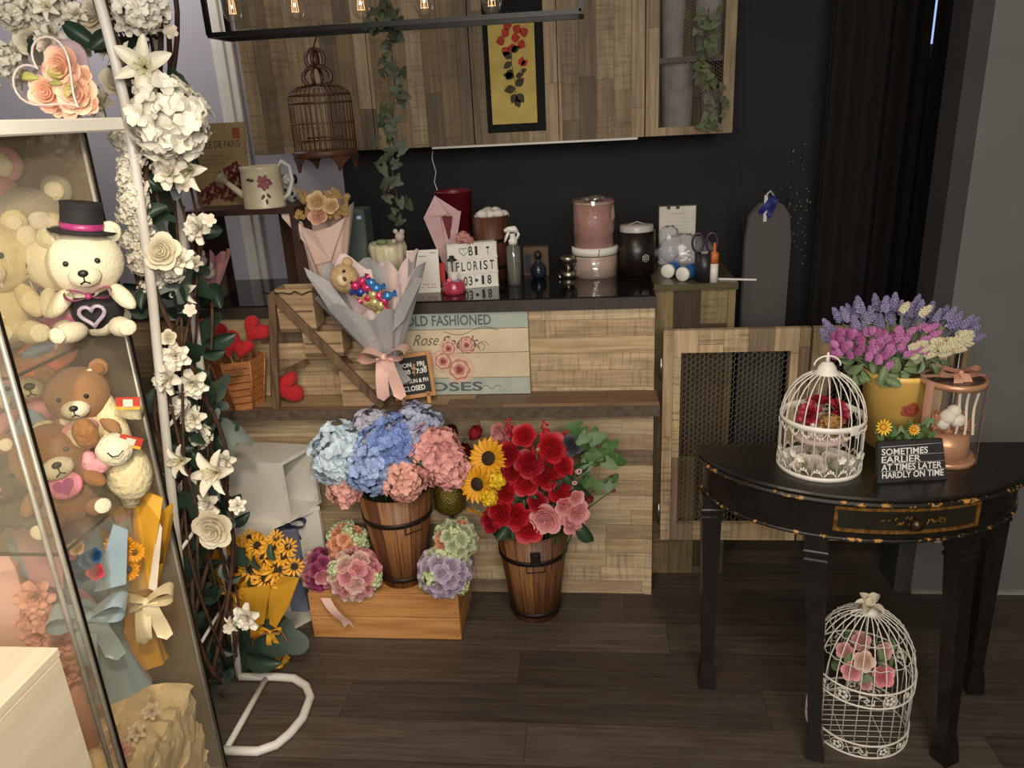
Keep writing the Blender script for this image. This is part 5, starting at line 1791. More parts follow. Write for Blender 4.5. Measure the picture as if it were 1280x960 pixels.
M_stave = stave_mat()
M_hoop = mat('dark_iron_hoop', (44, 32, 26), .5, (32, 24, 20), 60, metal=.4)


def tub_(label, loc, rt, rb, h, rz=0, plate=False):
    t = thing('wooden_tub', label, 'tub', loc, rz)
    MB().lathe([(0, .006), (rb * .94, .006), (rb * .96, 0), (rb, 0), (rt, h), (rt * .93, h), (rb * .92, .014), (0, .014)], 60).build('staves', M_stave, t)
    MB().lathe([(0, h * .9), (rt * .9, h * .9), ], 30).build('moss_filling', mat('dark_moss', (44, 46, 28), .9, (30, 34, 20), 80), t)
    for z in (.10, .74):
        r = rb + (rt - rb) * z + .001
        MB().lathe([(r, z * h - .010), (r + .0025, z * h - .010), (r + .0032, z * h + .006), (r, z * h + .006)], 48).build('hoop', M_hoop, t)
    if plate:
        r = rb + (rt - rb) * .8
        MB().box(-.016, -r - .008, h * .72, .016, -r - .002, h * .88, bev=.002).box(-.010, -r - .012, h * .80, .010, -r - .007, h * .86, bev=.002).build('clasp', M_hoop, t)
    r = rb + (rt - rb) * .70
    mb = MB()
    mb.tube([(-.028, -r - .005, h * .74), (-.030, -r - .0, h * .64), (.030, -r - .0, h * .64), (.028, -r - .005, h * .74)], .002, 5)
    mb.build('rope_handle', M_hoop, t)
    return t


k1 = at(500, 735, Z=zt_c)
t1 = tub_('wooden stave tub of hydrangeas standing on the pine crate', (k1.x, k1.y + .068, zt_c), .121, .072, .335, rad(40))
k2 = at(668, 780, Z=0)
t2 = tub_('wooden stave tub of red roses standing on the floor', (k2.x, k2.y + .082, 0), .122, .079, .335, rad(8), True)
T1, T2 = t1.location.copy(), t2.location.copy()


def stem_flower(kind, me, label, px, py, y, s, d, tub, h0, name, pname='petals', center=None, leaf=None, group=None, cat='flower', spin=None):
    """a loose artificial stem standing in a tub: head, stem (and leaf) parts"""
    p = at(px, py, Y=y)
    base = V((tub.x + (p.x - tub.x) * .25, tub.y + (p.y - tub.y) * .25, tub.z + h0))
    t = thing(name, label, cat, base, 0, group)
    q = p - base
    put(pname, me, t, q, d, s, spin)
    if center is not None:
        put(center[0], center[1], t, q + V(d).normalized() * center[2] * s, d, s * .82, 0)
    stalk(t, (0, 0, 0), q - V(d).normalized() * s * .3, .0022, via=(q.x * .25, q.y * .25, max(.30, q.z * .75)))
    if leaf:
        for k in range(leaf):
            a = random.uniform(0, 6.3)
            put('leaf', leaf_mesh(m=M_green), t, q * .88, (cos(a), sin(a) - .3, .3), .035)
    return t


# hydrangeas
H = hydrangea_mesh
WB, BL, BL2, LIL, PK, CO = (210, 222, 232), (120, 142, 198), (140, 164, 214), (186, 184, 196), (226, 164, 158), (226, 174, 160)
for (px, py, y, r, c, c2, d, lab, lf) in [
    (428, 568, 2.06, 34, WB, (168, 190, 206), (-.6, -.6, .5), 'pale ice blue hydrangea at the far left of the tub', 0),
    (466, 584, 2.03, 30, BL, (176, 194, 226), (-.2, -.8, .5), 'mid blue hydrangea low at the front of the tub', 0),
    (492, 562, 2.08, 36, BL2, (92, 116, 186), (0, -.6, .8), 'bright blue hydrangea in the middle of the tub', 0),
    (470, 545, 2.12, 30, LIL, (160, 160, 180), (-.1, -.3, 1), 'lilac grey hydrangea at the back left of the tub', 0),
    (520, 540, 2.13, 30, (180, 184, 204), (150, 158, 190), (.2, -.3, 1), 'pale lilac hydrangea at the back right of the tub', 0),
    (540, 566, 2.08, 32, PK, (206, 138, 134), (.5, -.6, .6), 'pink hydrangea at the upper right of the tub', 0),
    (560, 584, 2.06, 24, (234, 176, 168), (214, 146, 140), (.8, -.6, .3), 'paler pink hydrangea at the far right edge of the tub', 0),
    (506, 598, 2.02, 25, CO, (214, 150, 134), (.1, -.9, .2), 'coral hydrangea hanging over the front of the tub', 1),
    (432, 610, 2.05, 19, (224, 170, 160), (206, 144, 134), (-.4, -.8, 0), 'small coral hydrangea hanging at the left of the tub', 0)]:
    p = at(px, py, Y=y)
    t = stem_flower('h', H(c, c2, 95 if r > 22 else 60), lab, px, py, y, SZ(r, p), d, T1, .05, 'hydrangea', 'florets')
for (px, py, a) in ((512, 574, 60), (530, 585, 120), (498, 626, 200)):
    p = at(px, py, Y=2.005)
    t = thing('loose_leaf', {512: 'dark green leaf between the blue and pink hydrangeas', 530: 'dark green leaf under the pink hydrangea', 498: 'green leaf hanging below the coral hydrangea on the tub'}[px], 'leaf', V((T1.x + (p.x - T1.x) * .3, T1.y - .05, T1.z + .30)))
    q = p - t.location
    obj('leaf_blade', leaf_mesh(m=M_green), t, M=T(*q) @ RX(rad(-80)) @ RZ(rad(a)) @ SCL(.055))
    stalk(t, (0, 0, 0), q, .0016)

# tulips and glitter vase behind
gv = thing('glitter_vase', 'gold glitter vase on a slender dark foot between the two tubs', 'vase', (at(562, 618, Y=2.235).x, 2.238, zt_c))
gz0, gz1 = at(562, 640, Y=2.22).z - zt_c, at(562, 602, Y=2.22).z - zt_c
k = NT('gold_glitter')
vv = k.n('ShaderNodeTexVoronoi', {0: k.obj(), 2: 260.0})
k.set(Base_Color=k.mix(k.math('GREATER_THAN', vv.outputs['Distance'], .35), lin((186, 160, 66)), lin((104, 92, 36))), Roughness=.35, Metallic=.5)
k.bump(vv.outputs['Distance'], .6, .003)
MB().lathe([(0, gz0), (.042, gz0), (.05, gz0 + .01), (.055, gz1), (.05, gz1), (.042, gz0 + .01), (0, gz0 + .012)], 28).build('bowl', k.mat, gv)
MB().lathe([(0, 0), (.03, 0), (.026, .01), (.008, .02), (.008, gz0), (0, gz0)], 20).build('foot', M_dkbrown, gv)
GV = gv.location.copy()
for (px, py, y, s, c, d, lab) in [(591, 546, 2.20, 17, (150, 30, 40), (.5, -.35, .8), 'red tulip between the hydrangeas and the sunflowers'),
                                  (549, 526, 2.22, 18, (66, 24, 34), (-.1, -.4, 1), 'dark purple tulip under the ledge above the pink hydrangea'),
                                  (566, 545, 2.225, 16, (60, 22, 30), (.0, -.4, .9), 'dark purple tulip behind the red tulip'),
                                  (580, 566, 2.19, 18, (128, 28, 38), (.2, -.6, .6), 'deep red tulip below the red tulip beside the pink hydrangea')]:
    p = at(px, py, Y=y)
    stem_flower('t', tulip_mesh(c), lab, px, py, y, SZ(s, p) * 1.25, d, GV, gz0 + .012, 'tulip', 'tulip_petals')

# red rose tub
RD, RD2 = (196, 28, 40), (156, 16, 28)
roses = [(636, 568, 15, 'red rose at the top left of the red cluster beside the upper sunflower'), (655, 545, 14, 'red rose at the top of the red cluster'), (690, 560, 18, 'red rose at the right of the red cluster above the bluish bud'),
         (682, 592, 19, 'large red rose in the right centre of the red cluster'), (657, 602, 17, 'red rose in the middle of the red cluster'), (700, 612, 17, 'red rose at the lower right of the red cluster above the pink roses'),
         (662, 580, 17, 'red rose in the centre of the red cluster'), (632, 616, 14, 'dark red rose left of the middle beside the yellow balls'), (626, 640, 17, 'red rose at the lower left of the red cluster'), (614, 652, 13, 'small red rose at the far lower left over the tub rim'),
         (645, 645, 16, 'red rose at the bottom centre left over the tub rim'), (660, 658, 19, 'large red rose at the very bottom over the tub rim'), (672, 628, 12, 'small red rose above the pale pink rose'), (620, 592, 13, 'dark red rose directly right of the lower sunflower'), (704, 582, 13, 'red rose at the right edge of the red cluster'), (640, 590, 13, 'red rose left of the middle of the red cluster')]
for i, (px, py, r, lab) in enumerate(roses):
    y = 2.035 + .05 * max(0, (640 - py) / 100)
    p = at(px, py, Y=y)
    d = ((px - 662) / 70, -.9, .35 + (640 - py) / 220)
    stem_flower('r', rose_mesh(RD, RD2) if i % 3 else rose_mesh((176, 20, 34), (136, 12, 24)), lab, px, py, y, SZ(r, p) * 1.12, d, T2, .06, 'rose', 'rose_petals', leaf=1 if i % 3 == 0 else 0)
for (px, py, y, s, d, lab) in [(681, 552, 2.10, 11, (.05, -.2, 1), 'tall red flower spike rising in the middle above the roses'), (703, 556, 2.12, 9, (.35, -.2, 1), 'red flower spike leaning right above the roses'), (640, 545, 2.13, 9, (-.15, -.1, 1), 'red flower spike at the back left above the sunflower'), (662, 560, 2.1, 9, (-.1, -.3, 1), 'red flower spike at the back left of the tall one')]:
    p = at(px, py, Y=y)
    stem_flower('s', snap_mesh((206, 40, 58)), lab, px, py, y, SZ(s, p) * 1.5, d, T2, .06, 'snapdragon', 'spike_florets')
YEL = (238, 178, 34)
for (px, py, y, r, d, lab) in [(611, 573, 2.07, 27, (-.35, -.9, .45), 'upper of the two big yellow sunflowers'), (597, 605, 2.04, 26, (-.45, -.95, .2), 'lower of the two big yellow sunflowers')]:
    p = at(px, py, Y=y)
    stem_flower('s', sunflower_mesh(YEL), lab, px, py, y, SZ(r, p), d, T2, .06, 'sunflower', 'ray_petals', center=('seed_disc', disc_mesh(), .06))
p = at(595, 640, Y=2.03)
stem_flower('s', sunflower_mesh(YEL, 11), 'small half open yellow sunflower hanging lowest at the left', 595, 638, 2.03, SZ(13, p), (-.3, -.5, -.7), T2, .06, 'sunflower', 'ray_petals')
ran = rose_mesh((240, 204, 40), (226, 180, 24))
for (px, py, lab) in ((621, 601, 'upper yellow ball flower beside the lower sunflower'), (612, 622, 'lower yellow ball flower under the lower sunflower')):
    p = at(px, py, Y=2.015)
    stem_flower('b', H((240, 206, 44), (222, 176, 24), 60), lab, px, py, 2.015, SZ(9, p), (-.2, -1, .2), T2, .06, 'ball_flower', 'florets')
for (px, py, r, lab) in [(683, 648, 17, 'large pale pink rose at the front rim of the tub'), (706, 633, 11, 'pink rosebud above the pale pink roses'), (716, 655, 12, 'lowest pale pink rose at the right rim'), (722, 640, 13, 'pale pink rose at the right of the pink group'), (714, 648, 10, 'small pale pink rose in the middle of the pink group'), (702, 646, 8, 'tiny pink rose between the big pale pink rose and the pink group'), (720, 622, 9, 'dull pink rosebud under the berries'), (628, 546, 16, 'dusty pink rose behind the upper sunflower')]:
    y = 2.03 if py > 560 else 2.14
    p = at(px, py, Y=y)
    stem_flower('r', rose_mesh((232, 168, 164), (212, 132, 134)), lab, px, py, y, SZ(r, p) * 1.2, ((px - 690) / 60, -1, .1), T2, .06, 'rose', 'rose_petals')
for (px, py, r, c, d, lab, nm) in [(736, 627, 12, (128, 44, 56), (.3, -.5, 1), 'dark wine tulip bud at the right of the berries', 'tulip'), (763, 596, 5, (120, 60, 66), (.6, -.3, .6), 'tiny dull red bud at the far right upper twig', 'bud'), (765, 614, 6, (120, 56, 62), (.7, -.3, .5), 'tiny dull red bud at the far right lower twig', 'bud')]:
    p = at(px, py, Y=2.05)
    stem_flower('t', tulip_mesh(c), lab, px, py, 2.05, SZ(r, p), d, T2, .06, nm, 'bud_petals')
p = at(714, 557, Y=2.09)
stem_flower('r', rose_mesh((84, 80, 92), (56, 54, 64)), 'bluish grey rosebud at the upper right of the red roses', 714, 557, 2.09, SZ(14, p), (.3, -.9, .6), T2, .06, 'rose', 'rose_petals')
for (px, py, s, lab) in ((722, 590, 12, 'cluster of pale pink berries right of the red roses'), (717, 604, 9, 'lower small cluster of pale pink berries'), (672, 562, 6, 'tiny cream berries between the red spikes')):
    p = at(px, py, Y=2.04)
    stem_flower('b', berry_mesh((226, 176, 172) if px > 700 else (206, 190, 130)), lab, px, py, 2.04, SZ(s, p), (.2, -.9, .5), T2, .06, 'berry_sprig', 'berries')


def ivy_spray(label, pts, tub, n, ls, m, name='ivy_spray', kind='ivy'):
    P = [V(p) for p in pts]
    base = V((tub.x + (P[0].x - tub.x) * .3, tub.y, tub.z + .06))
    t = thing(name, label, 'foliage', base)
    Q = [V((0, 0, 0)), V(((P[0].x - base.x) * .3, (P[0].y - base.y) * .3, .27))] + [p - base for p in P]
    MB().tube(Q, .0018, 5).build('stem', M_stem, t)
    lm = leaf_mesh(m=m, kind=kind)
    for i in range(n):
        u = 2 + (i + .5) / n * (len(Q) - 2.0001) * 1.0
        u = min(u, len(Q) - 1.001)
        k = int(u)
        p = Q[k].lerp(Q[min(k + 1, len(Q) - 1)], u - k) + V((random.uniform(-.025, .025), random.uniform(-.02, .02), random.uniform(-.02, .02)))
        put('leaf', lm, t, p, (random.uniform(-.5, .6), -1, random.uniform(-.1, .8)), ls * random.uniform(.8, 1.25))
    return t


ivy_spray('green ivy spray rising at the upper right of the red roses', [at(735, 600, Y=2.09), at(738, 575, Y=2.09), at(735, 552, Y=2.09), at(728, 545, Y=2.09)], T2, 12, .045, M_green2)
ivy_spray('green ivy spray reaching right to the counter planks', [at(735, 585, Y=2.07), at(750, 572, Y=2.06), at(764, 570, Y=2.06)], T2, 5, .045, M_green2)
ivy_spray('small green twig with two leaves at the far right', [at(735, 610, Y=2.06), at(755, 608, Y=2.06), at(762, 606, Y=2.06)], T2, 3, .035, M_green2)
ivy_spray('dark green leaves filling the gaps among the red roses', [at(690, 625, Y=2.07), at(672, 600, Y=2.07), at(650, 612, Y=2.07), at(640, 630, Y=2.07), at(705, 590, Y=2.07), at(715, 615, Y=2.07), at(690, 640, Y=2.06), at(640, 655, Y=2.06)], T2, 60, .055, M_green, 'leaf_spray', 'oval')
t = ivy_spray('single dark leaf hanging over the right rim of the tub', [at(722, 655, Y=2.05), at(728, 660, Y=2.04)], T2, 0, .06, M_green, 'leaf_spray', 'oval')
obj('leaf', leaf_mesh(m=M_green, kind='oval'), t, M=T(*(at(722, 650, Y=2.035) - t.location)) @ RY(rad(150)) @ RX(rad(90)) @ SCL(.085))

# ------------------------------------------------------------------ ball bouquets on the crate
def ball(label, px, py, r, y, palette, n=26, seed=0, stretch=1.0, dirv=(0, -.8, .6), ribbon=None):
    p = at(px, py, Y=y)
    R = SZ(r, p)
    t = thing('ball_bouquet', label, 'bouquet', (p.x, p.y, max(p.z - R * stretch, zt_c)))
    c = V((0, 0, p.z - t.location.z))
    MB().ell(c, (R * .8, R * .8, R * .8 * stretch)).build('foam_ball', M_sage, t)
    rnd = random.Random(seed)
    for i in range(n):
        z = 1 - 2 * (i + .5) / n
        a = i * 2.39996 + seed
        q = math.sqrt(1 - z * z)
        d = V((q * cos(a), q * sin(a), z))
        if d.y > .55: continue
        kd, col, c2 = palette[rnd.randrange(len(palette))]
        s = R * (.38 if kd == 'rose' else .29)
        pos = c + V((d.x * R * .86, d.y * R * .86, d.z * R * .86 * stretch))
        put('rose' if kd == 'rose' else 'hydrangea', rose_mesh(col, c2) if kd == 'rose' else hydrangea_mesh(col, c2, 30), t, pos, d, s)
    if ribbon:
        mb = MB()
        mb.sheet(lambda u, v: ((v - .5) * .032 + .06 * u, -.003 - .01 * sin(u * 4), -(.10 * u) - (abs(v - .5) * .03 if u > .95 else 0)), 10, 4)
        mb.build('ribbon_tail', M_satin, t, M=T(ribbon[0], ribbon[1], ribbon[2]))
    return t


GRN, PEA, CRM, LLC = ('h', (208, 216, 172), (184, 198, 144)), ('rose', (232, 178, 140), (216, 146, 110)), ('rose', (230, 206, 190), (206, 160, 150)), ('rose', (206, 190, 206), (170, 150, 176))
PNK = ('rose', (226, 166, 168), (200, 120, 130)); MAG = ('rose', (178, 84, 124), (140, 56, 96)); GRR = ('rose', (206, 212, 176), (184, 190, 150))
ball('cream and pink rose ball bouquet with peach ribbon at the front left of the crate', 444, 717, 32, 2.035 + .02, [CRM, PNK, CRM, PNK, CRM, GRN], 44, 1, ribbon=(-.075, -.082, .03))
ball('magenta rose ball bouquet at the left corner of the crate', 402, 712, 26, 2.10, [MAG, MAG, CRM, PNK], 40, 2)
ball('peach rose ball bouquet behind the cream one on the crate', 434, 678, 24, 2.135, [PEA, PEA, GRN], 38, 3)
ball('green and peach ball bouquet upper of the two at the right of the crate', 570, 675, 26, 2.11, [GRR, GRR, PEA, GRN, GRR], 44, 4)
ball('lilac and green ball bouquet lower of the two at the right of the crate', 556, 713, 32, 2.07, [LLC, LLC, GRR, LLC, GRN], 48, 5)

# ------------------------------------------------------------------ sunflower bouquet in yellow paper on the floor
M_yel = mat('yellow_paper', (226, 170, 50), .6, (208, 148, 36), 10)
sb0 = at(322, 838, Z=0)
sf = thing('sunflower_bouquet', 'yellow paper bouquet of small sunflowers on the floor before the white cubbies', 'bouquet', (sb0.x, sb0.y + .05, 0), rad(0))
yq = sb0.y + .03
htop = at(330, 690, Y=yq).z
uq = SZ(1, sb0)
wrap_mesh(43 * uq, htop, M_yel, folds=5, open_=.20, seed=5, squash=.7, tie=.40, skirt=.24, rim=.04).build('wrapper', M_yel, sf)
def sfp(px, py, y): return at(px, py, Y=y) - sf.location
flap([sfp(337, 780, yq - .05), sfp(335, 738, yq - .07), sfp(352, 720, yq - .075), sfp(374, 722, yq - .06), sfp(362, 755, yq - .06), sfp(345, 785, yq - .05)], M_yel, 'wrapper_flap', sf)
flap([sfp(310, 780, yq - .055), sfp(284, 746, yq - .07), sfp(300, 735, yq - .085), sfp(338, 732, yq - .085), sfp(330, 780, yq - .06)], M_yel, 'wrapper_flap', sf)
sm, dm = sunflower_mesh((232, 176, 48), 12, 1), disc_mesh()
M_smalld = None
spots = [(317, 710, 15), (294, 735, 15), (333, 722, 15), (346, 712, 15), (322, 682, 12), (340, 684, 13), (355, 695, 12), (304, 690, 12), (368, 708, 10), (330, 698, 12), (296, 712, 10), (360, 684, 10), (312, 672, 9), (345, 673, 9)]
for (px, py, r) in spots:
    y = yq - .075 + (740 - py) * .0012
    p = sfp(px, py, y)
    d = ((px - 325) / 120, -1, .25 + (730 - py) / 90)
    s = put('sunflower', sm, sf, p, d, r * 1.28 * uq)
    put('seed_disc', dm, s, V((0, 0, .08)), (0, 0, 1), .72)
for i in range(4):
    put('leaf', leaf_mesh(m=M_green), sf, sfp(random.uniform(298, 362), random.uniform(690, 735), yq - .05), (random.uniform(-1, 1), -1, .3), .05)
bow(sf, None, .055, M_yel, 'ribbon', 1.0, M=T(*sfp(338, 790, yq - .062)))
MB().tube([sfp(318, 832, yq - .05), sfp(316, 800, yq - .065), sfp(330, 792, yq - .07), sfp(352, 790, yq - .06), sfp(362, 805, yq - .05), sfp(350, 828, yq - .045)], .003, 6).build('cord_handle', mat('brown_cord', (140, 92, 58), .7), sf)
# ------------------------------------------------------------------ half round console table
M_tbl = mat('worn_black_lacquer', (30, 25, 22), .32, (20, 17, 15), 30)
M_tedge = None
def worn():
    k = NT('worn_edge_lacquer')
    n1 = k.noise(k.obj(), 38.0, 5, .7)
    f = k.n('ShaderNodeMapRange', {0: n1, 1: .55, 2: .60}).outputs[0]
    k.set(Base_Color=k.mix(f, lin((28, 24, 21)), lin((186, 132, 66))), Roughness=.4)
    return k.mat
M_tedge = worn()
ZTB = .75
TX, TYB, TA, TB = .675, 1.89, .41, .305
tb_l = thing('console_table', 'black half round console table with a gilded drawer front', 'table', (TX, TYB, 0))


def dpoly(a, b, n=48):
    return [(a * cos(PI + PI * i / n), b * sin(PI + PI * i / n)) for i in range(n + 1)]


def dslab(mb, a, b, z0, z1, m=0, bev=.004):
    P = dpoly(a, b); Pi = dpoly(a - bev, b - bev)
    n = len(P)
    rows = [(Pi, z0), (P, z0 + bev), (P, z1 - bev), (Pi, z1)]
    vs = [(x, y, z) for q, z in rows for x, y in q]
    fs = [tuple(range(n))[::-1], tuple(3 * n + i for i in range(n))]
    for r in range(3):
        for i in range(n):
            j = (i + 1) % n
            fs.append((r * n + i, r * n + j, (r + 1) * n + j, (r + 1) * n + i))
    mb.add(vs, fs, None, m)
    return mb


top = dslab(MB(), TA, TB, ZTB - .012, ZTB).build('tabletop', M_tbl, tb_l)
dslab(MB(), TA + .003, TB + .003, ZTB - .024, ZTB - .0125, bev=.005).build('moulded_edge', M_tedge, top)
dslab(MB(), TA - .025, TB - .025, ZTB - .116, ZTB - .0245, bev=.001).build('apron', M_tbl, tb_l)
dslab(MB(), TA - .020, TB - .020, ZTB - .125, ZTB - .1165, bev=.003).build('apron_moulding', M_tedge, tb_l)


def epanel(a0, a1, z0, z1, off, th, n=16):
    """curved panel on the apron, angles in degrees measured from the front centre"""
    a, b = TA - .025, TB - .025
    mb = MB()
    vs = []
    for i in range(n + 1):
        t = rad(-90 + a0 + (a1 - a0) * i / n)
        for r in (off, off + th):
            for z in (z0, z1):
                vs.append(((a + r) * cos(t), (b + r) * sin(t), z))
    fs = []
    for i in range(n):
        k = i * 4; q = k + 4
        fs += [(k + 2, q + 2, q + 3, k + 3), (k + 3, q + 3, q + 1, k + 1), (k, q, q + 2, k + 2), (k, k + 1, q + 1, q)]
    fs += [(0, 2, 3, 1), (n * 4, n * 4 + 1, n * 4 + 3, n * 4 + 2)]
    return mb.add(vs, fs)


za, zb_ = ZTB - .098, ZTB - .034
DA = 6
dr = epanel(DA - 25, DA + 25, za, zb_, 0, .004).build('drawer', mat('drawer_green_black', (40, 36, 26), .35, (28, 25, 20), 14), tb_l)
mb = MB()
for (a0, a1, z0, z1) in ((DA - 25, DA + 25, zb_ - .0075, zb_), (DA - 25, DA + 25, za, za + .0075), (DA - 25, DA - 23.8, za, zb_), (DA + 23.8, DA + 25, za, zb_)):
    e = epanel(a0, a1, z0, z1, .004, .003)
    mb.add(e.v, e.f)
mb.build('gilt_frame', M_gold, dr)
a, b = TA - .021, TB - .021
t = rad(-90 + DA)
kx, ky = a * cos(t), b * sin(t)
KK = T(kx, ky, (za + zb_) / 2) @ aim((cos(t), sin(t), 0))
MB().lathe([(0, 0), (.011, 0), (.007, .006), (.009, .012), (.014, .018), (.013, .026), (0, .029)], 20, KK).build('knob', mat('dark_brass', (92, 72, 46), .35, (52, 42, 30), 60, metal=.7), dr)
mb = MB()
for i in range(26):
    aa = DA + random.uniform(-11, 11)
    tt = rad(-90 + aa)
    K = T((a + .0042) * cos(tt), (b + .0042) * sin(tt), (za + zb_) / 2 + random.uniform(-.014, .014) * (1 - abs(aa - DA) / 14)) @ aim((cos(tt), sin(tt), 0), random.uniform(0, 6))
    mb.lathe([(0, .0006), (random.uniform(.003, .007), .0004)], 7, K @ SCL(1, .5, 1))
mb.build('gilt_scrollwork', M_gold, dr)
for s in (-1, 1):
    for (a0, a1) in ((34, 58),):
        p0_, p1_ = (a0, a1) if s > 0 else (-a1 - 2, -a0)
        mb = MB()
        for (q0, q1, z0, z1) in ((p0_, p1_, zb_ - .004, zb_), (p0_, p1_, za, za + .004), (p0_, p0_ + .8, za, zb_), (p1_ - .8, p1_, za, zb_)):
            e = epanel(q0, q1, z0, z1, 0, .003)
            mb.add(e.v, e.f)
        mb.build('panel_moulding', M_tbl, tb_l)
# legs: square tapering with a collar and a spade foot
for (px, py, lean, ly) in ((.318, 1.858, -.008, 0), (.556, 1.607, -.030, .052), (.872, 1.604, -.012, .068), (1.052, 1.862, -.022, 0)):
    x, y = px - TX, py - TYB
    th_ = math.atan2(y / TB, x / TA) if y < -.1 else -PI / 2
    K = Matrix(((1, 0, lean / .6, 0), (0, 1, ly / .626, 0), (0, 0, 1, 0), (0, 0, 0, 1)))
    K = T(x, y, 0) @ K @ RZ(th_ + PI / 2)
    mb = MB()
    prof = [(.021, 0), (.023, .004), (.021, .05), (.0155, .085), (.016, .095), (.0245, .545), (.0245, .553), (.028, .556), (.028, .564), (.025, .567), (.025, .574), (.028, .577), (.028, .586), (.026, .589), (.026, ZTB - .1245)]
    vs, fs = [], []
    for (h, z) in prof:
        vs += [(-h, -h, z), (h, -h, z), (h, h, z), (-h, h, z)]
    for i in range(len(prof) - 1):
        for j in range(4):
            fs.append((i * 4 + j, i * 4 + (j + 1) % 4, i * 4 + 4 + (j + 1) % 4, i * 4 + 4 + j))
    fs.append((3, 2, 1, 0)); fs.append(tuple(len(vs) - 4 + j for j in range(4)))
    mb.add(vs, fs, K)
    mb.build('leg', M_tbl, tb_l)
MB().box(-TA + .04, -.022, ZTB - .116, TA - .04, -.002, ZTB - .025).build('back_rail', M_tbl, tb_l)

# ------------------------------------------------------------------ white birdcages
M_wm = mat('white_enamel_wire', (232, 226, 214), .4, (218, 210, 196), 30)


def cage(name, label, loc, R, h1, h2, nbar, kind, rz=0, D=1.0):
    """drum of height h1 with a dome up to h2"""
    t = thing(name, label, 'birdcage', loc, rz)
    dome = [(R * cos(PI / 2 * i / 8) if i < 8 else R * .12, h1 + (h2 - h1) * sin(PI / 2 * i / 8) ** (1 / 1.0)) for i in range(8)] + [(R * .16, h2)]
    barm = MB().tube([(R, 0, .002)] + [(R, 0, h1)] + [(r, 0, z) for r, z in dome[1:]], .0015, 5).mesh('bar', M_wm)
    for i in range(nbar):
        obj('bar', barm, t, M=RZ(2 * PI * i / nbar))
    return t


# table cage
g = at(1037, 603, Z=ZTB)
ug = SZ(1, g)
Rg = 51 * ug
cgy = g.y + Rg
ctop = at(1040, 463, Y=cgy).z - ZTB
cmid = at(1037, 540, Y=cgy - Rg).z - ZTB
cg = cage('birdcage', 'white domed metal birdcage with lace trim standing on the black table', (g.x, cgy, ZTB), Rg, cmid, ctop, 22, 0)


def ring(R, z, tr, n=48):
    return MB().tube([(R * cos(2 * PI * i / n), R * sin(2 * PI * i / n), z) for i in range(n)], tr, 6, closed=True)


MB().lathe([(0, 0), (Rg * 1.03, 0), (Rg * 1.03, .010), (Rg * .99, .010), (Rg * .99, .004), (0, .004)], 48).build('base_pan', M_wm, cg)
MB().lathe([(Rg * 1.0, cmid - .006), (Rg * 1.025, cmid - .006), (Rg * 1.025, cmid + .008), (Rg * 1.0, cmid + .008), (Rg * 1.0, cmid - .006)], 48).build('rim_band', M_wm, cg)


def lace(R, z, up, n, s, parent):
    mb = MB()
    for i in range(n):
        a = 2 * PI * i / n
        K = RZ(a) @ T(R, 0, z) @ RZ(PI / 2)
        sg = 1 if up else -1
        mb.tube([(s * cos(q), 0, sg * s * .9 * sin(q)) for q in [PI * k / 8 for k in range(9)]], .0014, 4, K)
        for q in (-.5, 0, .5):
            mb.ell((s * q * .9, 0, sg * s * (1.25 - abs(q) * .5)), (.0030, .0012, .0036), K, nu=6, nv=4)
    return mb.build('lace_trim', M_wm, parent)


lace(Rg * 1.01, .012, True, 20, .0125, cg)
lace(Rg * 1.02, cmid - .006, False, 20, .0125, cg)
MB().lathe([(0, ctop + .022), (.012, ctop + .020), (.021, ctop + .008), (.022, ctop + .001), (.030, ctop - .003), (.030, ctop - .006), (0, ctop - .006)], 24).build('finial_cap', M_wm, cg)
mb = MB().tube([(.030 * cos(q), 0, ctop + .012 + .024 * sin(q)) for q in [PI * k / 12 for k in range(13)]], .0022, 6)
mb.lathe([(0, ctop + .022), (.005, ctop + .024), (.004, ctop + .036), (.002, ctop + .044), (0, ctop + .046)], 12)
mb.build('handle', M_wm, cg)


def small_flower(parent, K, s):
    mb = MB()
    for i in range(5):
        mb.petal(K @ RZ(2 * PI * i / 5), s, s * .9, 30, 0, .3, 0, 0, 0, 3, 2)
    mb.ell((0, 0, s * .2), s * .22, K)
    return mb


for an0 in (-62, -150):
    for k, (da, dz) in enumerate(((-16, .004), (-2, -.002), (10, .008), (20, .0))):
        an = rad(an0 + da)
        K = T(Rg * 1.03 * cos(an), Rg * 1.03 * sin(an), cmid * .42 + dz) @ aim((cos(an), sin(an), 0), k)
        small_flower(None, K, .011).build('metal_flower', M_wm, cg)
MB().box(-.010, -.004, 0, .010, .002, .022, RZ(rad(-62) + PI / 2) @ T(0, -Rg * 1.03, cmid - .012), bev=.001).build('latch', M_wm, cg)
# contents of the table cage
C0 = V((g.x, cgy, ZTB + .0045))
M_silk = mat('cream_silk', (226, 214, 196), .6, (206, 192, 172), 20)
for i, (x, y, z, s, me, lab) in enumerate(((-.03, -.028, .018, .040, rose_mesh((228, 218, 202), (206, 194, 176)), 'left white silk rose in the bottom of the table birdcage'), (.032, -.022, .018, .040, rose_mesh((228, 218, 202), (206, 194, 176)), 'right white silk rose in the bottom of the table birdcage'), (0, .035, .018, .040, rose_mesh((228, 218, 202), (206, 194, 176)), 'rear white silk rose in the bottom of the table birdcage'))):
    t = thing('silk_rose', lab, 'flower', C0 + V((x, y, 0)))
    put('petals', me, t, (0, 0, .002), (x * 3, y * 3 - .3, 1), s)
    MB().lathe([(0, 0), (s * .5, 0), (s * .4, .012), (0, .012)], 12).build('calyx', M_sage, t)
t = thing('satin_pillow', 'pale pink padded satin pillow lying on the silk roses in the table cage', 'pillow', C0 + V((0, -.0, .052)))
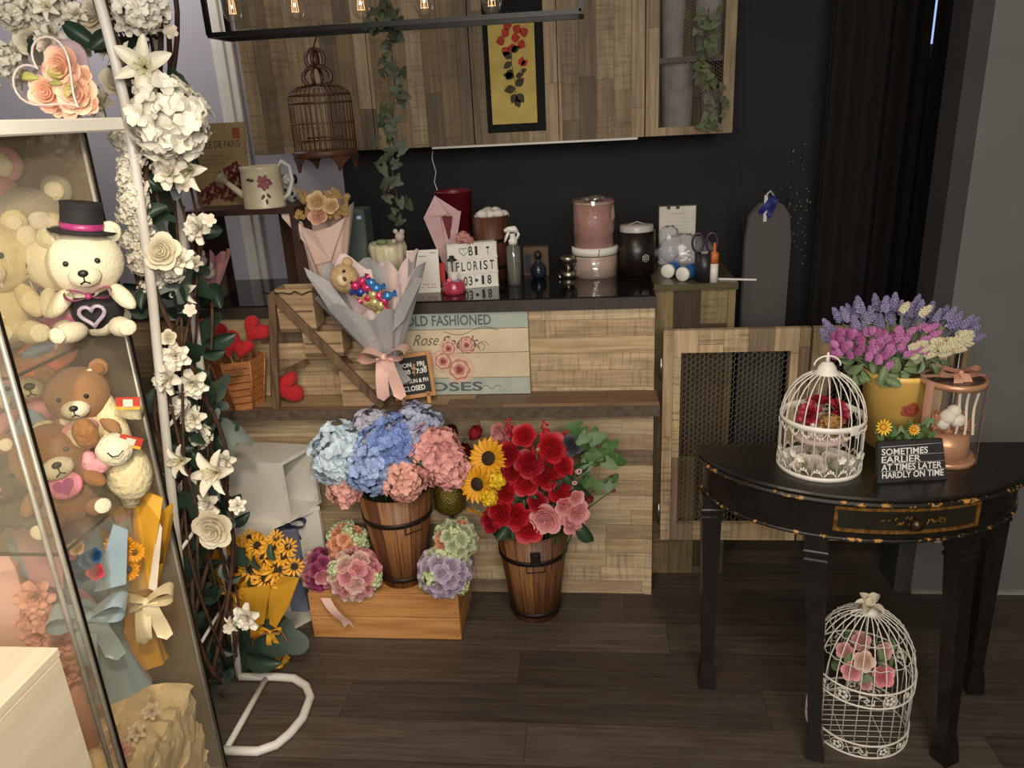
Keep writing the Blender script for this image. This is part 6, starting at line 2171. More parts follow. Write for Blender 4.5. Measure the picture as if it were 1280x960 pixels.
MB().ell((0, 0, .018), (.062, .05, .018), fuzz=.02, nu=24, nv=12).build('cushion', mat('pale_pink_satin', (218, 190, 180), .4, (200, 170, 160), 12), t)
MB().tube([(.058 * cos(2 * PI * i / 30), .047 * sin(2 * PI * i / 30), .018) for i in range(30)], .0025, 5, closed=True).build('piping', M_silk, t)
t = thing('satin_flower', 'large crimson satin flower with a brown dried centre inside the table cage dome', 'flower', C0 + V((.0, .0, .09)))
cr_m = gardenia_mesh((170, 46, 66), (140, 30, 48))
put('petals', cr_m, t, (-.03, -.01, .04), (-.7, -.5, .5), .045)
put('petals', cr_m, t, (.03, .0, .045), (.6, -.6, .6), .045)
put('petals', cr_m, t, (0, .02, .055), (0, .2, 1), .045)
put('dried_centre', hydrangea_mesh((176, 130, 74), (140, 96, 50), 40), t, (.006, -.045, .03), (0, -1, .4), .024)
put('pale_petals', gardenia_mesh((224, 206, 190), (204, 184, 166)), t, (-.03, -.05, .015), (-.4, -1, .2), .026)
MB().ell((0, 0, .02), (.05, .035, .02)).build('stuffing', M_silk, t)

# floor cage
g2 = at(1086, 944, Z=0)
ug = SZ(1, g2)
R2 = at(1147, 925, Z=0).x - at(1086, 925, Z=0).x
R2 = 60 * ug
c2y = g2.y + R2 * .92
h2t = at(1088, 762, Y=c2y).z
h2m = at(1086, 868, Y=c2y - R2).z
cf2 = cage('birdcage', 'white scrollwork birdcage with roses in its dome on the floor under the table', (g2.x + .002, c2y, 0), R2, h2m, h2t, 26, 1)
for z0, hh in ((0, .040), (h2m - .045, .045)):
    mb = MB()
    for z in (z0 + .0025, z0 + hh):
        mb.tube([(R2 * 1.02 * cos(2 * PI * i / 48), R2 * 1.02 * sin(2 * PI * i / 48), z) for i in range(48)], .0026, 6, closed=True)
    n = 14
    for i in range(n):
        a = 2 * PI * i / n
        K = RZ(a) @ T(R2 * 1.02, 0, z0 + hh * .5) @ RZ(PI / 2)
        s = hh * .36
        if i % 2:
            for q in range(5):
                w = 2 * PI * q / 5
                mb.ell((s * .55 * cos(w), -.001, s * .55 * sin(w)), (s * .34, .0015, s * .34), K, nu=7, nv=4)
            mb.tube([(s * 1.15 * cos(w), 0, s * 1.15 * sin(w)) for w in [2 * PI * q / 16 for q in range(16)]], .0014, 4, K, closed=True)
        else:
            for sg in (-1, 1):
                mb.tube([(sg * (s * .25 + s * (.12 + .09 * q) * cos(q * .75)), 0, sg * s * (.12 + .09 * q) * sin(q * .75)) for q in range(10)], .0015, 4, K)
                mb.ell((sg * s * .95, 0, -sg * s * .55), (s * .34, .0014, s * .26), K, nu=7, nv=4)
    mb.build('scroll_band', M_wm, cf2)
for z in (.38, .70):
    q = math.asin(min(1, z)); r = R2 * cos(q) * 1.005; zz_ = h2m + (h2t - h2m) * sin(q)
    MB().tube([(r * (1 + .012 * cos(i * 2.6)) * cos(2 * PI * i / 104), r * (1 + .012 * cos(i * 2.6)) * sin(2 * PI * i / 104), zz_ + .0022 * cos(i * PI / 2)) for i in range(104)], .0012, 4, closed=True).build('wavy_wire', M_wm, cf2)
mb = MB()
for i in range(-6, 7):
    y = i * R2 / 6.6
    w = math.sqrt(max(0, R2 ** 2 - y * y))
    mb.tube([(-w, y, .006), (w, y, .006)], .0011, 4)
for x in (-.4, .4):
    w = math.sqrt(1 - x * x) * R2
    mb.tube([(x * R2, -w, .0045), (x * R2, w, .0045)], .0011, 4)
mb.build('floor_grid', M_wm, cf2)
MB().lathe([(0, h2t + .010), (.016, h2t + .006), (.028, h2t - .004), (0, h2t - .004)], 20).build('top_cap', M_wm, cf2)
mb = MB()
for (a, L) in ((2.6, .055), (3.6, .05), (.2, .05), (-.7, .055), (1.5, .04)):
    mb.petal(T(0, 0, h2t + .004) @ RZ(a), L, .026, 35, -10, .4, 1, .04, 0, 5, 3)
mb.build('cloth_leaves', mat('cream_cloth_leaf', (222, 212, 186), .6, (206, 194, 164)), cf2)
mb = MB().tube([(.011 * cos(w), 0, h2t + .024 + .011 * sin(w)) for w in [2 * PI * q / 16 for q in range(16)]], .0018, 5, closed=True)
mb.tube([(-.030 + .022 * cos(w), -.02, h2t + .004 + .010 * sin(w)) for w in [2 * PI * q / 16 for q in range(16)]], .0018, 5, closed=True)
mb.build('hanging_loop', M_wm, cf2)
rs = thing('rose_cluster', 'cluster of pink roses hanging inside the dome of the floor birdcage', 'flower', (g2.x + .002, c2y, h2m - .01))
for (x, y, z, s, c, c2) in ((-.02, -.055, .055, .036, (232, 206, 186), (214, 170, 150)), (-.045, -.05, .018, .034, (214, 120, 134), (232, 180, 176)), (.028, -.06, .016, .040, (214, 96, 118), (236, 170, 170)), (-.052, -.01, .05, .03, (206, 132, 136), (226, 180, 170)), (.04, -.02, .06, .03, (206, 140, 140), (220, 180, 170)), (0, .03, .05, .034, (206, 128, 136), (226, 180, 170)), (-.01, -.06, -.012, .022, (206, 140, 140), (226, 190, 180))):
    put('rose', rose_mesh(c, c2), rs, (x, y, z), (x * 6, -1, .5), s * .74)
for i in range(14):
    a = i * 2.4
    put('leaf', leaf_mesh(m=M_sage, kind='oval'), rs, (.05 * cos(a), .04 * sin(a) - .01, random.uniform(.0, .06)), (cos(a), sin(a) - .4, .2), .045)
MB().tube([(0, 0, .04), (0, 0, h2t - h2m + .006)], .0015, 5).build('hanger', M_stem, rs)

# ------------------------------------------------------------------ lavender in a yellow pot
lp = at(1120, 560, Z=ZTB)
lpx = at(1121, 470, Y=lp.y + .05).x
ul = SZ(1, lp)
pt = thing('lavender_pot', 'yellow pot with a poppy motif holding purple, pink and cream lavender', 'potted plant', (lpx, lp.y + .04, ZTB))
Rt, Rb = 43 * ul, 30 * ul
Hp = at(1121, 468, Y=pt.location.y - Rt * .6).z - ZTB
M_ypot = mat('yellow_glaze', (240, 200, 112), .4, (226, 180, 92), 10)
MB().lathe([(0, 0), (Rb, 0), (Rt * .97, Hp * .93), (Rt * 1.02, Hp * .95), (Rt, Hp), (Rt * .93, Hp), (Rb * .9, .01), (0, .01)], 40).lathe([(0, Hp * .9), (Rt * .92, Hp * .9)], 30).build('pot', M_ypot, pt)
mb = MB(); mg = MB()
def onpot(da, z):
    an = rad(-90 + da); f = z / Hp
    r = Rb + (Rt * .97 - Rb) * f / .93 + .0008
    return T(r * cos(an), r * sin(an), z) @ aim((cos(an), sin(an), 0), 0)
for i in range(14):
    a = i * 2.4; q = 5.5 * math.sqrt(i / 4)
    mb.lathe([(0, .0006), (.0075, .0002)], 10, onpot(6 + q * cos(a) * 1.4, Hp * .58 + .0016 * q * sin(a)))
mb.build('painted_poppy', mat('painted_poppy', (170, 82, 52), .5, (112, 48, 34), 130), pt)
for i in range(9):
    mg.lathe([(0, .0006), (.0018, .0004)], 6, onpot(6 - i * .3, Hp * (.50 - i * .035)))
for (da, z) in ((-7, .28), (-3, .24), (17, .28), (13, .24), (20, .22), (-9, .22)):
    mg.lathe([(0, .0006), (.007, .0002)], 8, onpot(da, Hp * z) @ SCL(.6, 1, 1))
mg.build('painted_stem', mat('painted_green', (96, 84, 40), .5), pt)
LV = [lavender_mesh((130, 118, 162), (168, 160, 192)), lavender_mesh((160, 152, 184), (118, 106, 150)), lavender_mesh((150, 62, 122), (190, 112, 164)), lavender_mesh((214, 142, 192), (186, 104, 164)), lavender_mesh((234, 226, 196), (210, 198, 156))]
PO = pt.location
yl = PO.y
def lav(px, py, k, s, lean, y):
    p = at(px, py, Y=y) - PO
    put('flower_spike', LV[k], pt, p, lean, s)
    b = V((p.x * .3, p.y * .3, Hp * .9))
    pt_stems.tube([b, b.lerp(p, .5) + V((0, 0, .02)), p], .0013, 4)
pt_stems = MB()
rnd = random.Random(5)
for i in range(44):      # tall purple back spikes
    u = (i % 22) / 21
    px = 1040 + 165 * u + rnd.uniform(-4, 4)
    py = 412 - 22 * sin(PI * u) + rnd.uniform(-7, 9) + (14 if i >= 22 else 0)
    lav(px, py, i % 2, .040 + rnd.uniform(-.004, .006), ((px - 1121) / 110, rnd.uniform(-.3, .3), 1.1), yl + rnd.uniform(-.02, .06))
for i in range(8):
    lav(1195 + rnd.uniform(-12, 16), 418 + rnd.uniform(-14, 24), rnd.choice((0, 1, 4)), .038, (1.2, rnd.uniform(-.4, .2), .5), yl + rnd.uniform(-.03, .02))
for i in range(60):      # magenta band
    px = rnd.uniform(1042, 1114); py = 434 + rnd.uniform(-18, 14)
    lav(px, py, 2 if rnd.random() < .75 else 3, .032, ((px - 1110) / 90, -.8, .7), yl - rnd.uniform(.03, .075))
for i in range(40):
    px = rnd.uniform(1088, 1166); py = 424 + rnd.uniform(-14, 22)
    lav(px, py, 3, .030, ((px - 1121) / 100, -.8, .6), yl - rnd.uniform(.03, .075))
for i in range(48):      # cream band right
    px = rnd.uniform(1138, 1202); py = 440 - (px - 1138) * .25 + rnd.uniform(-8, 14)
    lav(px, py, 4, .031, ((px - 1121) / 90, -.9, .4), yl - rnd.uniform(.03, .08))
for (px, py) in ((1128, 388), (1152, 392), (1098, 452), (1110, 460), (1086, 448)):
    lav(px, py, 4 if py < 400 else 3, .036, ((px - 1121) / 100, -.8, .8), yl - .06)
pt_stems.build('stems', M_sage, pt)
lfm = leaf_mesh(m=M_sage, kind='oval')
for i in range(70):
    px = rnd.uniform(1058, 1182); py = 462 + rnd.uniform(-16, 14)
    p = at(px, py, Y=yl - rnd.uniform(.0, .08)) - PO
    put('leaf', lfm, pt, p, ((px - 1121) / 70 + rnd.uniform(-.3, .3), -.9, rnd.uniform(-.4, .6)), rnd.uniform(.030, .045))

# ------------------------------------------------------------------ clear gift drum with copper rims
gd = at(1192, 586, Z=ZTB)
ud = SZ(1, gd)
Rd = 37 * ud
dr_ = thing('gift_drum', 'clear round gift box with copper rims, ribbon and cotton flowers on the table', 'gift box', (gd.x, gd.y + Rd * .9, ZTB))
Hd = at(1195, 484, Y=dr_.location.y - Rd).z - ZTB
M_cop = mat('copper_foil', (214, 166, 132), .35, (190, 136, 102), 20, metal=.4)
M_blush = mat('blush_ribbon', (206, 154, 132), .35, (186, 132, 110), 10)
MB().lathe([(0, 0), (Rd, 0), (Rd, Hd * .06), (Rd * .97, Hd * .06), (0, Hd * .08)], 40).build('base_rim', M_cop, dr_)
MB().lathe([(Rd, Hd * .93), (Rd * 1.02, Hd * .93), (Rd * 1.02, Hd), (Rd * .9, Hd * 1.0), (Rd * .9, Hd * .985), (Rd, Hd * .98)], 40).build('lid_rim', M_cop, dr_)
MB().lathe([(0, Hd * .985), (Rd * .9, Hd * .985)], 32).build('clear_lid', mat('smoked_lid', (70, 56, 50), .15), dr_)
MB().lathe([(Rd * .98, Hd * .08), (Rd * .98, Hd * .93)], 40).build('clear_wall', glass('gift_clear', (1, .97, .94), .03, .03, 1.5), dr_)
for a in (-30, 150, 205):
    an = rad(a)
    MB().sheet(lambda u, v: ((Rd * 1.03) * cos(an + (v - .5) * .32), (Rd * 1.03) * sin(an + (v - .5) * .32), Hd * u), 6, 4).build('ribbon_band', M_blush, dr_)
bow(dr_, None, .07, M_blush, 'bow', .5, M=T(.008, -.01, Hd + .012) @ RX(rad(-55)))
MB().sheet(lambda u, v: ((u - .5) * 2 * Rd, (v - .5) * .02, Hd + .002 + .002 * sin(u * 9)), 12, 2).build('ribbon_top', M_blush, dr_)
ins = thing('cotton_arrangement', 'white cotton and dried flowers in copper paper inside the clear gift drum', 'flower', dr_.location + V((0, 0, Hd * .083)))
MB().lathe([(0, 0), (Rd * .8, 0), (Rd * .72, Hd * .26), (0, Hd * .26)], 24).build('inner_pot', M_cop, ins)
for (x, z, r) in ((-.018, .50, .019), (.004, .46, .018), (-.006, .57, .016), (-.026, .42, .015)):
    MB().ell((x, -Rd * .5, Hd * z), r, fuzz=.06).build('cotton_boll', mat('cotton_white', (232, 226, 216), .9), ins)
for i in range(22):
    a = rnd.uniform(0, 6.3)
    put('dried_cluster', hydrangea_mesh((196, 140, 104), (160, 104, 76), 40), ins, (rnd.uniform(-.045, .045), rnd.uniform(-.04, .02), Hd * rnd.uniform(.3, .5)), (rnd.uniform(-.5, .5), -1, .4), rnd.uniform(.008, .013))
for k in range(3):
    bm_ = MB().sheet(lambda u, v: ((.002 + k * .018) + (v - .5) * .006, -Rd * .6 - .006 * sin(u * 5 + k), Hd * (.30 + .5 * u)), 8, 1)
    bm_.build('gauze_strip', M_silk, ins)

# ------------------------------------------------------------------ slate sign and daisies
s0_ = at(1097, 604, Z=ZTB); s1_ = at(1184, 599, Z=ZTB)
an = math.atan2(s1_.y - s0_.y, s1_.x - s0_.x)
sw_ = (s1_ - s0_).length
sgn = thing('slate_sign', 'black slate sign lettered SOMETIMES EARLIER AT TIMES LATER on the table', 'sign', (s0_ + s1_) / 2, an)
top_ = at(1136, 552, Y=(s0_.y + s1_.y) / 2 + .012)
shh_ = (top_.z - ZTB) / cos(rad(12))
KS = RX(rad(-12))
MB().add([(-sw_ / 2, 0, 0), (sw_ / 2, 0, 0), (sw_ * .42, 0, shh_), (-sw_ / 2, 0, shh_), (-sw_ / 2, .012, 0.0), (sw_ / 2, .012, 0), (sw_ * .42, .012, shh_), (-sw_ / 2, .012, shh_)], [(0, 1, 2, 3), (7, 6, 5, 4), (0, 4, 5, 1), (1, 5, 6, 2), (2, 6, 7, 3), (3, 7, 4, 0)], KS).build('slate', mat('slate_grey', (40, 38, 38), .6, (30, 29, 29), 30), sgn)
lh = shh_ * .15
letters([('SOMETIMES', -sw_ * .12, shh_ * .68, lh, sw_ * .66), ('EARLIER', -sw_ * .17, shh_ * .49, lh, sw_ * .56), ('AT TIMES LATER', -sw_ * .02, shh_ * .30, lh, sw_ * .86), ('HARDLY ON TIME', -.0, shh_ * .11, lh, sw_ * .88)], 'lettering', M_chalk, sgn, KS @ T(0, -.001, 0), bold=.015)
strokes([[(-sw_ * .46, shh_ * .87), (sw_ * .40, shh_ * .90)], [(-sw_ * .40, shh_ * .655), (sw_ * .45, shh_ * .655)], [(-sw_ * .4, shh_ * .465), (sw_ * .46, shh_ * .465)], [(-sw_ * .45, shh_ * .275), (sw_ * .47, shh_ * .275)]], 'chalk_lines', M_chalk, sgn, KS, r=.0005)
MB().box(-.02, .0, .0, .02, .030, .004).box(-.004, .010, 0, .004, .030, shh_ * .6).build('rear_foot', M_black, sgn)
dz0 = sgn.location + V((0, .065, 0))
ds = thing('daisy_plant', 'small plant with two yellow daisies behind the slate sign', 'potted plant', (dz0.x, dz0.y, ZTB))
MB().lathe([(0, 0), (.022, 0), (.028, .045), (.024, .045), (0, .04)], 20).build('pot', M_black, ds)
DO = ds.location
for (px, py, r, c) in ((1104, 534, 11, (240, 206, 60)), (1142, 537, 8, (242, 186, 56))):
    p = at(px, py, Y=DO.y - .03) - DO
    f = put('daisy', sunflower_mesh(c, 13, 1), ds, p, (0, -1, .35), r * ud)
    put('daisy_centre', disc_mesh() if False else MB().ell((0, 0, 0), (.3, .3, .14), fuzz=.05).mesh('daisy_centre', mat('daisy_gold', (222, 150, 40), .7)), f, (0, 0, .08), (0, 0, 1), 1.0)
    stalk(ds, (p.x * .2, 0, .04), p + V((0, .006, 0)), .0013)
fm = leaf_mesh(m=M_green2, kind='ivy')
for i in range(52):
    px = rnd.uniform(1094, 1168); py = 546 + rnd.uniform(-11, 8) - (6 if px > 1150 else 0)
    p = at(px, py, Y=DO.y - rnd.uniform(-.02, .03)) - DO
    put('leaf', fm, ds, p, (rnd.uniform(-.8, .8), -1, rnd.uniform(-.2, .9)), rnd.uniform(.013, .022))
mb = MB()
for i in range(18):
    p = at(rnd.uniform(1098, 1166), rnd.uniform(540, 552), Y=DO.y) - DO
    mb.tube([(p.x * .2, 0, .042), p], .0009, 4)
mb.build('stems', M_stem, ds)
# ------------------------------------------------------------------ white metal garden arch
YA, YBk = 1.55, 1.83
arc = thing('garden_arch', 'white tubular metal garden arch standing beside the glass showcase', 'arch', (-1.0, 1.69, 0))
AO = arc.location


def rail(pts, y):
    P = [V((x, y, z)) - AO for x, z in pts]
    # smooth the path
    out = []
    for i in range(len(P) - 1):
        a, b, c, d = P[max(i - 1, 0)], P[i], P[i + 1], P[min(i + 2, len(P) - 1)]
        for k in range(5):
            t = k / 5
            out.append(.5 * ((2 * b) + (c - a) * t + (2 * a - 5 * b + 4 * c - d) * t * t + (3 * b - a - 3 * c + d) * t ** 3))
    return out + [P[-1]]


over = [(-.92, 1.75), (-.98, 2.05), (-1.25, 2.32), (-1.7, 2.42), (-2.15, 2.32), (-2.4, 2.05), (-2.44, 1.6), (-2.44, 0)]
MB().tube(rail([(-1.075, .012), (-1.03, .486), (-.962, 1.1), (-.937, 1.33), (-.917, 1.726)] + over[1:], YA), .0105, 10).build('pole', M_white, arc)
MB().tube(rail([(-1.09, .012), (-1.05, .6), (-1.012, 1.157), (-.985, 1.726)] + over[1:], YBk), .0105, 10).build('pole', M_white, arc)
for z in (.30, .62, .95, 1.28, 1.60, 1.9):
    f = lambda zz, L: next(a[0] + (b[0] - a[0]) * (zz - a[1]) / (b[1] - a[1]) for a, b in zip(L, L[1:]) if a[1] <= zz <= b[1])
    x0 = f(z, [(-1.075, 0), (-1.03, .486), (-.962, 1.1), (-.937, 1.33), (-.917, 1.726), (-.98, 2.05)]); x1 = f(z, [(-1.09, 0), (-1.05, .6), (-1.012, 1.157), (-.985, 1.726), (-.98, 2.05)])
    MB().tube([V((x0, YA, z)) - AO, V((x1, YBk, z)) - AO], .0045, 8).build('rung', M_white, arc)
bp_ = [at(*p, Z=.012) for p in ((300, 846), (345, 846), (368, 848), (383, 858), (388, 872), (378, 898), (362, 917), (345, 931), (322, 939), (266, 938))]
MB().tube([p - AO for p in bp_], .0125, 10).build('base_loop', M_white, arc)
a_, b_ = at(332, 849, Z=.012), at(283, 936, Z=.012)
MB().tube([a_ - AO, b_ - AO], .009, 8).build('base_bar', M_white, arc)

# ------------------------------------------------------------------ garland of white flowers on the arch
M_wf = (232, 228, 216)
gl_ = thing('flower_garland', 'garland of white silk lilies, roses and dark ivy wound around the white arch', 'garland', (-1.02, 1.69, 0))
GO = gl_.location
lily = lily_mesh((238, 233, 220), (222, 214, 190)); gard = gardenia_mesh((236, 230, 216), (220, 212, 192)); wrose = rose_mesh((234, 226, 204), (218, 206, 176)); whyd = hydrangea_mesh((236, 232, 220), (216, 210, 190), 60)
wdel = hydrangea_mesh((230, 226, 210), (214, 206, 186), 40)
M_stam = mat('pale_yellow_stamen', (206, 196, 120), .7)


def stamen():
    def f():
        mb = MB()
        for i in range(6):
            a = i * PI / 3
            mb.tube([(0, 0, .1), (.10 * cos(a), .10 * sin(a), .5), (.20 * cos(a), .20 * sin(a), .72)], .018, 4)
            mb.ell((.20 * cos(a), .20 * sin(a), .74), .04, nu=5, nv=4)
        return mb.mesh('stamens', M_stam)
    return cached('stamen', f)


def gflower(px, py, k, r, y, d=None):
    p = at(px, py, Y=y)
    s = SZ(r, p)
    d = d or (random.uniform(-.4, .5), -1, random.uniform(-.1, .6))
    if k == 'l':
        o = put('lily', lily, gl_, p - GO, d, s)
        put('stamens', stamen(), o, (0, 0, 0), (0, 0, 1), 1)
    elif k == 'g':
        put('gardenia', gard, gl_, p - GO, d, s * 1.25)
    elif k == 'r':
        put('rose', wrose, gl_, p - GO, d, s * 1.02)
    elif k == 'h':
        put('hydrangea', whyd, gl_, p - GO, d, s)
    elif k == 'd':
        put('delphinium', wdel, gl_, p - GO, d, s)


for (px, py, k, r, dy) in [(183, 85, 'l', 42, -.03), (163, 80, 'l', 26, .02), (213, 150, 'h', 42, -.04), (186, 118, 'g', 16, -.02), (215, 218, 'g', 24, -.02), (242, 213, 'l', 34, -.05), (203, 315, 'r', 23, -.04), (226, 326, 'g', 20, -.02), (250, 286, 'g', 22, 0),
                           (182, 288, 'g', 14, -.02), (236, 360, 'l', 26, -.01), (211, 422, 'r', 10, -.03), (220, 445, 'g', 20, -.02), (213, 472, 'g', 24, -.04), (242, 478, 'g', 22, -.05), (243, 523, 'g', 18, -.02), (233, 574, 'l', 26, -.05), (276, 590, 'l', 36, -.04), (284, 575, 'g', 16, -.01),
                           (262, 628, 'g', 20, -.05), (268, 660, 'r', 25, -.07), (297, 632, 'g', 12, -.02), (310, 770, 'g', 20, -.03), (294, 776, 'l', 14, -.04), (178, 8, 'h', 28, -.03), (160, 30, 'g', 18, 0), (205, 210, 'd', 12, 0), (216, 340, 'd', 12, 0), (245, 330, 'g', 12, .02),
                           (222, 505, 'd', 12, .02), (250, 545, 'd', 12, .02), (240, 610, 'd', 14, .02), (196, 350, 'd', 10, .02), (184, 360, 'd', 10, .0)]:
    y = 1.60 if px < 235 else 1.68
    gflower(px, py, k, r, y + dy)
# small white blossoms following the front pole next to the showcase
for i in range(22):
    py = 165 + i * 8
    gflower(156 + i * .9 + random.uniform(-9, 12), py, 'd', random.uniform(9, 14), 1.56)
# hanging strands under the top of the arch
for i in range(30):
    px = random.uniform(-12, 175); py = random.uniform(-25, 132) * (1 if px > 70 else .8)
    gflower(px, py, random.choice('lggld'), random.uniform(13, 22), random.uniform(1.58, 1.84))
for (px, py) in ((120, 20), (95, 60), (140, 60), (60, 20), (150, 100), (110, 105), (38, 50), (75, 100), (20, 20), (130, 130)):
    gflower(px, py, random.choice('lglr'), random.uniform(18, 26), 1.66)
# little star blossoms on thin wires
for (px, py, qx, qy) in ((214, 41, 190, 37), (140, 18, 165, 12), (262, 276, 236, 268), (238, 388, 222, 392), (286, 785, 300, 770), (232, 232, 215, 236)):
    a_, b_ = at(qx, qy, Y=1.62), at(px, py, Y=1.60)
    s = MB().tube([a_ - GO, b_ - GO], .0016, 5).build('flower_wire', M_white, gl_)
    small_flower(None, T(*(b_ - GO)) @ aim((.3, -.8, .3), px), .016).build('star_blossom', M_silk, gl_)
# vines between the poles
mbv = 0
for k in range(11):
    ph = k * 1.7
    pts = []
    for i in range(34):
        z = .16 + (1.95 - .16) * i / 33
        xx_ = -1.075 + .15 * min(z, 1.7) / 1.7
        yy_ = 1.69 + .10 * sin(z * (3 + .4 * k) + ph)
        pts.append(V((xx_ + .035 * cos(z * (4 + .3 * k) + ph * 2), yy_, z)) - GO)
    if k < 3: pts = pts[:20]
    MB().tube(pts, .0035 if k % 3 else .006, 5).build('vine', M_twig, gl_)
for k in range(7):
    pts = []
    for i in range(16):
        t = i / 15
        pts.append(V((-.92 - .9 * t, 1.62 + .03 * k + .04 * sin(t * 7 + k), 1.78 + .30 * sin(t * 2.2 + .1 * k) - .02 * k + .04 * sin(t * 11 + k))) - GO)
    MB().tube(pts, .0045, 5).build('vine', M_twig, gl_)
ivm = leaf_mesh(m=mat('dark_ivy_leaf', (44, 66, 50), .45, (30, 46, 36), 25), kind='ivy')
ovm = leaf_mesh(m=mat('dark_ivy_leaf', (44, 66, 50), .45, (30, 46, 36), 25), kind='oval')
for (px, py, s) in [(205, 240, 44), (225, 246, 44), (238, 234, 36), (196, 385, 36), (186, 360, 30), (243, 428, 44), (258, 430, 40), (268, 470, 44), (226, 510, 56), (246, 512, 40), (262, 545, 56), (285, 548, 50), (212, 555, 30), (212, 600, 44), (225, 612, 44), (240, 650, 48), (222, 640, 40), (246, 660, 44),
                    (232, 690, 44), (250, 700, 40), (262, 730, 36), (320, 788, 62), (298, 800, 56), (280, 810, 50), (262, 800, 46), (310, 820, 46), (248, 826, 40), (275, 835, 44), (262, 850, 36), (285, 690, 30), (286, 655, 30), (210, 280, 30), (232, 300, 36), (190, 60, 40), (130, 70, 46), (200, 120, 40), (224, 108, 26), (250, 350, 40), (262, 372, 46), (232, 372, 40), (276, 385, 36), (240, 395, 34), (210, 260, 40), (235, 200, 26), (208, 95, 44), (146, 40, 40), (80, 30, 44), (60, 70, 40), (278, 520, 40), (300, 560, 40), (290, 615, 34), (278, 640, 30), (254, 760, 44), (300, 840, 40), (288, 870, 30)]:
    y = 1.62 if px < 225 else 1.85
    p = at(px, py, Y=y + random.uniform(-.03, .02))
    put('leaf', ivm if random.random() < .6 else ovm, gl_, p - GO, (random.uniform(-.5, .6), -1, random.uniform(-.1, .9)), SZ(s, p) * 1.0)
for i in range(80):
    z = random.uniform(.12, 1.72)
    p = V((-1.075 + .15 * z / 1.7 + random.uniform(-.05, .05), random.uniform(1.60, 1.78), z))
    put('leaf', random.choice((ivm, ovm)), gl_, p - GO, (random.uniform(-.8, .8), -1, random.uniform(-.4, .8)), random.uniform(.04, .075))

# ------------------------------------------------------------------ glass showcase
SX0, SX1, SY0, SY1 = -2.0, -.93, 1.09, 1.425
ZB_, ZM, ZU_ = .08, .905, 1.235
case = thing('glass_showcase', 'glass display showcase full of plush toys with a white top board', 'showcase', ((SX0 + SX1) / 2, (SY0 + SY1) / 2, 0))
CO = case.location
def cb(nm, m, x0, y0, z0, x1, y1, z1, bev=0, parent=None):
    return MB().box(x0 - CO.x, y0 - CO.y, z0, x1 - CO.x, y1 - CO.y, z1, bev=bev).build(nm, m, parent or case)
M_caseglass = glass('showcase_glass', (.97, .96, .92), .085, .02, 1.6, (.8, .72, .58))  # the veil paints hazy reflections into these panes
M_shelfglass = glass('shelf_glass', (.90, .93, .90), .03, .02, 1.4)
M_plinth = mat('cream_plinth', (214, 196, 164), .5, (200, 180, 148), 8)
cb('plinth', M_plinth, SX0, SY0, 0, SX1, SY1, ZB_)
cb('top_board', mat('bright_white_board', (246, 242, 232), .4, (240, 234, 222), 6), SX0 - .03, SY0 - .05, 1.602, SX1 + .055, SY1 + .04, 1.626, .003)
cb('front_pane', M_caseglass, SX0 + .004, SY0, ZB_, SX1 - .006, SY0 + .004, 1.602)
cb('side_pane', M_caseglass, SX1 - .004, SY0 + .006, ZB_, SX1, SY1 - .006, 1.602)
cb('added_back', mat('added_dark_back', (120, 106, 86), .35, (108, 94, 76), 6), SX0, SY1 - .004, ZB_, SX1 - .006, SY1, 1.602)  # dark back added so the view through the case isn't too bright
cb('left_board', M_plinth, SX0, SY0 + .005, ZB_, SX0 + .004, SY1 - .005, 1.602)
for z in (ZM, ZU_):
    s = cb('shelf', M_shelfglass, SX0 + .006, SY0 + .008, z - .006, SX1 - .007, SY1 - .006, z)
    mb = MB()
    mb.box(SX0 - CO.x + .006, SY0 + .0062 - CO.y, z - .006, SX1 - CO.x - .007, SY0 + .0078 - CO.y, z).box(SX1 - CO.x - .0068, SY0 + .008 - CO.y, z - .006, SX1 - CO.x - .0052, SY1 - .006 - CO.y, z)
    mb.build('shelf_edge', mat('dark_glass_edge', (50, 52, 44), .2), s)
M_post = mat('satin_metal_post', (190, 184, 170), .4, (170, 164, 150), metal=.35)
for (x, y) in ((SX1, SY0), (SX1 - .022, SY0 - .001)):
    MB().tube([(x - CO.x, y - CO.y, ZB_), (x - CO.x, y - CO.y, 1.602)], .0045, 8).build('corner_post', M_post, case)
MB().tube([(SX1 - CO.x, SY1 - CO.y - .018, ZB_), (SX1 - CO.x, SY1 - CO.y - .018, 1.602)], .0036, 8).build('corner_post', M_post, case)
cb('corner_strip', M_blackmetal, SX1 - .003, SY0 + .008, ZB_, SX1 + .0015, SY0 + .013, 1.602)
cb('corner_strip', M_blackmetal, SX1 - .004, SY1 - .004, ZB_, SX1 + .0015, SY1 + .001, 1.602)
# lamp strip under the top board (lit)
k = NT('lamp_strip'); k.set(Base_Color=(.9, .8, .6, 1), Emission_Color=(1, .82, .55, 1), Emission_Strength=2.0)
cb('lamp_strip', k.mat, SX0 + .1, SY0 + .10, 1.594, SX1 - .30, SY0 + .12, 1.6015)

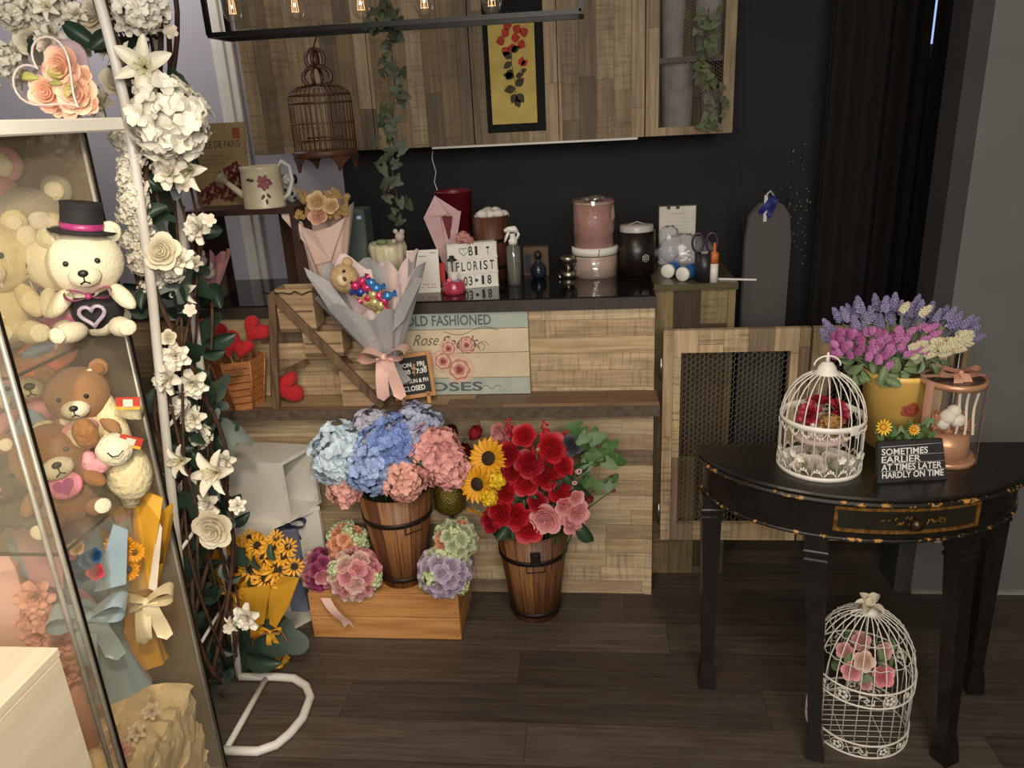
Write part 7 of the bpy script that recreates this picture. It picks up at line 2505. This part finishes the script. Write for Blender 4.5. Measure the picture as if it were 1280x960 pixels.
# heart shaped flower box on the showcase
hp = at(66, 104, Y=1.385)
uh = SZ(1, hp)
hbx = thing('heart_box', 'heart shaped clear box of peach roses standing on the showcase top board', 'flower box', (hp.x, 1.385, 1.626))
def hpoly(s, n=40):
    return [(s * sin(q) ** 3, s * (13 * cos(q) - 5 * cos(2 * q) - 2 * cos(3 * q) - cos(4 * q)) / 16) for q in [2 * PI * i / n for i in range(n)]]
hs = 50 * uh
HZ = (hp.z - 1.626)
KH = T(.008, 0, max(HZ, .02) + .008) @ RY(rad(-42)) @ SCL(.90, 1, .90)
P = hpoly(hs)
MB().prism(P, .032, .036, KH).build('back_panel', mat('lilac_satin', (206, 186, 196), .5, (190, 168, 180)), hbx)
n = len(P)
mb = MB().add([(x, -.022, z) for x, z in P] + [(x, .034, z) for x, z in P], [(i, i + n, (i + 1) % n + n, (i + 1) % n) for i in range(n)], KH, sm=True)
mb.build('clear_side', glass('heart_clear', (1, .95, .94), .10, .03, 1.5, (.9, .8, .8)), hbx)
MB().tube([KH @ V((x, -.023, z)) for x, z in P], .0022, 6, closed=True).build('rim', mat('pearl_rim', (230, 214, 206), .3), hbx)
pr = rose_mesh((248, 214, 184), (244, 184, 156)); pr2 = rose_mesh((246, 196, 168), (248, 220, 190))
for (px, py, r, m) in ((71, 84, 23, pr), (52, 116, 21, pr), (88, 116, 24, pr2), (97, 93, 10, pr2), (74, 112, 14, pr2), (80, 132, 15, pr2), (104, 130, 12, pr), (64, 133, 12, pr)):
    p = at(px, py, Y=1.375) - hbx.location
    put('rose', m, hbx, p + V((0, .02, 0)), (random.uniform(-.2, .2), -1, .1), r * 1.12 * uh)
for (px, py) in ((66, 100), (80, 98), (48, 98), (40, 120), (60, 128), (96, 106)):
    put('leaf', leaf_mesh(m=mat('yellow_green_leaf', (190, 190, 110), .6), kind='oval'), hbx, at(px, py, Y=1.385) - hbx.location, (random.uniform(-.6, .6), -1, .3), .03)

# plush toys -------------------------------------------------------------
M_crm = mat('cream_plush', (228, 212, 168), .95, (212, 194, 148), 150, bump=.45, bscale=80, bdist=.014, **{'Sheen Weight': .12})
M_crm2 = mat('pale_cream_plush', (236, 226, 196), .95, (220, 208, 176), 150, bump=.45, bscale=80, bdist=.014, **{'Sheen Weight': .12})
M_brn = mat('brown_plush', (158, 112, 66), .95, (132, 90, 50), 120, bump=.45, bscale=80, bdist=.014, **{'Sheen Weight': .12})
M_brn2 = mat('toffee_plush', (166, 124, 84), .95, (142, 102, 66), 120, bump=.45, bscale=80, bdist=.014, **{'Sheen Weight': .12})
M_gryp = mat('dark_grey_plush', (92, 84, 66), .95, (76, 68, 54), 100, bump=.45, bscale=80, bdist=.014, **{'Sheen Weight': .12})
M_gryl = mat('light_grey_plush', (172, 164, 148), .95, (154, 146, 130), 120, bump=.45, bscale=80, bdist=.014, **{'Sheen Weight': .12})
M_pinkpl = mat('pink_plush', (222, 158, 160), .95, (204, 138, 142), 120, bump=.45, bscale=80, bdist=.014, **{'Sheen Weight': .12})
M_bluepl = mat('light_blue_plush', (160, 178, 194), .95, (140, 160, 178), 120, bump=.45, bscale=80, bdist=.014, **{'Sheen Weight': .12})
M_mag = mat('magenta_satin', (170, 60, 116), .35, (146, 44, 98), 20)
M_blk = mat('black_cloth', (30, 26, 28), .8)


def seat(px, z, y):
    p = at(px, 500, Y=y)
    # x for pixel column px on the shelf plane
    for _ in range(3):
        q = at(px, 480 + (1.6 - z) * 0, Y=y)
    return V((at(px, py_on(px, z, y), Y=y).x, y, z))


def py_on(px, z, y):
    lo, hi = -200, 1400
    for _ in range(40):
        mid = (lo + hi) / 2
        if at(px, mid, Y=y).z > z: lo = mid
        else: hi = mid
    return lo


FACE = rad(38)    # plush toys turned towards the aisle


def bear(px, z, y, h, rz, **kw):
    o = seat(px, z, y)
    return T(*o) @ RZ(rz)


g_ = teddy('teddy_bear', 'cream teddy groom with a black top hat on the upper showcase shelf', 'plush toy', bear(129, ZU_ + .012, 1.30, .2, rad(24)), .205, M_crm2, M_crm2, arm=45, headr=.30, look=4)
MB().ell((0, 0, .25), (.222, .18, .24), nu=18, nv=12).build('black_suit', M_blk, g_)
KHt = T(.03, -.02, .93) @ RY(rad(10))
ht = MB().lathe([(0, 0), (.26, -.006), (.27, .01), (.17, .018), (.165, .22), (.17, .245), (0, .25)], 28, KHt).build('top_hat', M_blk, g_)
MB().lathe([(.172, .022), (.176, .03), (.174, .075), (.168, .075)], 28, KHt).build('hat_band', M_mag, ht)
bow(g_, None, .30, M_mag, 'bow_tie', 0, M=T(0, -.22, .40))
MB().tube([(.10 * sin(q) ** 3, -.25, .24 + .10 * (13 * cos(q) - 5 * cos(2 * q) - 2 * cos(3 * q) - cos(4 * q)) / 16) for q in [2 * PI * i / 24 for i in range(24)]], .018, 6, closed=True).build('clear_heart', mat('pearly_plastic', (216, 200, 214), .15, **{'Transmission_Weight': .5}), g_)
g_ = teddy('teddy_bear', 'cream teddy bride in magenta dress leaning on the top hat bear', 'plush toy', bear(96, ZU_ + .012, 1.32, .2, rad(62)), .205, M_crm2, M_crm2, arm=40, headr=.29, look=0, tilt=6)
MB().lathe([(.16, .44), (.22, .30), (.36, .06), (.34, .06), (.15, .44)], 24, wob=lambda a, z: 1 + .04 * cos(9 * a)).build('dress', M_mag, g_)
MB().ell((0, .16, .82), (.18, .04, .28)).build('veil', mat('cream_tulle', (226, 216, 200), .7), g_)
g_ = teddy('teddy_bear', 'cream teddy with grey vest and round black eyes left of the bride bear', 'plush toy', bear(60, ZU_ + .012, 1.33, .2, rad(34)), .225, M_crm, M_crm2, arm=25, headr=.28, eye=.034)
MB().ell((0, -.005, .27), (.222, .185, .22), fuzz=.03).build('grey_vest', M_gryl, g_)
MB().tube([(.02, -.2, .5), (.05, -.26, .2), (.12, -.30, .02)], .008, 5).tube([(-.02, -.2, .5), (-.0, -.27, .2), (.10, -.31, .02)], .008, 5).build('ribbon_tails', M_white, g_)
g_ = teddy('teddy_bear', 'big cream teddy wrapped in shiny cellophane at the left of the upper shelf', 'plush toy', bear(12, ZU_ + .012, 1.26, .2, rad(30)), .235, M_crm, M_crm2, arm=30, headr=.30, look=4)
crinkle(.30, .02, .74, seed=9, amp=.05).build('cellophane', glass('bear_film', (1, .98, .93), .07, .1, 2.4, (.95, .9, .75)), g_)
g_ = teddy('teddy_bear', 'light grey teddy standing behind the cream bears on the upper shelf', 'plush toy', bear(70, ZU_ + .012, 1.385, .2, rad(20)), .30, M_gryl, M_crm2, arm=20, headr=.24, legs=False)
g_ = teddy('teddy_bear', 'tall pink teddy behind the cellophane wrapped cream bear', 'plush toy', bear(8, ZU_ + .012, 1.375, .2, rad(20)), .36, M_pinkpl, M_crm2, arm=20, headr=.24, legs=False)

# middle shelf pile
g_ = teddy('teddy_bear', 'toffee brown teddy lying with a pink heart bib in front on the middle shelf', 'plush toy', T(*at(100, 640, Y=1.20)) @ RZ(rad(30)) @ RX(rad(-10)) @ RY(rad(-12)), .20, M_brn, M_crm2, arm=50, headr=.32, look=14)
g_.location.z = ZM + .010
MB().ell((.05, -.24, .40), (.15, .05, .13)).build('pink_bib', mat('pink_felt', (224, 140, 160), .8), g_)
MB().prism([(x * .085 + .05, z * .085 + .40) for x, z in hpoly(1, 24)], -.305, -.285).build('purple_heart', mat('purple_felt', (170, 70, 130), .7), g_)
g_ = teddy('teddy_bear', 'small brown teddy holding a pink heart high in the middle shelf pile', 'plush toy', T(*at(116, 566, Y=1.27)) @ RZ(rad(26)), .185, M_brn2, M_crm2, pad=M_brn, arm=40, headr=.30, look=0)
MB().prism([(x * .16, z * .16 + .33) for x, z in hpoly(1, 28)], -.33, -.22).build('pink_heart', M_pinkpl, g_)
# long eared cream plush
t = thing('plush_donkey', 'long cream plush donkey draped beside the small brown teddy', 'plush toy', at(150, 560, Y=1.30))
o = t.location
def pt_(px, py, y=1.28): return at(px, py, Y=y) - o
MB().tube([pt_(108, 462), pt_(122, 490), pt_(140, 525), pt_(155, 575), pt_(165, 630)], [.012, .018, .024, .028, .018], 12).ell(pt_(160, 590), (.045, .04, .06), fuzz=.02).build('body', M_crm, t)
h_ = MB().ell(pt_(143, 562, 1.235), (.034, .030, .032), fuzz=.02).build('head', M_crm2, t)
MB().tube([pt_(134, 566, 1.205), pt_(140, 571, 1.203), pt_(148, 570, 1.203), pt_(154, 563, 1.207)], .0012, 4).build('smile', M_black, h_)
MB().tube([pt_(148, 512), pt_(165, 516), pt_(176, 516)], [.014, .014, .013], 10).build('arm', M_crm, t)
for (px, py, r) in ((160, 504, 10), (163, 552, 30)):
    K = T(*pt_(px, py, 1.24)) @ RY(rad(r)) @ RZ(rad(25))
    tg = MB().box(-.020, -.001, -.012, .020, .001, .012, K).build('paper_tag', mat('red_tag', (190, 66, 44), .6), t)
    MB().box(-.008, -.002, -.008, .008, -.0005, .008, K).build('tag_label', mat('tag_white', (224, 214, 196), .7), tg)
    MB().box(-.020, -.002, -.012, .020, -.0008, -.006, K).build('tag_stripe', mat('tag_yellow', (222, 176, 60), .7), tg)
# dog lying with its soles forward
t = thing('plush_dog', 'brown plush dog lying with two toffee soles towards the glass', 'plush toy', at(75, 580, Y=1.30))
o = t.location
MB().ell(pt_(70, 570, 1.33), (.075, .06, .055), fuzz=.03).build('body', M_crm, t)
for (px, py) in ((57, 548), (107, 540)):
    l = MB().ell(pt_(px, py, 1.245), (.030, .045, .034), fuzz=.02).build('leg', M_crm, t)
    MB().ell(pt_(px, py + 2, 1.212), (.024, .018, .030), fuzz=.02).build('sole', M_brn, l)
heart('plush_heart', 'pale pink plush heart tucked behind the toffee teddy head', at(121, 580, Y=1.225), .034, RZ(rad(25)) @ RY(rad(10)), M_pinkpl)
g_ = teddy('teddy_bear', 'large dark grey teddy slumped at the front left of the middle shelf', 'plush toy', T(*at(28, 680, Y=1.165)) @ RZ(rad(30)) @ RX(rad(-6)), .16, M_gryp, M_gryp, arm=40, headr=.36, nose=mat('pink_nose', (214, 150, 134), .6))
g_.location.z = ZM + .012
g_ = teddy('teddy_bear', 'light blue plush sitting at the back left of the middle shelf', 'plush toy', bear(22, ZM + .10, 1.31, .2, rad(30)), .21, M_bluepl, M_crm2, arm=40, headr=.27)
g_ = teddy('teddy_bear', 'pink plush with cream face behind the brown teddies in the pile', 'plush toy', bear(66, ZM + .10, 1.345, .2, rad(30)), .24, M_pinkpl, M_crm, arm=40, headr=.27)
heart('plush_heart', 'dark brown heart cushion at the right end of the middle shelf', at(152, 606, Y=1.31), .036, RZ(rad(25)) @ RY(rad(-8)), mat('dark_brown_plush', (58, 42, 40), .9))
t = thing('cellophane_pouch', 'clear puffy cellophane pouch with pale filling beside the dark grey teddy', 'pouch', at(18, 610, Y=1.2))
MB().ell((0, 0, .02), (.06, .045, .06), fuzz=.08, nu=22, nv=14).build('film', M_film, t)
MB().ell((0, .005, .015), (.052, .036, .05), fuzz=.05).build('filling', M_gryl, t)
t = thing('foil_packet', 'red and pale blue heart patterned foil packet on top of the plush pile', 'packet', at(62, 452, Y=1.27))
K = RZ(rad(30)) @ RX(rad(-20)) @ RY(rad(-16))
MB().ell((0, 0, .012), (.058, .016, .034), K, fuzz=.02, nu=20).build('packet_body', mat('red_foil', (204, 66, 54), .3, (224, 150, 110), 26), t)
MB().ell((-.004, -.008, .024), (.036, .012, .014), K).build('blue_panel', mat('pale_blue_print', (150, 170, 200), .4), t)
MB().ell((.034, -.008, .014), (.018, .012, .020), K).build('pale_heart', mat('pale_pink_print', (226, 186, 170), .4), t)

# bottom of the showcase
t = thing('tissue_bed', 'bed of crumpled cream tissue paper at the bottom of the glass showcase', 'tissue paper', ((SX0 + SX1) / 2, 1.26, ZB_))
t['kind'] = 'stuff'
M_tis = mat('cream_tissue', (236, 214, 172), .75, (222, 196, 152), 16)
ZT_ = .36
wx_, wy_ = (SX1 - SX0) / 2 - .022, (SY1 - SY0) / 2 - .022
def tis(u, v):
    # lumpy heap: side walls rise from the floor, then close over the top
    a = 2 * PI * u
    k = max(abs(cos(a)), abs(sin(a)))
    ex, ey = cos(a) / k * wx_, sin(a) / k * wy_
    if v < .5: f, z = 1.0, (ZT_ - ZB_ - .01) * v / .5
    else: f, z = 1 - (v - .5) / .5 * .999, ZT_ - ZB_ - .01 + .03 * sin((v - .5) * PI)
    p = V((ex * f, ey * f, z))
    d = .028 * noise.noise(p * 14) + .020 * noise.noise(p * 34 + V((3, 1, 2)))
    return (p.x * (1 - .06 * abs(d) * 20), p.y * (1 - .5 * abs(d) * 5), max(0.002, p.z + d * (1.2 if v > .1 else 0)))
mb = MB().sheet(tis, 260, 44, sm=False)
mb.build('tissue', M_tis, t)
for i, (px, py, s, c, lab) in enumerate(((140, 925, .028, (236, 196, 160), 'peach silk flower lying left on the cream tissue'), (168, 940, .026, (232, 170, 150), 'pink silk flower lying at the front of the cream tissue'), (185, 915, .026, (240, 220, 190), 'ivory silk flower lying in the middle of the cream tissue'), (205, 935, .024, (236, 206, 170), 'pale silk flower lying right on the cream tissue'), (215, 890, .026, (240, 222, 194), 'ivory silk flower lying at the back right of the cream tissue'), (125, 890, .024, (236, 180, 160), 'pink silk flower lying at the back left of the cream tissue'))):
    p = at(px, py, Z=ZT_ + .03)
    p.x = min(p.x, SX1 - .05); p.y = min(max(p.y, SY0 + .04), SY1 - .05)
    f = thing('silk_flower', lab, 'flower', p)
    put('petals', gardenia_mesh(c, tuple(int(q * .9) for q in c)), f, (0, 0, 0), (.3, -.7, .8), s)
    MB().lathe([(0, -.006), (.006, -.006), (.008, .002), (0, .004)], 8).build('calyx', M_sage, f)

def std_bouquet(name, label, base, top, R, mats, seed, flowers, tie=.2, open_=.3, skirt=.4, squash=.6, yaw=30):
    d = top - base
    K = T(*base) @ RZ(rad(0)) @ RY(math.atan2(d.x, d.z)) @ RZ(rad(yaw))
    t = thing(name, label, 'bouquet', M=K)
    L = d.length
    for i, (m, nm, f) in enumerate(mats):
        wrap_mesh(R * f, L * (1 + .03 * i), m, folds=4 + i, open_=open_, seed=seed + i, squash=squash, tie=tie, skirt=skirt, rim=.12, back=.02 * i).build(nm, m, t)
    Ki = K.inverted()
    for (px, py, y, nm, me, r) in flowers:
        p = at(px, py, Y=y)
        put(nm, me, t, Ki @ p, Ki.to_3x3() @ V((.25, -1, .4)), SZ(r, p))
    return t, Ki


M_bw = mat('dusty_blue_wrap', (150, 168, 176), .65, (132, 152, 162), 8)
M_pw3 = mat('dusty_rose_wrap', (200, 146, 154), .65, (184, 128, 138), 8)
bb_ = at(150, 862, Y=1.24); bt2 = at(96, 668, Y=1.25)
t, Ki = std_bouquet('gift_bouquet', 'dusty pink and pale blue wrapped bouquet of blue and pink roses in the showcase', bb_, bt2, .105, ((M_bw, 'blue_wrapper', 1.0), (M_pw3, 'pink_wrapper', .94)), 31,
                    [(96, 704, 1.17, 'rose', rose_mesh((36, 84, 128), (22, 60, 100)), 11), (110, 700, 1.17, 'rose', rose_mesh((46, 98, 140), (22, 60, 100)), 11), (103, 718, 1.17, 'rose', rose_mesh((36, 84, 128), (22, 60, 100)), 11), (120, 714, 1.17, 'rose', rose_mesh((206, 72, 88), (170, 50, 66)), 11), (88, 690, 1.17, 'rose', rose_mesh((200, 110, 140), (170, 80, 110)), 10), (118, 694, 1.17, 'rose', rose_mesh((36, 84, 128), (22, 60, 100)), 10), (96, 684, 1.17, 'rose', rose_mesh((226, 190, 150), (206, 160, 120)), 10)], tie=.32, open_=.42, skirt=.42)
bow(t, None, .11, mat('pale_blue_satin', (176, 196, 204), .25, (150, 172, 184), 8), 'satin_bow', 1.0, wd=.6, M=Ki @ T(*at(112, 770, Y=1.165)) @ RZ(rad(25)))
def wflap(pix, y, m, nm, t, Ki):
    return flap([Ki @ at(px, py, Y=y + dy) for px, py, dy in pix], m, nm, t)
wflap([(40, 730, 0), (12, 655, .02), (60, 652, .03), (78, 672, .0), (80, 735, 0)], 1.19, M_pw3, 'wrapper_flap', t, Ki)
wflap([(118, 740, 0), (142, 655, .02), (160, 662, .02), (158, 730, .0)], 1.19, M_bw, 'wrapper_flap', t, Ki)
bb_ = at(178, 826, Y=1.33); bt2 = at(172, 640, Y=1.33)
t, Ki = std_bouquet('gift_bouquet', 'yellow wrapped sunflower bouquet with cream bow in the showcase', bb_, bt2, .075, ((M_yel, 'yellow_wrapper', 1.0),), 44,
                    [(150, 682, 1.25, 'sunflower', sunflower_mesh((238, 168, 40), 15), 20), (160, 712, 1.25, 'sunflower', sunflower_mesh((238, 168, 40), 15), 16), (146, 720, 1.25, 'sunflower', sunflower_mesh((238, 168, 40), 15), 14), (168, 690, 1.255, 'sunflower', sunflower_mesh((238, 168, 40), 15), 14)], tie=.38, open_=.35, skirt=.42)
wflap([(165, 740, 0), (168, 608, .02), (204, 622, .02), (200, 650, 0), (186, 735, 0)], 1.30, M_yel, 'wrapper_flap', t, Ki)
wflap([(186, 735, 0), (198, 650, .01), (203, 660, .01), (196, 740, 0)], 1.295, M_silk, 'wrapper_flap', t, Ki)
bow(t, None, .09, mat('cream_satin', (232, 216, 176), .3, (212, 194, 150), 8), 'satin_bow', 1.1, wd=.55, M=Ki @ T(*at(182, 752, Y=1.265)) @ RZ(rad(25)))

pb0 = at(16, 806, Y=1.17)
t = thing('paper_bag', 'pale pink paper gift bag at the left of the showcase bottom', 'bag', (pb0.x, 1.18, ZT_ - .02), rad(25))
hb_ = at(16, 712, Y=1.17).z - ZT_ + .02
M_pbag = mat('pale_pink_bag', (236, 190, 182), .6, (222, 172, 166), 8)
MB().box(-.045, -.028, 0, .045, .028, hb_, bev=.002).build('bag_body', M_pbag, t)
MB().add([(-.045, -.0285, hb_), (.045, -.0285, hb_), (.045, .0285, hb_), (-.045, .0285, hb_), (-.03, 0, hb_ + .02), (.03, 0, hb_ + .02)], [(0, 1, 5, 4), (2, 3, 4, 5), (1, 2, 5), (3, 0, 4)]).build('bag_fold', M_pbag, t)
bc_ = at(62, 800, Y=1.20)
t = thing('ruffled_bouquet', 'peach ruffled paper flower bundle between the pink bag and the blue bouquet', 'bouquet', (bc_.x, 1.215, ZT_ - .02))
M_pch = mat('peach_ruffle', (228, 170, 150), .65, (212, 150, 130), 10)
for i, (px, py, r) in enumerate(((46, 745, 30), (62, 772, 30), (50, 790, 28), (78, 800, 26), (84, 840, 24), (60, 820, 30), (36, 770, 24))):
    p = at(px, py, Y=1.18) - t.location
    put('ruffle', gardenia_mesh((228, 170, 150), (212, 150, 130)), t, p, (.4, -1, .3), SZ(r, bc_))
MB().lathe([(0, 0), (.03, 0), (.05, .25), (0, .25)], 16).build('paper_core', M_pch, t)

# ------------------------------------------------------------------ white wood grain box in the foreground
M_wg = wood('white_wood_grain', (236, 222, 196), (222, 204, 174), 'Y', rough=.45, f=.5, bump=.05)
Cc = at(72, 809, Y=.95)
f0 = at(0, 873, Z=Cc.z)
wb = thing('display_plinth', 'pale wood grain display plinth in the near left corner before the showcase', 'plinth', (Cc.x - .3, .68, 0))
MB().box(-.3, -.27, 0, .3, .27, Cc.z - .018, bev=.002).build('plinth_body', M_wg, wb)
MB().box(-.301, -.271, Cc.z - .0178, .301, .271, Cc.z, bev=.002).build('top_panel', M_wg, wb)
# ------------------------------------------------------------------ light
def area(name, loc, target, size, power, col, sy=None, spread=None):
    l = bpy.data.lights.new(name, 'AREA')
    l.energy = power; l.color = col; l.size = size
    if sy: l.shape = 'RECTANGLE'; l.size_y = sy
    if spread: l.spread = rad(spread)
    o = bpy.data.objects.new(name, l); COL.objects.link(o)
    o.location = loc
    o.rotation_euler = (V(target) - V(loc)).to_track_quat('-Z', 'Y').to_euler()
    return o


def spot(name, loc, target, power, ang, col, blend=.6, rad_=.05):
    l = bpy.data.lights.new(name, 'SPOT')
    l.energy = power; l.color = col; l.spot_size = rad(ang); l.spot_blend = blend; l.shadow_soft_size = rad_
    o = bpy.data.objects.new(name, l); COL.objects.link(o)
    o.location = loc
    o.rotation_euler = (V(target) - V(loc)).to_track_quat('-Z', 'Y').to_euler()
    return o


WARM = (1, .86, .68)
area('corridor_light', (.15, -.8, 1.95), (.0, 2.0, .7), 1.8, 92, (1, .94, .85), .9)
spot('ceiling_spot', (-.25, .8, 2.65), (-.15, 2.25, .6), 66, 64, WARM, 1.0, .08)
spot('window_spot', (-.05, .1, 2.2), (-1.05, 1.3, 1.0), 150, 54, (1, .86, .66), .9, .08)
spot('table_spot', (.55, .3, 2.5), (.85, 1.7, .75), 34, 36, WARM, .9, .06)
area('rear_light', (-2.0, 2.7, 2.5), (-1.7, 3.3, 1.6), .5, 9, (1, .95, .95))
area('showcase_lamp', (-1.25, 1.26, .895), (-1.22, 1.25, 0), .5, 2.2, (1, .84, .6), .12)
area('showcase_lamp', (-1.35, 1.24, 1.592), (-1.30, 1.22, 0), .7, 2.2, (1, .88, .68), .10)
w = bpy.data.worlds.new('world'); SC.world = w
w.use_nodes = True
w.node_tree.nodes['Background'].inputs[0].default_value = (.9, .78, .62, 1)
w.node_tree.nodes['Background'].inputs[1].default_value = .09
SC.view_settings.view_transform = 'Standard'
SC.view_settings.look = 'None'
SC.view_settings.exposure = -.5
SC.view_settings.gamma = 1
SC.view_settings.use_curve_mapping = False

# ------------------------------------------------------------------ groups of repeats
GROUPS = {'rose': 'loose roses in the right hand tub', 'hydrangea': 'hydrangeas in the tub on the crate', 'sunflower': 'sunflowers in the rose tub', 'tulip': 'tulips in the glitter vase',
          'snapdragon': 'red flower spikes in the rose tub', 'ball_flower': 'yellow ball flowers in the rose tub', 'berry_sprig': 'berry sprigs in the rose tub', 'bud': 'twig buds in the rose tub',
          'ivy_spray': 'green sprays in the rose tub', 'leaf_spray': 'dark leaf sprays in the rose tub', 'loose_leaf': 'loose leaves among the hydrangeas', 'ball_bouquet': 'ball bouquets on the pine crate',
          'teddy_bear': 'teddy bears in the glass showcase', 'gift_bouquet': 'wrapped bouquets in the glass showcase', 'silk_flower': 'silk flowers on the cream tissue', 'silk_rose': 'silk roses in the table birdcage',
          'plush_heart': 'plush hearts', 'planter_box': 'boxes on the stepped rack', 'hat_box': 'stacked round hat boxes', 'blue_bottle': 'blue bottles on the side cabinet', 'plant_pot': 'pale pots behind the cabinet mesh',
          'wall_cabinet': 'wall cabinets over the counter', 'gate': 'gate leaves', 'curtain': 'dark brown curtains', 'wooden_tub': 'wooden tubs', 'cubby_shelf': 'white cubby boxes', 'trailing_ivy': 'hanging ivy garlands', 'birdcage': 'birdcages'}
for o in list(COL.objects):
    if o.parent is None and 'label' in o:
        g = GROUPS.get(o.name.split('.')[0])
        if g and sum(1 for q in COL.objects if q.parent is None and q.name.split('.')[0] == o.name.split('.')[0]) > 1:
            o['group'] = g
for o in COL.objects:
    if o.name.startswith('wooden_tub') and 'counter' in o.get('label', ''):
        del o['group']
